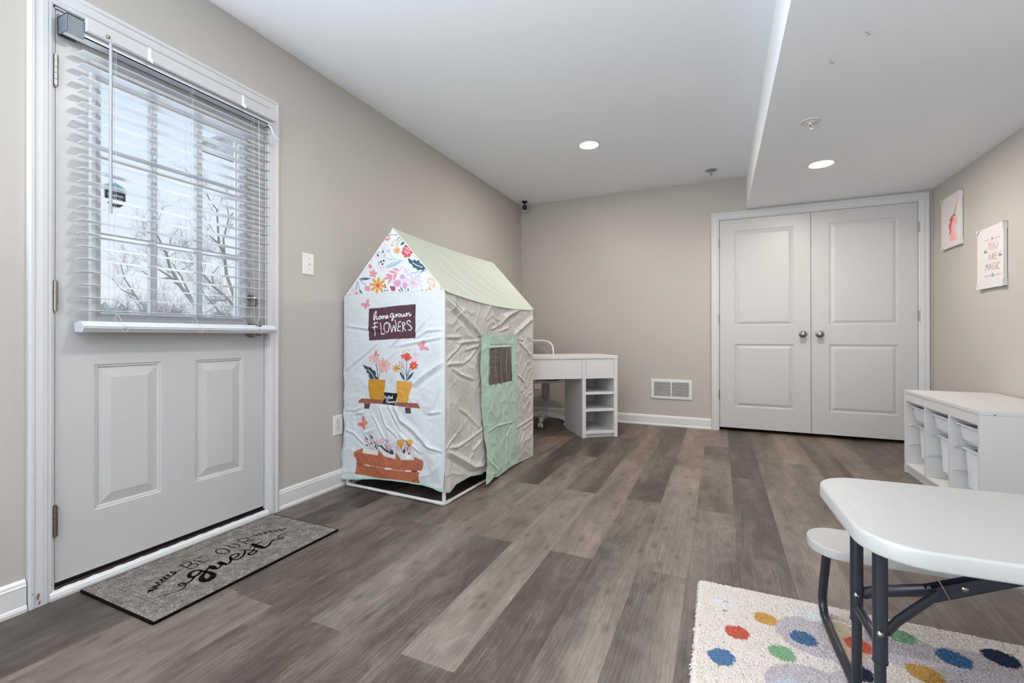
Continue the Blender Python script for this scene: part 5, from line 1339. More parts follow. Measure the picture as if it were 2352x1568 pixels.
mb = MB()
mb.prism([(.066, .846, 2.067), (.078, .846, 2.069), (.083, .846, 2.062), (.081, .846, 2.03), (.084, .846, 2.024), (.080, .846, 2.0195), (.066, .846, 2.021)], (0, .766, 0))
val = mb.build('valance', simple('valance_vinyl', (190, 189, 190), .5), bl)
mb = MB()
mb.box((.014, .80, 2.000), (.060, 1.60, 2.004)).box((.014, .80, 2.000), (.0165, 1.60, 2.05)).box((.058, .80, 2.000), (.060, 1.60, 2.05))
mb.build('head_rail', simple('head_rail_grey', (205, 208, 214), .4, .1), bl)
mb = MB()
mb.box((.0, .795, 1.997), (.003, .845, 2.072)).box((.0, .795, 2.055), (.066, .843, 2.058)).box((.063, .797, 1.99), (.066, .843, 2.058)).box((.0, .795, 1.997), (.066, .798, 2.058)).box((.02, .798, 2.01), (.05, .80, 2.04))
mb.build('end_bracket', simple('bracket_steel', (112, 120, 128), .5, .4, var=.3, vscale=60), bl)
for y, zz in ((1.04, 0), (1.43, 0)):
    mb = MB(); mb.box((.081, y - .006, 2.016), (.086, y + .006, 2.07), 0, .002); mb.box((.082, y + .004, 2.012), (.088, y + .012, 2.03), 0, .002)
    mb.build('valance_clip', simple('clear_clip', (222, 226, 232), .2), bl)
mb = MB()
mb.tube([(.088, .912, 2.012), (.089, .912, 1.38)], .0052, 6)
wd = mb.build('tilt_wand', simple('clear_wand', (158, 161, 166), .25), bl)
MB().lathe([(0, -.006), (.0055, -.003), (.006, .003), (0, .008)], (.085, .906, 2.033), 'z', 12).build('wand_hook', M_NICKEL, wd)
mb = MB()
for y in (.94, 1.215, 1.50):
    for x in (.0125, .0635):
        mb.tube([(x, y, .968), (x, y, 2.0)], .0005, 5)
    mb.tube([(.038, y + .006, .97), (.038, y + .006, 2.0)], .0006, 5)
for y in (.945, 1.222, 1.503):
    p = [(.066, y, 1.01)]
    for i in range(13):
        a = i / 12 * 2 * PI
        p.append((.082, y + .012 + .012 * math.sin(a) + .006 * i / 12, .966 - .012 + .013 * math.cos(a) * (1 if i < 9 else .5)))
    mb.tube(p, .0009, 5)
mb.tube([(.085, 1.508, 1.98), (.087, 1.512, 1.6), (.086, 1.511, 1.02), (.08, 1.505, .99)], .0012, 5)
mb.build('cords', M_CORD, bl)
mb = MB()
mb.box((.02, 1.592, 2.0), (.062, 1.604, 2.04)).tube([(.064, 1.575, 1.998), (.066, 1.588, 1.99), (.068, 1.596, 1.975), (.07, 1.602, 1.955), (.072, 1.612, 1.942), (.074, 1.63, 1.938)], .006, 8, flat=(1, .5))
mb.build('mounting_bracket', simple('white_bracket', (198, 202, 210), .4), bl)

# alarm-company sticker on the pane
def text_mesh(body, size, fr, mi, mb, sx=1.0):
    cu = bpy.data.curves.new('tmp', 'FONT'); cu.body = body; cu.size = size; cu.align_x = 'CENTER'; cu.resolution_u = 3; cu.offset = size * .012
    ob = bpy.data.objects.new('tmp', cu); C.objects.link(ob)
    dg = bpy.context.evaluated_depsgraph_get()
    me = ob.evaluated_get(dg).to_mesh()
    vs = [fr(v.co.x * sx, v.co.y, 0) for v in me.vertices]
    fs = [tuple(p.vertices) for p in me.polygons]
    mb.add(vs, fs, mi)
    bpy.data.objects.remove(ob); bpy.data.curves.remove(cu)


M_STB = simple('sticker_slate', (52, 66, 76), .4); M_STT = simple('sticker_teal', (120, 176, 192), .4); M_STW = simple('sticker_white', (235, 235, 232), .4)
sc_y, sc_z = .981, 1.484
mb = MB()
def sfr(a, b, o): return (-.0335 + o, sc_y + a * .74, sc_z + b * .74)
pen = [(-.046, .043), (-.046, -.036), (-.018, -.062), (0, -.066), (.02, -.061), (.046, -.036), (.046, .043), (0, .066)]
k = 1.07
mb.add([sfr(a * k, b * k, .0) for a, b in pen], [tuple(range(len(pen)))], 2)
mb.add([sfr(a * .98, b * .98, .0006) for a, b in ((-.046, .03), (.046, .03), (.046, .043), (0, .066), (-.046, .043))], [(0, 1, 2, 3, 4)], 1)
mb.add([sfr(a * .98, b * .98, .0006) for a, b in ((-.046, .03), (-.046, -.036), (-.018, -.062), (0, -.066), (.02, -.061), (.046, -.036), (.046, .03))], [tuple(range(7))], 0)
text_mesh('SimpliSafe', .018, lambda a, b, o: sfr(a, b - .008, .0012), 2, mb)
text_mesh('HOME SECURITY', .0085, lambda a, b, o: sfr(a, b - .024, .0012), 2, mb)
mb.box(sfr(-.03, -.040, .0009), sfr(.03, -.038, .0013), 2); mb.box(sfr(-.024, -.046, .0009), sfr(.024, -.0445, .0013), 2)
tag(mb.build('window_sticker', [M_STB, M_STT, M_STW]), 'dark slate shield-shaped alarm sticker on the glass of the entrance door', 'sticker')

# ------------------------------------------------------------------ plates, vent, camera, ceiling things
def plate(name, label, cat, kind_, cy, cz, fr):
    t = thing(name, label, cat, fr(0, 0, 0))
    mb = MB()
    W2, H2 = .038, .0605
    rg = []
    for ins, o in ((0, 0), (0, .003), (.004, .0055)):
        rg += [fr(-W2 + ins, -H2 + ins, o), fr(W2 - ins, -H2 + ins, o), fr(W2 - ins, H2 - ins, o), fr(-W2 + ins, H2 - ins, o)]
    mb.add(rg, [(a * 4 + k, a * 4 + (k + 1) % 4, (a + 1) * 4 + (k + 1) % 4, (a + 1) * 4 + k) for a in range(2) for k in range(4)] + [(8, 9, 10, 11)])
    mb.build('wall_plate', M_PLATE, t)
    if kind_ == 's':
        mb = MB(); mb.box(fr(-.005, -.012, .005), fr(.005, .012, .008)); mb.add([fr(-.004, -.002, .006), fr(.004, -.002, .006), fr(.004, .004, .018), fr(-.004, .004, .018), fr(-.004, .008, .016), fr(.004, .008, .016), fr(.004, .008, .006), fr(-.004, .008, .006)], [(0, 1, 2, 3), (3, 2, 5, 4), (4, 5, 6, 7), (0, 3, 4, 7), (1, 6, 5, 2)])
        mb.build('toggle', M_PLATE, t)
        for z in (.03, -.03): MB().box(fr(-.0025, z - .0025, .005), fr(.0025, z + .0025, .0062)).build('screw', M_NICKEL, t)
    else:
        for z in (.0195, -.0195):
            mb = MB()
            pts = [(.0135 * math.cos(a), .0145 * math.sin(a)) for a in [2 * PI * i / 20 for i in range(20)]]
            pts = [(max(-.0125, min(.0125, a)), b) for a, b in pts]
            o_ = [fr(a * 1.08, z + b * 1.08, .0057) for a, b in pts]; i_ = [fr(a, z + b, .0072) for a, b in pts]
            mb.add(o_, [tuple(range(20))], 1); mb.add(i_, [tuple(range(20))], 0)
            for a, hh in ((-.0055, .008), (.0055, .0065)):
                mb.box(fr(a - .001, z + .001, .0071), fr(a + .001, z + .001 + hh, .0076), 1)
            mb.box(fr(-.002, z - .0095, .0071), fr(.002, z - .0055, .0076), 1)
            mb.build('socket', [M_PLATE, M_DARK], t)
        MB().box(fr(-.002, -.002, .005), fr(.002, .002, .0065)).build('screw', M_NICKEL, t)
    return t


plate('light_switch', 'single white toggle light switch on the wall right of the entrance door', 'light switch', 's', 0, 0, lambda a, b, o: (o, 1.876 + a, 1.339 + b))
plate('wall_outlet', 'white duplex outlet low on the wall beside the flower-printed play tent', 'outlet', 'o', 0, 0, lambda a, b, o: (o, 2.099 + a, .381 + b))
plate('wall_outlet', 'white outlet plate low on the back wall seen beneath the desk', 'outlet', 'o', 0, 0, lambda a, b, o: (.203 + a, D - o, .37 + b))

vt = thing('wall_vent', 'white louvered return-air vent low on the wall between desk and closet', 'vent', (1.684, D, .28))
mb = MB()
vf = lambda a, b, o: (1.684 + a, D - o, .381 + b)
rects = [(-.17, -.006, -.073, .073), (.006, .17, -.073, .073)]
panel_face(mb, -.196, .196, -.096, .096, rects, [(0, 0), (0, -.012)], lambda a, b, d: vf(a, b, .013 + d), cap=False)
rg = [vf(-.201, -.101, 0), vf(.201, -.101, 0), vf(.201, .101, 0), vf(-.201, .101, 0), vf(-.201, -.101, .009), vf(.201, -.101, .009), vf(.201, .101, .009), vf(-.201, .101, .009), vf(-.196, -.096, .013), vf(.196, -.096, .013), vf(.196, .096, .013), vf(-.196, .096, .013)]
mb.add(rg, [(a * 4 + k, a * 4 + (k + 1) % 4, (a + 1) * 4 + (k + 1) % 4, (a + 1) * 4 + k) for a in range(2) for k in range(4)])
mb.build('vent_frame', M_TRIM, vt)
mb = MB(); mb.box(vf(-.175, -.078, .0006), vf(.175, .078, .001)); mb.build('backing', simple('duct_dark', (52, 44, 38), .8), vt)
mb = MB()
for r in rects:
    for i in range(12):
        z = -.066 + .132 * i / 11
        mb.add([vf(r[0], z - .0022, .002), vf(r[1], z - .0022, .002), vf(r[1], z - .0034, .0125), vf(r[0], z - .0034, .0125), vf(r[0], z + .0022, .002), vf(r[1], z + .0022, .002), vf(r[1], z + .0018, .0125), vf(r[0], z + .0018, .0125)], [(3, 2, 1, 0), (4, 5, 6, 7), (3, 7, 6, 2)])
mb.build('louvers', M_TRIM, vt)
for a in (-.187, .187): MB().lathe([(.004, 0), (.003, .002), (0, .0025)], vf(a, 0, .013), 'y', 10, 0, -1).build('screw', M_NICKEL, vt)

sc = thing('security_camera', 'small black-faced white cube camera hanging in the far ceiling corner', 'security camera', (.105, 4.80, H), local=True, rz=math.radians(22))
mb = MB(); mb.lathe([(.034, 0), (.033, -.012), (.016, -.02), (.009, -.028), (.009, -.045)], (0, 0, 0), 'z', 24); mb.build('mount', M_BLACK, sc)
mb = MB(); slab(mb, rrect(.062, .064, .014, 5), -.03, .028, .004); mb.xf(Matrix.Translation((0, 0, -.078)) @ Matrix.Rotation(math.radians(90), 4, 'X')); bd = mb.build('camera_body', simple('camera_white', (208, 205, 202), .35), sc)
mb = MB(); slab(mb, rrect(.054, .056, .011, 5), 0, .004, .0015); mb.xf(Matrix.Translation((0, -.0275, -.078)) @ Matrix.Rotation(math.radians(90), 4, 'X')); mb.build('lens_face', M_BLACK, bd)

for i, (x, y, z) in enumerate(LAMPS_FILLS[:2]):
    lab = ['round recessed light glowing in the higher ceiling above the play tent', 'round recessed light glowing in the lowered ceiling before the closet'][i]
    t = thing('recessed_light', lab, 'ceiling light', (x, y, z), group='recessed ceiling lights')
    MB().lathe([(.072, 0), (.073, -.004), (.082, -.0055), (.09, -.003), (.092, 0)], (x, y, z), 'z', 40).build('trim_ring', M_TRIM, t)
    MB().lathe([(.073, -.0022), (.0005, -.0022)], (x, y, z), 'z', 40).build('lens', M_LENS, t)

M_RED = simple('red_glass_bulb', (190, 30, 30), .2)
for i, (x, y, z) in enumerate(((2.613, 3.08, HS), (2.067, 4.625, H))):
    t = thing('sprinkler', ['white fire sprinkler hanging from the lowered ceiling before the recessed light', 'small fire sprinkler in the higher ceiling close to the back wall'][i], 'sprinkler', (x, y, z), group='ceiling fire sprinklers')
    MB().lathe([(.052, 0), (.051, -.003), (.043, -.0055), (.041, -.003), (.035, -.002), (.028, -.006), (.018, -.008), (.009, -.008)], (x, y, z), 'z', 36).build('escutcheon', [M_TRIM, M_STEEL][i], t)
    mb = MB(); mb.lathe([(.009, -.006), (.009, -.016), (.005, -.018), (.005, -.02)], (x, y, z), 'z', 16)
    for s_ in (-1, 1): mb.tube([(x + s_ * .008, y, z - .016), (x + s_ * .009, y, z - .03), (x + s_ * .003, y, z - .04)], .0016, 6)
    mb.lathe([(.0, -.046), (.004, -.044), (.004, -.040), (.015, -.041), (.015, -.0395), (.003, -.038)][::-1], (x, y, z), 'z', 16)
    mb.build('frame_arms', M_TRIM if i == 0 else M_STEEL, t)
    MB().tube([(x, y, z - .018), (x, y, z - .038)], .0018, 8).build('bulb', M_RED, t)
for i, (x, y) in enumerate(((2.59, 2.44), (2.68, 2.267))):
    mb = MB(); mb.tube([(x, y, HS), (x, y, HS - .01), (x + .006, y, HS - .014), (x + .012, y, HS - .010)], .0022, 6)
    tag(mb.build('ceiling_hook', M_STEEL), ['tiny metal hook in the lowered ceiling nearer the sprinkler', 'tiny metal hook in the lowered ceiling farther from the sprinkler'][i], 'hook', 'tiny ceiling hooks')

# ------------------------------------------------------------------ print rasteriser for cloth
def parse(txt):
    r = []
    for ln in txt.strip().split('\n'):
        q = ln.split(' ')
        if q[0] == 'S': r.append(('S',)); continue
        if q[0] == 'p': r.append(('p', q[1], [tuple(int(t) for t in s.split(',')) for s in q[2:]]))
        elif q[0] == 'l': r.append(('l', q[1], float(q[2]), [tuple(int(t) for t in s.split(',')) for s in q[3:]]))
        elif q[0] == 'r': r.append(('r', float(q[1]), float(q[2]), float(q[3]), [tuple(int(t) for t in s.split(',')) for s in q[4:]]))
    return r


class Canvas:
    """1 mm colour+alpha canvas covering x0..x1, y0..y1 (mm)"""
    def __init__(s, x0, x1, y0, y1):
        s.x0, s.y0 = x0, y0
        s.w, s.h = x1 - x0, y1 - y0
        s.a = np.zeros((s.h, s.w, 4), dtype=np.float32)

    def _blend(s, i0, i1, j0, j1, m, col):
        c = np.array(lin(col)[:3], dtype=np.float32) * .86
        sub = s.a[j0:j1, i0:i1]
        m3 = m[..., None]
        sub[..., :3] = sub[..., :3] * (1 - m3) + c * m3
        sub[..., 3] = np.maximum(sub[..., 3], m)

    def _win(s, P, pad):
        P = np.array(P, dtype=np.float32)
        i0 = max(0, int(P[:, 0].min() - pad - s.x0)); i1 = min(s.w, int(P[:, 0].max() + pad - s.x0) + 2)
        j0 = max(0, int(P[:, 1].min() - pad - s.y0)); j1 = min(s.h, int(P[:, 1].max() + pad - s.y0) + 2)
        return P, i0, i1, j0, j1

    def poly(s, P, col, ymin=None, ymax=None):
        P, i0, i1, j0, j1 = s._win(P, 1)
        if ymin is not None: j0 = max(j0, int(ymin - s.y0))
        if ymax is not None: j1 = min(j1, int(ymax - s.y0))
        if i1 <= i0 or j1 <= j0: return
        acc = np.zeros((j1 - j0, i1 - i0), dtype=np.float32)
        for ox, oy in ((.25, .25), (.75, .25), (.25, .75), (.75, .75)):
            X, Y = np.meshgrid(np.arange(i0, i1) + s.x0 + ox, np.arange(j0, j1) + s.y0 + oy)
            ins = np.zeros(X.shape, dtype=bool)
            for k in range(len(P)):
                x1, y1 = P[k]; x2, y2 = P[(k + 1) % len(P)]
                if y1 == y2: continue
                c = ((y1 > Y) != (y2 > Y)) & (X < (x2 - x1) * (Y - y1) / (y2 - y1) + x1)
                ins ^= c
            acc += ins * .25
        s._blend(i0, i1, j0, j1, acc, col)

    def line(s, P, wd, col, ymin=None, ymax=None):
        P, i0, i1, j0, j1 = s._win(P, wd)
        if ymin is not None: j0 = max(j0, int(ymin - s.y0))
        if ymax is not None: j1 = min(j1, int(ymax - s.y0))
        if i1 <= i0 or j1 <= j0: return
        X, Y = np.meshgrid(np.arange(i0, i1) + s.x0 + .5, np.arange(j0, j1) + s.y0 + .5)
        d = np.full(X.shape, 1e9, dtype=np.float32)
        for k in range(len(P) - 1):
            a, b = P[k], P[k + 1]; ab = b - a; L = float(ab @ ab) + 1e-6
            t = np.clip(((X - a[0]) * ab[0] + (Y - a[1]) * ab[1]) / L, 0, 1)
            d = np.minimum(d, np.hypot(X - a[0] - t * ab[0], Y - a[1] - t * ab[1]))
        s._blend(i0, i1, j0, j1, np.clip(wd / 2 - d + .5, 0, 1), col)

    def sample(s, x, y):
        fx = np.clip(x - s.x0 - .5, 0, s.w - 1.001); fy = np.clip(y - s.y0 - .5, 0, s.h - 1.001)
        i = fx.astype(int); j = fy.astype(int); u = (fx - i)[:, None]; v = (fy - j)[:, None]
        return (s.a[j, i] * (1 - u) + s.a[j, i + 1] * u) * (1 - v) + (s.a[j + 1, i] * (1 - u) + s.a[j + 1, i + 1] * u) * v


def perlin(x, y, seed=0):
    rs = np.random.RandomState(seed); perm = rs.permutation(256); ang = rs.rand(256) * 2 * PI
    xi = np.floor(x).astype(int); yi = np.floor(y).astype(int); xf = x - xi; yf = y - yi

    def gr(ix, iy, dx, dy):
        h = ang[perm[(perm[ix & 255] + iy) & 255]]
        return np.cos(h) * dx + np.sin(h) * dy
    u = xf ** 3 * (xf * (xf * 6 - 15) + 10); v = yf ** 3 * (yf * (yf * 6 - 15) + 10)
    a = gr(xi, yi, xf, yf) * (1 - u) + gr(xi + 1, yi, xf - 1, yf) * u
    b = gr(xi, yi + 1, xf, yf - 1) * (1 - u) + gr(xi + 1, yi + 1, xf - 1, yf - 1) * u
    return a * (1 - v) + b * v


def crumple(x, y, cell, seed):
    """faceted cloth creases: max of tilted random planes per cell neighbourhood"""
    rs = np.random.RandomState(seed); N = 64
    px = rs.rand(N, N); py = rs.rand(N, N); hh = rs.rand(N, N)
    X = x / cell; Y = y / cell; xi = np.floor(X).astype(int); yi = np.floor(Y).astype(int)
    best = np.full(X.shape, 1e9); sec = np.full(X.shape, 1e9)
    for dx in (-1, 0, 1):
        for dy in (-1, 0, 1):
            a = (xi + dx) % N; b = (yi + dy) % N
            d = np.hypot(xi + dx + px[a, b] - X, yi + dy + py[a, b] - Y) * (.7 + .6 * hh[a, b])
            sec = np.minimum(sec, np.maximum(best, d)); best = np.minimum(best, d)
    return np.clip(sec - best, 0, .5)


def fold(a, z, pts, wd, amp, sharp=1.0):
    P = np.array(pts, dtype=float) / 1000.0
    d = np.full(a.shape, 1e9); sg = np.zeros(a.shape); tt = np.zeros(a.shape); n = len(P) - 1
    for k in range(n):
        p, q = P[k], P[k + 1]; ab = q - p; L = float(ab @ ab) + 1e-9
        t = np.clip(((a - p[0]) * ab[0] + (z - p[1]) * ab[1]) / L, 0, 1)
        ex = a - p[0] - t * ab[0]; ez = z - p[1] - t * ab[1]
        dd = np.hypot(ex, ez); m = dd < d
        d = np.where(m, dd, d); sg = np.where(m, np.sign(ab[0] * ez - ab[1] * ex), sg); tt = np.where(m, (k + t) / n, tt)
    prof = np.clip(1 - d / wd, 0, 1) ** 1.5
    prof -= .55 * np.clip(1 - np.abs(d - wd * .9) / (wd * .8), 0, 1) * (sg < 0)
    return amp * prof * np.sin(np.clip(tt * .84 + .08, 0, 1) * PI) ** .5


def grid_obj(name, nu, nv, pos, mat, parent, print_col=None, cloth=None, drop=None, org=None):
    """pos(u,v)->(N,3) world; regular grid mesh built with numpy"""
    U, V = np.meshgrid(np.linspace(0, 1, nu + 1), np.linspace(0, 1, nv + 1))
    u, v = U.ravel(), V.ravel()
    P = pos(u, v)
    o = Vector(parent.location) if parent.parent is None else Vector(parent.parent.location)
    P = P - np.array(o)
    idx = np.arange((nu + 1) * (nv + 1)).reshape(nv + 1, nu + 1)
    q = np.stack([idx[:-1, :-1], idx[:-1, 1:], idx[1:, 1:], idx[1:, :-1]], -1).reshape(-1, 4)
    if drop is not None:
        cu = (u[q[:, 0]] + u[q[:, 2]]) / 2; cv_ = (v[q[:, 0]] + v[q[:, 2]]) / 2
        q = q[~drop(cu, cv_)]
    me = bpy.data.meshes.new(name)
    me.vertices.add(len(P)); me.vertices.foreach_set('co', P.astype(np.float32).ravel())
    me.loops.add(len(q) * 4); me.loops.foreach_set('vertex_index', q.astype(np.int32).ravel())
    me.polygons.add(len(q)); me.polygons.foreach_set('loop_start', np.arange(0, len(q) * 4, 4, dtype=np.int32))
    me.polygons.foreach_set('use_smooth', np.ones(len(q), dtype=bool))
    me.update(calc_edges=True)
    me.materials.append(mat)
    if print_col is not None:
        at = me.color_attributes.new('print', 'FLOAT_COLOR', 'POINT'); at.data.foreach_set('color', print_col(u, v).astype(np.float32).ravel())
    if cloth is not None:
        at = me.attributes.new('cloth', 'FLOAT_VECTOR', 'POINT'); at.data.foreach_set('vector', cloth(u, v).astype(np.float32).ravel())
    ob = bpy.data.objects.new(name, me); C.objects.link(ob); ob.parent = parent
    return ob


# ------------------------------------------------------------------ play tent
PA, PB, PC = np.array([.024, 2.125]), np.array([.786, 2.085]), np.array([.822, 3.275])
PD = PA + (PC - PB)
E1 = (PB - PA) / np.linalg.norm(PB - PA); N1 = np.array([E1[1], -E1[0]]); LW = float(np.linalg.norm(PB - PA))
E2 = (PC - PB) / np.linalg.norm(PC - PB); N2 = np.array([E2[1], -E2[0]]); LL = float(np.linalg.norm(PC - PB))
ZW, ZR, ZWB, ZRB = 1.172, 1.552, 1.135, 1.525
tent = thing('play_tent', 'house-shaped fabric play tent with flower shop print, pale green roof and mint door flap', 'play tent', (.40, 2.70, 0))


def wpos(P0, E_, N_, a, z, o):
    return np.stack([P0[0] + E_[0] * a + N_[0] * o, P0[1] + E_[1] * a + N_[1] * o, z], -1)


def front_out(a, z):
    ed = np.clip(a / .03, 0, 1) * np.clip((LW - a) / .03, 0, 1)
    low = np.clip((1.05 - z) / .9, 0, 1)
    o = .010 * perlin(a * 5 + z * 2, z * 3.2, 11) * (.35 + low) + .006 * perlin(a * 11, z * 8 + a * 4, 12) * (.3 + low)
    wa, wz = a + .05 * perlin(a * 5, z * 5, 5), z + .05 * perlin(a * 6, z * 6, 6)
    for k_, (fs_, fz_, am) in enumerate(((5, 7, .0032), (13, 10, .0016))):
        rg_ = np.clip(1 - np.abs(perlin(wa * fs_ + wz * 2, wz * fz_ - wa * 5, 80 + k_)) * 3.2, 0, 1) ** 2.2
        o += am * rg_ * (.25 + low) * np.clip(.7 + 1.6 * perlin(a * 3.1, z * 3.3, 90 + k_), .1, 1.3)
    o += .0012 * perlin(a * 40, z * 34, 15)
    for i, f in enumerate(FF):
        big = i in (3, 17)
        o += fold(a, z, f, .030 if big else .017, .011 if big else .0058)
    return o * ed + .006 * ed * np.clip(1.2 - z, 0, 1)


HX = [-.01, .1, .25, .392, .614, .70, .74, .775]; HZ = [.050, .064, .088, .104, .108, .102, .090, .092]


def front_pos(u, v):
    a = u * LW
    vs = .745
    hem = np.interp(a, HX, HZ)
    wall = v <= vs
    z = np.where(wall, hem + (ZW - hem) * np.minimum(v / vs, 1), ZW + (ZR - ZW) * np.clip((v - vs) / (1 - vs), 0, 1))
    k = np.clip((v - vs) / (1 - vs), 0, 1)
    mid = .395
    aa = np.where(wall, a, a * (1 - k) + mid * k)
    aa = aa + np.where(wall, -.034 * np.clip((.34 - z) / .3, 0, 1) * np.clip(1 - a / .3, 0, 1) - .018 * np.clip((.22 - z) / .2, 0, 1) * np.clip((a - .5) / .2, 0, 1), 0)
    aa = aa + np.where(wall, (.004 * np.sin(z * 23) + .004 * np.sin(z * 51 + 1)) * np.clip((1 - z) / .5, 0, 1) * (np.clip(1 - a / .08, 0, 1) + 0), 0)
    o = front_out(a, z) * np.where(wall, 1, .25 * (1 - k))
    return wpos(PA, E1, N1, aa, z, o), aa, z


cv = Canvas(-40, 800, 0, 1600)
cv.a[1180:, :, :3] = np.array(lin('d2d6dc')[:3]); cv.a[1180:, :, 3] = 1
shapes = parse(FRONT); gab = True
for s_ in shapes:
    if s_[0] == 'S': gab = False; continue
    lim = dict(ymin=1180) if gab else dict(ymax=1180)
    if s_[0] == 'p': cv.poly(s_[2], s_[1], **lim)
    else: cv.line(s_[3], s_[2], s_[1], **lim)
M_FRONT = attr_mat('printed_tent_cloth', .7, ('d2d6da', 'b2babf', .0078, .34))
M_SIDE = attr_mat('pinstripe_tent_cloth', .7, ('c9c5c0', '9a968f', .0105, .16), bump=(120, .12, .002))
M_ROOF = simple('pale_green_roof_cloth', (174, 182, 168), .65, var=.015, bump=.25, bscale=45)
M_MINT = simple('mint_cloth', (176, 200, 186), .6, var=.03, vscale=14, bump=.2, bscale=70)
M_MINTE = simple('mint_cloth_edge', (166, 198, 182), .6, var=.03)
M_PIPE = simple('white_plastic_pipe', (215, 213, 210), .35, var=.01)
M_VINYL = glass_mat('clear_vinyl', (.93, .92, .9), .16, .2)
NU, NV = 330, 600


def fcol(u, v):
    p, a, z = front_pos(u, v)
    return cv.sample(a * 1000, z * 1000)


grid_obj('front_panel', NU, NV, lambda u, v: front_pos(u, v)[0], M_FRONT, tent, fcol, lambda u, v: np.stack([front_pos(u, v)[1], v, u * 0], -1))


def side_out(s, z):
    ed = np.clip(s / .03, 0, 1) * np.clip((LL - s) / .03, 0, 1)
    low = np.clip((1.2 - z) / .8, 0, 1)
    o = .013 * perlin(s * 4, z * 3.6 + s, 21) * (.35 + low) + .007 * perlin(s * 10, z * 7 + s * 4, 22)
    ws, wz = s + .05 * perlin(s * 6, z * 6, 25), z + .05 * perlin(s * 7, z * 7, 26)
    for k_, (fs_, fz_, am) in enumerate(((6, 9, .0060), (11, 8, .0042), (17, 22, .0024), (30, 26, .0012))):
        rg_ = np.clip(1 - np.abs(perlin(ws * fs_ + wz * 3, wz * fz_ - ws * 4, 60 + k_)) * 3.2, 0, 1) ** 2.2
        o += .6 * am * rg_ * np.clip(.75 + 1.6 * perlin(s * 3.1, z * 3.3, 70 + k_), .12, 1.3)
    for i, f in enumerate(SF):
        big = i in (0, 9, 10, 19)
        o += fold(s, z, f, .034 if big else .018, .016 if big else .0075)
    return o * ed + .012 * ed * np.clip(1.1 - z, 0, 1) * np.clip(1 - abs(s - .3) / .4, 0, 1)


SHX = [0, .034, .098, .25, .373, .90, 1.0, 1.2]; SHZ = [.090, .080, .107, .110, .09, .026, .018, .01]


def side_pos(u, v):
    s = u * LL
    top = ZW + (ZWB - ZW) * u - .030 * np.sin(PI * u) ** .8
    hem = np.interp(s, SHX, SHZ)
    z = hem + (top - hem) * v
    return wpos(PB, E2, N2, s, z, side_out(s, z)), s, z


wh = lambda s, z: (s > .452) & (s < .765) & (z > .618) & (z < .853)
grid_obj('side_panel', 400, 380, lambda u, v: side_pos(u, v)[0], M_SIDE, tent,
         lambda u, v: np.zeros((len(u), 4)), lambda u, v: np.stack([side_pos(u, v)[1], v, u * 0], -1),
         drop=lambda u, v: wh(*side_pos(u, v)[1:]))
grid_obj('wall_side_panel', 60, 60, lambda u, v: wpos(PA, (PD - PA) / LL, -N2, u * LL, .05 + v * (ZW - .05) + (ZWB - ZW) * u * v, .004 * perlin(u * 8, v * 8, 3)), M_SIDE, tent, lambda u, v: np.zeros((len(u), 4)), lambda u, v: np.stack([u * LL, v, v], -1))


def back_pos(u, v):
    vs = .745
    k = np.clip((v - vs) / (1 - vs), 0, 1)
    z = np.where(v <= vs, .03 + (ZWB - .03) * v / vs, ZWB + (ZRB - ZWB) * k)
    return wpos(PD, E1, -N1, u * LW * (1 - k) + .40 * k, z, .004 * perlin(u * 7, v * 9, 8))


M_INSIDE = attr_mat('tent_cloth_back', .75, ('d8d6d2', 'b9c0c2', .0078, .2))
grid_obj('back_panel', 60, 80, back_pos, M_INSIDE, tent, lambda u, v: np.zeros((len(u), 4)), lambda u, v: np.stack([u * LW, v, v], -1))


def roof_pos(side):
    def f(u, v):
        # u along the length, v eave to ridge
        rid = np.stack([PA[0] + E1[0] * .395 + E2[0] * u * LL + E1[0] * .01 * u, PA[1] + E1[1] * .395 + E2[1] * u * LL, ZR + (ZRB - ZR) * u - .012 * np.sin(PI * u)], -1)
        P0 = PB if side > 0 else PA
        ev = np.stack([P0[0] + E2[0] * u * LL + N2[0] * .008 * side, P0[1] + E2[1] * u * LL, ZW + (ZWB - ZW) * u - .030 * np.sin(PI * u) ** .8 - .002], -1)
        p = ev * (1 - v)[:, None] + rid * v[:, None]
        b = np.sin(PI * v) * np.sin(PI * np.clip(u, 0, 1))
        rp = .0035 * np.sin((v * 3 + u * 8 + perlin(u * 3, v * 3, 4)) * 5) * b + .002 * (.5 - crumple(u * 1.2, v * .5, .09, 44)) * 2 * b
        d = -.020 * b + rp
        p[:, 2] += d * .75; p[:, 0] += d * .65 * side
        return p
    return f


grid_obj('roof_panel', 220, 120, roof_pos(1), M_ROOF, tent)
grid_obj('roof_panel', 60, 40, roof_pos(-1), M_ROOF, tent)
M_PEACH = simple('peach_piping', (236, 214, 200), .6)
mb = MB()
for P0 in (PB,):
    mb.tube([(P0[0], P0[1] - .002, ZW + .002), (PA[0] + E1[0] * .395, PA[1] + E1[1] * .395 - .002, ZR + .002)], .0024, 6)
mb.build('gable_piping', M_PEACH, tent)
mb = MB()
mb.tube([tuple(p) for p in wpos(PB, E2, N2, np.full(12, .0), np.linspace(.07, ZW, 12), np.linspace(.001, .001, 12))], .0020, 6)
mb.build('corner_seam', simple('pale_seam', (184, 190, 176), .6), tent)
# green hem bands
u_ = np.linspace(0, 1, 60)
for pf_, rng in ((lambda t: front_pos(t, t * 0)[0], (0, 1)), (lambda t: side_pos(t, t * 0)[0], (0, .32)), (lambda t: side_pos(t, t * 0)[0], (.73, 1))):
    t = np.linspace(rng[0], rng[1], 50); p = pf_(t)
    vs = [tuple(q) for q in p] + [(q[0], q[1], q[2] - .009) for q in p]
    MB().add(vs, [(i, i + 1, 51 + i, 50 + i) for i in range(49)], 0, True).build('hem_binding', M_MINTE, tent)

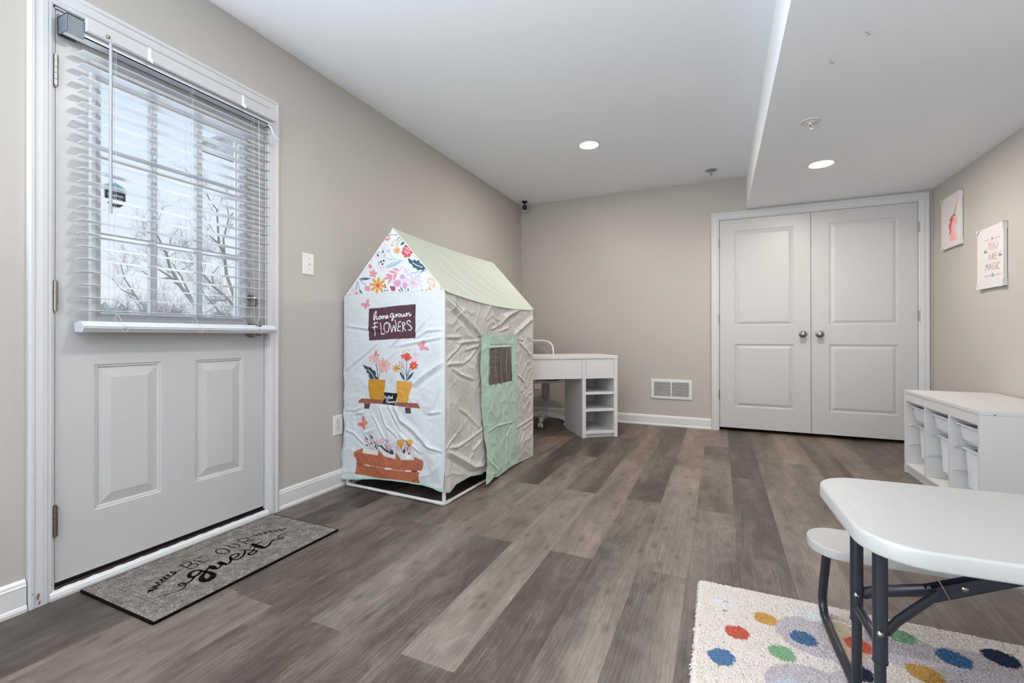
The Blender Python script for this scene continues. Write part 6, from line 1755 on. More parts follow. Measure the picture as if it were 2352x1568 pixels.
# door flap hanging in front of the side panel
FLX = np.array([.024, .10, .232, .426, .694, .80, .937])
FL0 = np.array([.367, .378, .394, .357, .337, .347, .353]); FL1 = np.array([.897, .885, .847, .847, .855, .862, .870])


def flap_pos(u, v):
    zb = np.interp(u, [0, .2, .42, .6, .8, 1], [.022, .036, .012, .022, .03, .024])
    z = zb + (.937 - zb) * v
    s = np.interp(z, FLX, FL0) * (1 - u) + np.interp(z, FLX, FL1) * u
    o = .020 + side_out(s, z) * .35 + .010 * perlin(u * 3.2, z * 3, 41) + .005 * perlin(u * 9 + z * 4, z * 5, 42) + .003 * (.5 - crumple(u * .5, z, .09, 43)) * 2
    o += fold(s, z, [(560, 60), (450, 130), (400, 180)], .02, .008) + fold(s, z, [(440, 330), (560, 345), (780, 335)], .014, .006) + fold(s, z, [(600, 600), (640, 480), (660, 330)], .02, .005) + fold(s, z, [(760, 300), (700, 250), (690, 60)], .018, .006)
    o += fold(s, z, [(440, 930), (446, 600), (440, 50)], .012, -.006) + fold(s, z, [(782, 930), (780, 600), (775, 60)], .012, -.006) + fold(s, z, [(440, 868), (780, 866)], .01, -.004)
    o += .022 * np.clip(1 - v / .35, 0, 1) * np.clip(1 - u / .5, 0, 1)
    o = np.maximum(o, side_out(s, z) + .003)
    return wpos(PB, E2, N2, s, z, o), s, z, o


flap = grid_obj('door_flap', 170, 300, lambda u, v: flap_pos(u, v)[0], M_MINT, tent, drop=lambda u, v: wh(*flap_pos(u, v)[1:3]))


def pane_pos(u, v):
    uu = (u * .36 + .17); 
    z = .612 + v * .247
    s = .446 + u * .325
    o = .018 + side_out(s, z) * .35 + .004 * np.sin(u * 26 + 2 * np.sin(v * 3)) + .003 * perlin(u * 8, v * 3, 6)
    return wpos(PB, E2, N2, s, z, o)


pn = grid_obj('window_pane', 120, 80, pane_pos, M_VINYL, flap)
mb = MB()
SBM = simple('faint_window_print', (168, 160, 152), .6)
for s_ in parse(WINTXT):
    P = [(a / 1000., b / 1000.) for a, b in s_[3]]
    uu = np.array([(a - .446) / .325 for a, b in P]); vv = np.array([(b - .612) / .247 for a, b in P])
    q = pane_pos(uu, vv); q[:, 0] += .0012
    mb.tube([tuple(p) for p in q], .0007, 4, caps=False)
mb.build('window_lettering', SBM, flap)

# tube frame
def pipe(name, p, q, r=.0092, conn=True):
    mb = MB()
    p, q = Vector(p), Vector(q); d = (q - p).normalized(); L = (q - p).length
    mb.tube([p, q], r, 12)
    if conn:
        for t in ((0.0,) if abs(d.z) > .9 else (0.0, L - .06)): mb.tube([p + d * t, p + d * (t + .06)], r * 1.22, 12)
        if L > .7 and abs(d.z) < .9: mb.tube([p + d * (L / 2 - .035), p + d * (L / 2 + .035)], r * 1.22, 12)
    return mb.build(name, M_PIPE, tent)


gz = .0118
cA, cB, cC, cD = [Vector((p[0], p[1], gz)) for p in (PA + E1 * .016 + np.array([0, .018]), PB + np.array([-.017, .018]), PC + np.array([-.017, -.016]), PD + E1 * .016 + np.array([0, -.016]))]
cA.x = .040; cD.x = .066
for p, q in ((cA, cB), (cB, cC), (cC, cD), (cD, cA)): pipe('base_tube', p, q)
for p, zt in ((cA, ZW), (cB, ZW), (cC, ZWB), (cD, ZWB)): pipe('corner_post', p, Vector((p.x, p.y, zt - .02)))
for p, q in ((cB, cC), (cD, cA)): pipe('eave_tube', Vector((p.x, p.y, ZW - .045)), Vector((q.x, q.y, ZW - .06)), conn=False)

# ------------------------------------------------------------------ doormat
mt = thing('doormat', 'grey woven doormat with black BE OUR guest lettering before the entrance door', 'doormat', (.26, 1.235, 0))
g = G('grey_woven_mat')
n1 = g.noise(g.scale(g.oc(), (1, .5, 1)), 420, 3, .75); n2 = g.noise(g.oc(), 34, 4, .6); n3 = g.noise(g.scale(g.oc(), (.3, 1, 1)), 330, 2, .7)
t = g.math('ADD', g.math('MULTIPLY', n1, .45), g.math('ADD', g.math('MULTIPLY', n2, .25), g.math('MULTIPLY', n3, .3)))
g.base(g.ramp(t, [(.3, (50, 46, 42)), (.44, (94, 87, 81)), (.55, (140, 132, 125)), (.66, (205, 197, 190))]))
g.set(Roughness=.95); g.b.inputs['Specular IOR Level'].default_value = .1
g.bump(g.math('ADD', n1, n3), .6, .003)
MX0, MX1, MY0, MY1 = .030, .488, .846, 1.628
mb = MB()
def mfr(x, y, d): return (x, y, .0085 + d)
rg = (MX0 + .006, MX1 - .006, MY0 + .006, MY1 - .006)
mb.add([mfr(rg[0], rg[2], 0), mfr(rg[1], rg[2], 0), mfr(rg[1], rg[3], 0), mfr(rg[0], rg[3], 0)], [(0, 1, 2, 3)])
for ins in (.055, .068):
    a, b, c_, d_ = rg[0] + ins, rg[1] - ins, rg[2] + ins, rg[3] - ins
    w_ = .0035
    for q in (((a, c_), (b, c_ + w_)), ((a, d_ - w_), (b, d_)), ((a, c_), (a + w_, d_)), ((b - w_, c_), (b, d_))):
        mb.add([mfr(q[0][0], q[0][1], .0005), mfr(q[1][0], q[0][1], .0005), mfr(q[1][0], q[1][1], .0005), mfr(q[0][0], q[1][1], .0005)], [(0, 1, 2, 3)], 1)
g2 = G('mat_border_line'); nn = g2.noise(g2.oc(), 300, 2)
g2.base(g2.ramp(nn, [(.35, (66, 61, 57)), (.65, (122, 116, 112))])); g2.set(Roughness=.95)
for s_ in parse(MAT):
    P = [Vector((a / 1000., b / 1000.)) for a, b in s_[4]]
    n = len(P); L = []; R_ = []
    for i, p in enumerate(P):
        tt = (P[min(i + 1, n - 1)] - P[max(i - 1, 0)])
        tt = tt.normalized() if tt.length > 1e-7 else Vector((1, 0))
        nn_ = Vector((-tt.y, tt.x)); f_ = i / max(1, n - 1)
        w0, w1, w2_ = s_[1], s_[2], s_[3]
        wd_ = (w0 + (w1 - w0) * min(1, f_ * 2) if f_ < .5 else w1 + (w2_ - w1) * (f_ - .5) * 2) / 1000. * .5 * .88 + .0006
        L.append(p + nn_ * wd_); R_.append(p - nn_ * wd_)
    vs = [(p.x, p.y, .0094) for p in L] + [(p.x, p.y, .0094) for p in R_]
    mb.add(vs, [(i, i + 1, n + i + 1, n + i) for i in range(n - 1)], 2)
mb.build('mat_surface', [g.m, g2.m, M_BLKINK], mt)
mb = MB(); slab(mb, [(p[0] + (MX0 + MX1) / 2, p[1] + (MY0 + MY1) / 2, 0) for p in rrect(MX1 - MX0, MY1 - MY0, .006, 3)], 0, .0084, .002)
mb.build('rubber_backing', simple('black_rubber', (12, 10, 9), .9, spec=.1), mt)

# ------------------------------------------------------------------ desk
dk = thing('desk', 'white desk with two flat drawers and an open three-shelf pedestal set across the corner', 'desk', (.433, 3.61, 0), math.radians(36.4), local=True)
DW, DD_, DH = 1.05, .50, .75
MB().box((-.002, -.004, .722), (DW + .002, DD_, DH), 0, .0012).build('desk_top', M_FURN, dk)
px = DW - .345
MB().box((px, 0, 0), (px + .0355, DD_ - .004, .7215), 0, .0012).build('side_panel', M_FURN, dk)
MB().box((DW - .0355, 0, 0), (DW, DD_ - .004, .7215), 0, .0012).build('side_panel', M_FURN, dk)
MB().box((0, 0, 0), (.0355, DD_ - .004, .7215), 0, .0012).build('side_panel', M_FURN, dk)
for z, y0 in ((.415, .004), (.26, .004), (.055, 0.0)):
    MB().box((px + .0355, y0, z - .022), (DW - .0355, DD_ - .02, z), 0, .001).build('shelf', M_FURN, dk)
MB().box((px + .0355, .02, .0), (DW - .0355, .035, .033)).build('plinth', M_FURN, dk)
bp_ = MB().box((px + .0355, DD_ - .02, .0), (DW - .0355, DD_ - .005, .7215)).build('back_panel', M_FURN, dk)
mb = MB(); mb.box((px + .12, DD_ - .03, .205), (px + .185, DD_ - .02, .225)); mb.box((px + .12, DD_ - .034, .195), (px + .135, DD_ - .02, .235)); mb.box((px + .17, DD_ - .034, .195), (px + .185, DD_ - .02, .235))
mb.build('cable_clip', M_BLACK, dk)
MB().box((px + .0375, .001, .540), (DW - .0375, .018, .7195), 0, .001).build('drawer', M_FURN, dk)
MB().box((.0375, .001, .540), (px - .002, .018, .7195), 0, .001).build('drawer', M_FURN, dk)
mb = MB(); mb.box((px + .0375, .018, .55), (DW - .0375, DD_ - .03, .56)); mb.box((px + .0375, DD_ - .05, .55), (DW - .0375, DD_ - .04, .70)); mb.build('drawer_box', M_FURN, dk)
MB().box((.0375, .018, .545), (px - .003, DD_ - .05, .555)).build('drawer_box', M_FURN, dk)

# ------------------------------------------------------------------ desk chair
ch = thing('desk_chair', 'white swivel desk chair with grey padded back standing behind the desk', 'chair', (.45, 4.56, 0), math.radians(-12), local=True)
M_GRYF = simple('grey_mesh_cloth', (150, 146, 142), .85, bump=.3, bscale=300)
M_WPL = simple('white_plastic', (226, 221, 216), .4)
M_GPL = simple('grey_plastic_cover', (172, 172, 176), .5)
# local +y faces the wall; backrest at -y towards the room
mb = MB(); bz = .50
pts = [(-.215, -.185, .56)]
for i in range(13):
    a = PI - PI * i / 12
    sx = 1 if math.cos(a) >= 0 else -1
    pts.append((.215 * sx * abs(math.cos(a)) ** .45, -.20 - .03 * math.sin(a), .78 + .105 * math.sin(a) ** .6))
pts.append((.215, -.185, .56))
mb.tube(pts, .0085, 10)
fr_ = mb.build('back_frame', M_WPL, ch)
def bk(u, v):
    x = (u - .5) * .40 * (1 - .35 * max(0, v - .75) / .25 * abs(2 * u - 1) ** 3)
    z = .56 + v * .295
    z -= .05 * max(0, (v - .7) / .3) * abs(2 * u - 1) ** 3
    return (x, -.20 - .02 * v + .03 * (abs(2 * u - 1) ** 2) - .01, z)
mb = MB(); mb.grid(bk, 20, 14); mb.grid(lambda u, v: (bk(u, v)[0], bk(u, v)[1] + .014, bk(u, v)[2]), 20, 14, flip=True)
mb.build('backrest', M_GRYF, ch)
mb = MB(); slab(mb, rrect(.44, .42, .12, 6), .475, .515, .018); mb.build('seat', simple('dark_seat_cloth', (60, 56, 54), .85), ch)
mb = MB(); slab(mb, rrect(.46, .44, .12, 6), .455, .478, .008); mb.build('seat_shell', M_WPL, ch)
MB().box((-.03, -.22, .44), (.03, .0, .455)).box((-.03, -.235, .44), (.03, -.22, .62)).build('back_bracket', M_WPL, ch)
MB().lathe([(.040, .455), (.044, .27), (.03, .265), (.024, .26), (.024, .12), (.04, .11), (.045, .075)][::-1], (0, 0, 0), 'z', 20).build('gas_column', M_GPL, ch)
for i in range(5):
    a = math.radians(-70 + 72 * i)
    mb = MB(); c_, s_2 = math.cos(a), math.sin(a)
    mb.prism([(.03, -.022, .085), (.245, -.016, .062), (.26, -.014, .062), (.26, -.014, .092), (.03, -.022, .128)], (0, .036, 0))
    mb.xf(Matrix.Rotation(a, 4, 'Z')); lg = mb.build('base_arm', M_WPL, ch)
    mb = MB()
    mb.tube([(.245 * c_, .245 * s_2, .06), (.245 * c_, .245 * s_2, .045)], .008, 8)
    nx, ny = -s_2, c_
    for o_ in (-.013, .013):
        p = Vector((.25 * c_ + nx * o_, .25 * s_2 + ny * o_, .0235))
        mb.tube([p - Vector((nx, ny, 0)) * .009, p + Vector((nx, ny, 0)) * .009], .0235, 14)
    mb.build('caster', M_WPL, lg)

# ------------------------------------------------------------------ storage unit with bins
SX0, SX1, SY0, SY1, SH = 3.287, 3.742, 2.955, 3.948, .56
su = thing('storage_unit', 'low white toy storage unit with three open bays of rails against the right wall', 'storage unit', ((SX0 + SX1) / 2, (SY0 + SY1) / 2, 0))
t_ = .018
MB().box((SX0, SY0, SH - t_), (SX1, SY1, SH), 0, .001).build('top_panel', M_FURN2, su)
yd = [SY0, SY0 + (SY1 - SY0 - t_) / 3, SY0 + 2 * (SY1 - SY0 - t_) / 3, SY1 - t_]
for i, y in enumerate(yd):
    z0 = 0 if i in (0, 3) else .062
    MB().box((SX0 if i in (0, 3) else SX0 + .002, y, z0), (SX1, y + t_, SH - t_ - .0005), 0, .001).build('side_panel' if i in (0, 3) else 'divider', M_FURN2, su)
MB().box((SX0 + .004, SY0 + t_, .046), (SX1 - .01, SY1 - t_, .062), 0, .0008).build('bottom_shelf', M_FURN2, su)
MB().box((SX0 + .012, SY0 + t_, 0), (SX0 + .026, SY1 - t_, .0455)).build('plinth', M_FURN2, su)
for i in range(3):
    MB().box((SX0 + .003, yd[i] + t_, .487), (SX0 + .018, yd[i + 1], SH - t_ - .0006), 0, .0008).build('top_rail', M_FURN2, su)
MB().box((SX1 - .008, SY0 + t_, .03), (SX1 - .004, SY1 - t_, SH - t_)).build('back_panel', M_FURN2, su)
RZ = (.452, .321, .19)
for i in range(3):
    for z in RZ:
        for yy, sg in ((yd[i] + t_, 1), (yd[i + 1], -1)):
            mb = MB()
            mb.prism([(SX0 + .014, yy, z), (SX0 + .034, yy, z + .009), (SX1 - .02, yy, z + .009), (SX1 - .02, yy, z + .0065), (SX0 + .036, yy, z + .0065), (SX0 + .02, yy, z), (SX0 + .036, yy, z - .0065), (SX1 - .02, yy, z - .0065), (SX1 - .02, yy, z - .009), (SX0 + .034, yy, z - .009)], (0, sg * .009, 0))
            mb.build('rail', M_WPL if 0 else M_FURN2, su)
for o_ in ((SY0, .425),):
    MB().lathe([(.004, 0), (.003, .001), (0, .0012)], (SX0 + .055, SY0, .545), 'y', 10, 0, -1).build('screw', M_NICKEL, su)
g = G('frosted_white_bin')
g.base(lin((224, 227, 231))); g.set(Roughness=.35)
M_BIN = g.m


def bin_obj(y0, y1, x0, zr, hgt, label):
    t = thing('storage_bin', label, 'storage bin', ((x0 + SX1) / 2, (y0 + y1) / 2, zr - hgt), group='white bins hung in the storage unit')
    x1 = SX1 - .028 if x0 < SX0 + .06 else SX1 - .012
    x1 = min(x1, x0 + .405)
    mb = MB()
    ya, yb = y0 + .011, y1 - .011
    def ring(ins, z, xi): return [(x0 + xi, ya + ins, z), (x1 - xi, ya + ins, z), (x1 - xi, yb - ins, z), (x0 + xi, yb - ins, z)]
    rg = [ring(.010, zr - .004, .012), ring(.016, zr - hgt + .02, .022), ring(.028, zr - hgt, .034), ring(.030, zr - hgt + .003, .036), ring(.018, zr - hgt + .021, .024), ring(.0125, zr - .003, .0145)]
    v_ = [p for q in rg for p in q]
    fs = [(a * 4 + k, a * 4 + (k + 1) % 4, (a + 1) * 4 + (k + 1) % 4, (a + 1) * 4 + k) for a in (0, 1) for k in range(4)] + [(11, 10, 9, 8), (12, 13, 14, 15)]
    fs += [(a * 4 + k, a * 4 + (k + 1) % 4, (a + 1) * 4 + (k + 1) % 4, (a + 1) * 4 + k) for a in (3, 4) for k in range(4)]
    mb.add(v_, fs)
    mb.build('tub', M_BIN, t)
    mb = MB()
    p = [(x0 + .008, ya + .006, zr), (x0 + .02, yb - .05, zr) if 0 else (x0 + .008, yb - .006, zr), (x1 - .008, yb - .006, zr), (x1 - .008, ya + .006, zr)]
    r0 = [(x0, ya, zr - .004), (x1, ya, zr - .004), (x1, yb, zr - .004), (x0, yb, zr - .004)]
    r1 = [(x0, ya, zr + .004), (x1, ya, zr + .004), (x1, yb, zr + .004), (x0, yb, zr + .004)]
    r2 = [(x0 + .014, ya + .0125, zr + .004), (x1 - .014, ya + .0125, zr + .004), (x1 - .014, yb - .0125, zr + .004), (x0 + .014, yb - .0125, zr + .004)]
    r3 = [(x0 + .014, ya + .0125, zr - .004), (x1 - .014, ya + .0125, zr - .004), (x1 - .014, yb - .0125, zr - .004), (x0 + .014, yb - .0125, zr - .004)]
    v_ = r0 + r1 + r2 + r3
    mb.add(v_, [(a * 4 + k, a * 4 + (k + 1) % 4, ((a + 1) % 4) * 4 + (k + 1) % 4, ((a + 1) % 4) * 4 + k) for a in range(4) for k in range(4)])
    mb.build('rim', M_BIN, t)


bay = ['nearest the picnic table', 'in the middle bay', 'nearest the closet']
for i in range(3):
    bin_obj(yd[i] + t_, yd[i + 1], SX0 + .026, RZ[0], .10, ['shallow white bin at the top of the storage bay nearest the picnic table', 'shallow white bin at the top of the middle storage bay', 'shallow white bin at the top of the storage bay nearest the closet'][i])
    bin_obj(yd[i] + t_, yd[i + 1], SX0 + [.050, .055, .058][i] , RZ[1], .225, ['deep white bin hung mid-height in the storage bay nearest the picnic table', 'deep white bin hung mid-height in the middle storage bay', 'deep white bin hung mid-height in the storage bay nearest the closet'][i])

# ------------------------------------------------------------------ canvases on the right wall
def canvas(label, y0, y1, z0, z1, txt, name='wall_canvas'):
    t = thing(name, label, 'picture', (WR - .012, (y0 + y1) / 2, z0))
    M_CV = simple('canvas_white', (214, 209, 207), .7, bump=.2, bscale=600)
    mb = MB().box((WR - .022, y0, z0), (WR - .003, y1, z1), 0, .0015)
    mats = [M_CV]; idx = {}
    for k_, s_ in enumerate(parse(txt)):
        if s_[1] not in idx:
            idx[s_[1]] = len(mats); mats.append(simple('ink_' + s_[1], s_[1], .7, var=.12, vscale=90))
        mi = idx[s_[1]]; x = WR - .0224 - k_ * .00004
        if s_[0] == 'p':
            from mathutils.geometry import tessellate_polygon
            P = [Vector((a / 1000., b / 1000., 0)) for a, b in s_[2]]
            for tri in tessellate_polygon([P]):
                mb.add([(x, P[i].x, P[i].y) for i in tri], [(0, 1, 2)], mi)
        else:
            P = [Vector((a / 1000., b / 1000.)) for a, b in s_[3]]
            n = len(P); vs = []
            for i, p in enumerate(P):
                tt = P[min(i + 1, n - 1)] - P[max(i - 1, 0)]; tt = tt.normalized() if tt.length > 1e-7 else Vector((1, 0))
                nn_ = Vector((-tt.y, tt.x)) * s_[2] * .0005
                vs += [(x, p.x + nn_.x, p.y + nn_.y), (x, p.x - nn_.x, p.y - nn_.y)]
            mb.add(vs, [(2 * i, 2 * i + 1, 2 * i + 3, 2 * i + 2) for i in range(n - 1)], mi)
    mb.build('canvas_print', mats, t)
    for yc, zc in ((y0, z0), (y1, z0), (y0, z1), (y1, z1)):
        dy = 1 if yc == y0 else -1; dz = 1 if zc == z0 else -1
        mb = MB(); a = .0015
        mb.box((WR - .025, yc - a * dy, zc - a * dz), (WR - .002, yc + a * .5 * dy, zc + .045 * dz)); mb.box((WR - .025, yc - a * dy, zc - a * dz), (WR - .002, yc + .045 * dy, zc + a * .5 * dz))
        mb.add([(WR - .0255, yc - a * dy, zc - a * dz), (WR - .0255, yc + .04 * dy, zc - a * dz), (WR - .0255, yc - a * dy, zc + .04 * dz)], [(0, 1, 2)])
        mb.build('corner_protector', simple('clear_corner', (210, 208, 208), .3), t)
    MB().box((WR - .0028, y0 + .01, z0 + .01), (WR - .0005, y1 - .01, z1 - .01)).build('backing', M_DARK, t)


canvas('white canvas with a pink-maned unicorn, nearer the closet', 4.403, 4.705, 1.603, 2.001, UNI)
canvas('white canvas reading YOU ARE MAGIC in coloured letters, above the storage unit', 3.84, 4.155, 1.240, 1.640, MAGIC)

# ------------------------------------------------------------------ rug
RX0, RX1, RY0, RY1 = 2.065, 3.46, .62, 1.838
rug = thing('rug', 'shaggy cream rug with coloured dots and lilac patches under the picnic table', 'rug', ((RX0 + RX1) / 2, (RY0 + RY1) / 2, 0))
NRX, NRY = 560, 480
rs = np.random.RandomState(7)
nvt = (NRX + 1) * (NRY + 1)
jx, jy, jz = rs.randn(nvt) * .0008, rs.randn(nvt) * .0008, rs.rand(nvt)


def rug_xy(u, v):
    return RX0 + (RX1 - RX0) * np.interp(u, [0, .75, 1], [0, .67, 1]), RY0 + (RY1 - RY0) * np.interp(v, [0, .25, 1], [0, .43, 1])


def rug_pos(u, v):
    x, y = rug_xy(u, v)
    e_ = np.minimum(np.minimum(x - RX0, RX1 - x), np.minimum(y - RY0, RY1 - y))
    h = .021 * np.sqrt(np.clip(e_ / .012, 0, 1))
    z = .002 + h * (.72 + .28 * jz) + .0015 * perlin(x * 25, y * 25, 2) * (h > .01)
    ex = (np.abs(u - .5) > .498) | (np.abs(v - .5) > .498)
    return np.stack([x + jx * (1 + 2 * ex), y + jy * (1 + 2.2 * ex), z], -1)


DOTS = [(2.150, 1.706, .036, 'e9e6e4'), (2.271, 1.661, .033, 'd9a13c'), (2.186, 1.55, .034, 'd1573a'), (2.142, 1.414, .036, '4f7bab'), (2.365, 1.602, .035, '446f9b'), (2.299, 1.502, .034, '84b489'),
        (2.508, 1.634, .036, 'cf5334'), (2.635, 1.735, .036, '7fae86'), (2.735, 1.676, .040, '33689e'), (2.854, 1.732, .040, '1e3150'), (2.638, 1.567, .040, 'cf9c3a'), (2.479, 1.50, .034, '22304c'), (2.406, 1.745, .035, 'e6e6e8'),
        (2.95, 1.62, .036, 'd1573a'), (3.02, 1.74, .034, 'd9a13c'), (3.12, 1.6, .036, '84b489'), (3.24, 1.72, .036, '4f7bab'), (2.82, 1.45, .036, 'd9a13c'), (2.2, 1.2, .036, 'd9a13c'), (2.45, 1.2, .036, '84b489'), (2.7, 1.15, .036, 'd1573a'), (3.0, 1.3, .036, '22304c'), (2.3, .95, .036, '4f7bab'), (2.9, .95, .036, '84b489'), (3.25, 1.1, .036, 'd1573a'), (2.15, .8, .034, 'd1573a'), (2.6, .8, .036, 'd9a13c')]
CL = [(2.40, 1.625, .105, .10), (2.47, 1.60, .07, .10), (2.62, 1.66, .10, .095), (2.80, 1.62, .16, .115), (2.95, 1.58, .14, .12), (2.36, 1.37, .115, .10), (2.48, 1.42, .09, .08), (3.1, 1.35, .15, .1), (2.5, .95, .15, .1), (3.0, .8, .15, .1)]


def rug_col(u, v):
    x, y = rug_xy(u, v); x = x + jx; y = y + jy
    n = perlin(x * 60, y * 60, 3) * .006 + rs.randn(len(x)) * .0018
    c = np.tile(np.array(lin('ece0d8')[:3]), (len(x), 1))
    m = np.zeros(len(x), bool)
    for cx, cy, rx, ry in CL: m |= ((x - cx) / rx) ** 2 + ((y - cy) / ry) ** 2 < 1 + n * 14
    c[m] = lin('cbc0c6')[:3]
    m = (((x - 2.478) / .052) ** 2 + ((y - 1.64) / .10) ** 2 < 1 + n * 14); c[m] = lin('d2bda2')[:3]
    m = (((x - 2.31) / .05) ** 2 + ((y - 1.345) / .055) ** 2 < 1 + n * 14); c[m] = lin('c6ccda')[:3]
    for cx, cy, r, cc in DOTS: c[np.hypot(x - cx, y - cy) + n < r] = lin(cc)[:3]
    for cx, cy, r in ((2.158, 1.716, .009), (2.152, 1.655, .006), (2.245, 1.463, .006), (2.135, 1.377, .005)): c[np.hypot((x - cx), y - cy) + n < r * .8] = lin('8a8078')[:3]
    gm = c.mean(1, keepdims=True); c = gm + (c - gm) * .86
    c *= (.68 + .14 * rs.rand(len(x)))[:, None]
    return np.concatenate([np.clip(c, 0, 1), np.ones((len(x), 1))], 1)


M_RUG = attr_mat('tufted_rug', .95, None)
grid_obj('pile', NRX, NRY, rug_pos, M_RUG, rug, rug_col)

# ------------------------------------------------------------------ picnic table
TZ, TH = .525, .036
pt = thing('picnic_table', "child's white folding picnic table with two benches and charcoal steel legs on the rug", 'picnic table', (2.775, 1.338, 0), math.radians(2.2), local=True)
mb = MB(); slab(mb, rrect(.77, .486, .11, 14), TZ - TH, TZ, .006)
tp = mb.build('table_top', M_HDPE, pt)
mb = MB()
M_ENG = simple('embossed_shadow_line', (196, 194, 192), .5)
lz = TZ + .0003
def seg(a, b, w=.0012):
    a, b = Vector(a), Vector(b); d = (b - a).normalized(); n_ = Vector((-d.y, d.x)) * w / 2
    mb.add([(a.x + n_.x, a.y + n_.y, lz), (b.x + n_.x, b.y + n_.y, lz), (b.x - n_.x, b.y - n_.y, lz), (a.x - n_.x, a.y - n_.y, lz)], [(0, 1, 2, 3)])
lx, ly = -.345, -.02
P = [(lx - .007, ly + .045), (lx + .009, ly + .045), (lx + .013, ly + .02), (lx + .015, ly), (lx + .013, ly - .02), (lx + .009, ly - .045), (lx - .007, ly - .045), (lx - .007, ly + .045)]
for a, b in zip(P, P[1:]): seg(a, b)
text_mesh('Lifetime', .015, lambda a, b, o: (lx - .002 + b * .9 - .001, ly - a * 1.05, lz), 0, mb)
mb.build('embossed_logo', M_ENG, tp)
for sg in (1, -1):
    mb = MB(); slab(mb, [(p[0], p[1] + sg * .362, 0) for p in rrect(.745, .185, .085, 12)], .27, .30, .005)
    mb.build('bench', M_HDPE, pt)
for ex in (-1, 1):
    X = ex * .320
    path = []
    for sg in (-1, 1):
        q = [(X, sg * .365, .272), (X, sg * .385, .21), (X, sg * .41, .14), (X, sg * .425, .09), (X, sg * .42, .058), (X, sg * .40, .040), (X, sg * .36, .034), (X, sg * .30, .033)]
        path += q if sg < 0 else q[::-1]
    MB().tube(path, .0124, 14).build('bench_frame', M_TUBE, pt)
    for y in (-.08, .08):
        mb = MB(); mb.tube([(X - ex * .0, y, .035), (X, y, .24)], .0110, 16)
        lg = mb.build('leg', M_TUBE, pt)
        mb = MB(); mb.tube([(X, y, .21), (X, y, TZ - TH + .004)], .0139, 18); mb.tube([(X, y, .209), (X, y, .2125)], .0146, 18)
        mb.build('leg_sleeve', M_TUBE, lg)
        if ex < 0:
            MB().lathe([(.007, 0), (.006, .004), (0, .006)], (X - .004, y - .0148, .278), 'y', 12, 0, -1).build('bolt', M_NICKEL, lg)
    MB().tube([(X, -.08, .245), (X, .08, .245)], .011, 10).build('cross_tube', M_TUBE, pt)
    # Y-shaped folding brace
    hx = X - ex * .125
    mb = MB()
    for y in (-.08, .08):
        mb.tube([(X + ex * -.012, y, .277), (X - ex * .035, y * .8, .297), (hx, y * .12, .347)], .0135, 8, flat=(1, .45))
    br = mb.build('brace_arm', M_TUBE, pt)
    mb = MB()
    e0 = Vector((hx + ex * .012, 0, .342)); e1 = Vector((hx - ex * .30, 0, TZ - TH + .002))
    d = (e1 - e0).normalized(); nrm = Vector((-d.z, 0, d.x)) * (1 if d.x > 0 else -1)
    w0 = .015
    for yo in (-.013, .011):
        mb.prism([e0 - nrm * w0 + Vector((0, yo, 0)), e1 - nrm * w0 * 1.25 + Vector((0, yo, 0)), e1 + nrm * w0 * .2 + Vector((0, yo, 0)), e0 + nrm * w0 + Vector((0, yo, 0))], (0, .002, 0))
    mb.prism([e0 - nrm * w0 + Vector((0, -.013, 0)), e1 - nrm * w0 + Vector((0, -.013, 0)), e1 - nrm * (w0 - .002) + Vector((0, -.013, 0)), e0 - nrm * (w0 - .002) + Vector((0, -.013, 0))], (0, .026, 0))
    bk_ = mb.build('brace_bracket', M_TUBE, pt)
    if ex < 0:
        p = e0 + d * .065
        MB().lathe([(.007, 0), (.0065, .002), (0, .003)], (p.x, -.0135, p.z), 'y', 14, 0, -1).build('rivet', M_NICKEL, bk_)
        p = e0 + d * .028
        MB().tube([p + nrm * .034 + Vector((0, -.012, 0)), p + nrm * .017 + Vector((0, -.016, 0)), p - nrm * .019 + Vector((0, -.016, 0)), p - nrm * .036 + Vector((0, -.012, 0))], .0016, 8).build('lock_ring', M_NICKEL, bk_)

# ------------------------------------------------------------------ outside
g = G('winter_grass'); nz = g.noise(g.oc(), .5, 5, .7)
g.base(g.ramp(nz, [(.35, (150, 140, 112)), (.6, (190, 180, 150))])); g.set(Roughness=.95)
mb = MB()
mb.grid(lambda u, v: (-90 + 89.8 * u, -60 + 140 * v, -.35 + (.0 if u > .9 else 1.0 * (1 - u / .9) * .9)), 30, 30)
tag(mb.build('ground', g.m), kind='structure')


def twig(mb, p, d, L, r, depth, rnd, n=5, spread=.55, grav=0.0):
    pts = [p]; q = Vector(p); dd = Vector(d)
    k = 4 if depth > 0 else 3
    for i in range(k):
        dd = (dd + Vector((rnd.gauss(0, .16), rnd.gauss(0, .16), rnd.gauss(0, .13) + .05 - grav * i))).normalized()
        q = q + dd * (L / k); pts.append(q.copy())
        if depth > 0 and i >= 0:
            for _ in range(2 if rnd.random() < .6 else 1):
                a = Vector((rnd.gauss(0, spread), rnd.gauss(0, spread), rnd.gauss(.15, spread)))
                twig(mb, q.copy(), (dd + a).normalized(), L * rnd.uniform(.45, .7), r * .5, depth - 1, rnd, n, spread, grav)
    mb.tube(pts, [r * (1 - .6 * i / k) for i in range(k + 1)], n if r > .012 else 3, caps=False)


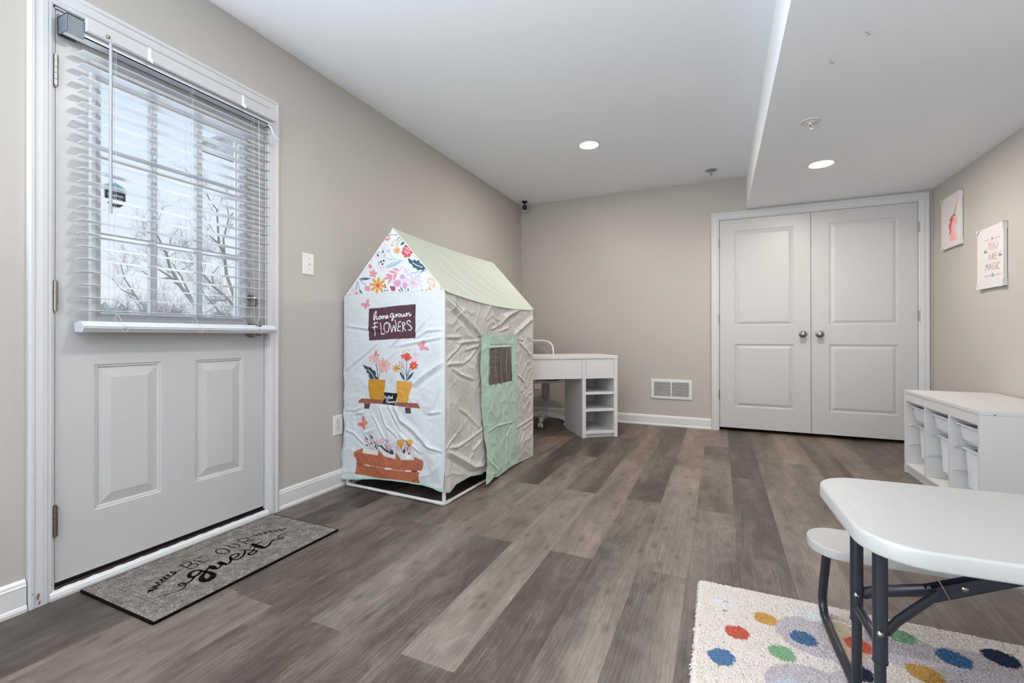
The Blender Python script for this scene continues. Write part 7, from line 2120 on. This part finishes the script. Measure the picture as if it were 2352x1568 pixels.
TREES = {'A': (-10, [[(7.24, 1.07), (7.1, 1.79), (6.92, 2.17), (6.73, 2.67), (6.66, 2.97), (6.52, 3.18), (6.36, 3.4)], [(6.92, 2.17), (6.75, 2.39), (6.43, 2.6), (6.31, 2.76)], [(7.1, 1.79), (6.99, 2.42), (6.78, 2.79)], [(6.75, 2.39), (6.39, 2.31), (6.12, 2.48)]]),
'B': (-11, [[(9.16, 1.1), (8.96, 2.01), (8.82, 2.79), (8.69, 3.32), (8.43, 3.62), (8.26, 4.07), (8.16, 4.5), (7.96, 4.68)], [(8.69, 3.32), (8.52, 3.75), (8.52, 4.37), (8.43, 4.72)], [(8.52, 4.37), (8.82, 4.72)], [(8.43, 3.62), (8.1, 3.79)]]),
'C': (-8, [[(6.91, 1.06), (6.8, 1.49), (6.68, 1.77), (6.44, 2.03), (6.26, 2.31), (6.14, 2.46), (6.04, 2.63)], [(6.44, 2.03), (6.46, 2.31), (6.66, 2.53)], [(6.68, 1.77), (6.46, 1.73), (6.18, 1.71)]]),
'D': (-9, [[(7.15, 1.07), (7.08, 1.47), (6.89, 1.79), (6.75, 2.06), (6.69, 2.19)]]),
'E': (-14, [[(8.19, 1.11), (8.01, 1.91), (7.88, 2.17), (7.67, 2.68), (7.51, 3.18)], [(7.88, 2.17), (7.56, 2.34), (7.35, 2.64)]])}
TLAB = {'A': 'bare leaning tree seen through the middle column of door panes', 'B': 'tallest bare tree seen through the right column of door panes', 'C': 'low crooked bare tree at the bottom right door pane', 'D': 'slim bare sapling behind the right door muntin', 'E': 'thin distant bare tree seen past the left door muntin'}
rnd = random.Random(21)
for k, (X, br_s) in TREES.items():
    mb = MB()
    for bi, b in enumerate(br_s):
        P = [Vector((X + .3 * math.sin(z * 1.7), y, z)) for y, z in b]
        if bi == 0: P = [Vector((P[0].x, b[0][0] + .05, -.4))] + P
        r0 = {'A': .06, 'B': .06, 'C': .042, 'D': .032, 'E': .045}[k] * (1 if bi == 0 else .55)
        mb.tube(P, [r0 * (1 - .72 * i / (len(P) - 1)) for i in range(len(P))], 7, caps=False)
        for i in range(2, len(P)):
            for _ in range(2):
                d = (P[i] - P[i - 1]).normalized() + Vector((rnd.gauss(0, .5), rnd.gauss(0, .8), rnd.gauss(.2, .5)))
                twig(mb, P[i] + (P[i - 1] - P[i]) * rnd.random(), d.normalized(), rnd.uniform(.4, .85), r0 * .16, 2, rnd)
        if bi and 0: pass
    tag(mb.build('bare_tree', M_BARK), TLAB[k], 'tree', 'bare winter trees outside')
for i, (X, Y, Rr, Hh) in enumerate(((-15, 8.2, 1.6, 2.0), (-17, 11.2, 1.9, 2.2), (-20, 15.4, 2.2, 2.1))):
    mb = MB(); rnd = random.Random(50 + i)
    for _ in range(64):
        a = rnd.uniform(0, 2 * PI); rr = Rr * math.sqrt(rnd.random()) * .6
        p = Vector((X + rr * math.cos(a), Y + rr * math.sin(a) * 1.2, .2))
        d = Vector((rnd.gauss(0, .45), rnd.gauss(0, .55), 1)).normalized()
        twig(mb, p, d, Hh * rnd.uniform(.5, .85), .011, 2, rnd, 3, .6, .06)
    tag(mb.build('bare_shrub', M_TWIG), ['tangled bare shrub seen through the bottom left door pane', 'tangled bare shrub seen through the bottom middle door pane', 'bare shrub seen through the bottom right door pane'][i], 'shrub', 'bare winter shrubs outside')
M_HAZE = simple('hazed_woods', (222, 222, 224), 1.0, var=.12, vscale=1.2)  # haze and overexposure painted in as a pale colour
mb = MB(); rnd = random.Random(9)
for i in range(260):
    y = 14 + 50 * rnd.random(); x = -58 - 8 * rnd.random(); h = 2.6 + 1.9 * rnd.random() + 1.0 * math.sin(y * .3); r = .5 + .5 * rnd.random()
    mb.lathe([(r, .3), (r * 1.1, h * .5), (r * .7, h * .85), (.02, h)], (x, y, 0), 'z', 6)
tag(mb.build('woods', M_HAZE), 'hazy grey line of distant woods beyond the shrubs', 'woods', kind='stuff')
hs = thing('distant_house', 'small pale house far beyond the shrubs', 'house', (-52, 36, .3))
MB().box((-55, 34, .4), (-49, 38.5, 2.3)).build('house_walls', simple('pale_siding', (238, 236, 232), .8), hs)
MB().prism([(-49, 33.7, 2.3), (-49, 38.8, 2.3), (-49, 36.2, 3.3)], (-6, 0, 0)).build('house_roof', simple('grey_shingles', (176, 174, 176), .9), hs)
nb = thing('neighbour_bay', 'grey shingled bay jutting from the neighbouring house seen at the upper right pane', 'house', (-6.4, 8.0, -.35))
g = G('grey_shingle'); v1 = g.noise(g.oc(), 14, 5, .75)
g.base(g.ramp(v1, [(.35, (190, 190, 200)), (.5, (228, 228, 232)), (.68, (250, 250, 250))])); g.set(Roughness=.9)
MB().prism([(-6, 4.92, 4.205), (-6, 7.5, 4.205), (-6, 7.5, 4.58), (-6, 5.42, 4.60), (-6, 4.92, 4.29)], (-.2, 0, 0)).build('bay_walls', g.m, nb)
MB().prism([(-5.9, 4.88, 4.31), (-5.9, 5.42, 4.66), (-5.9, 7.6, 4.66), (-5.9, 7.6, 4.60), (-5.9, 5.42, 4.60), (-5.9, 4.88, 4.26)], (-.35, 0, 0)).build('bay_trim', M_TRIM, nb)
MB().box((-6.8, 7.0, -.35), (-6.1, 10, 4.2)).build('house_wall', simple('stone_wall', (186, 184, 182), .9), nb)
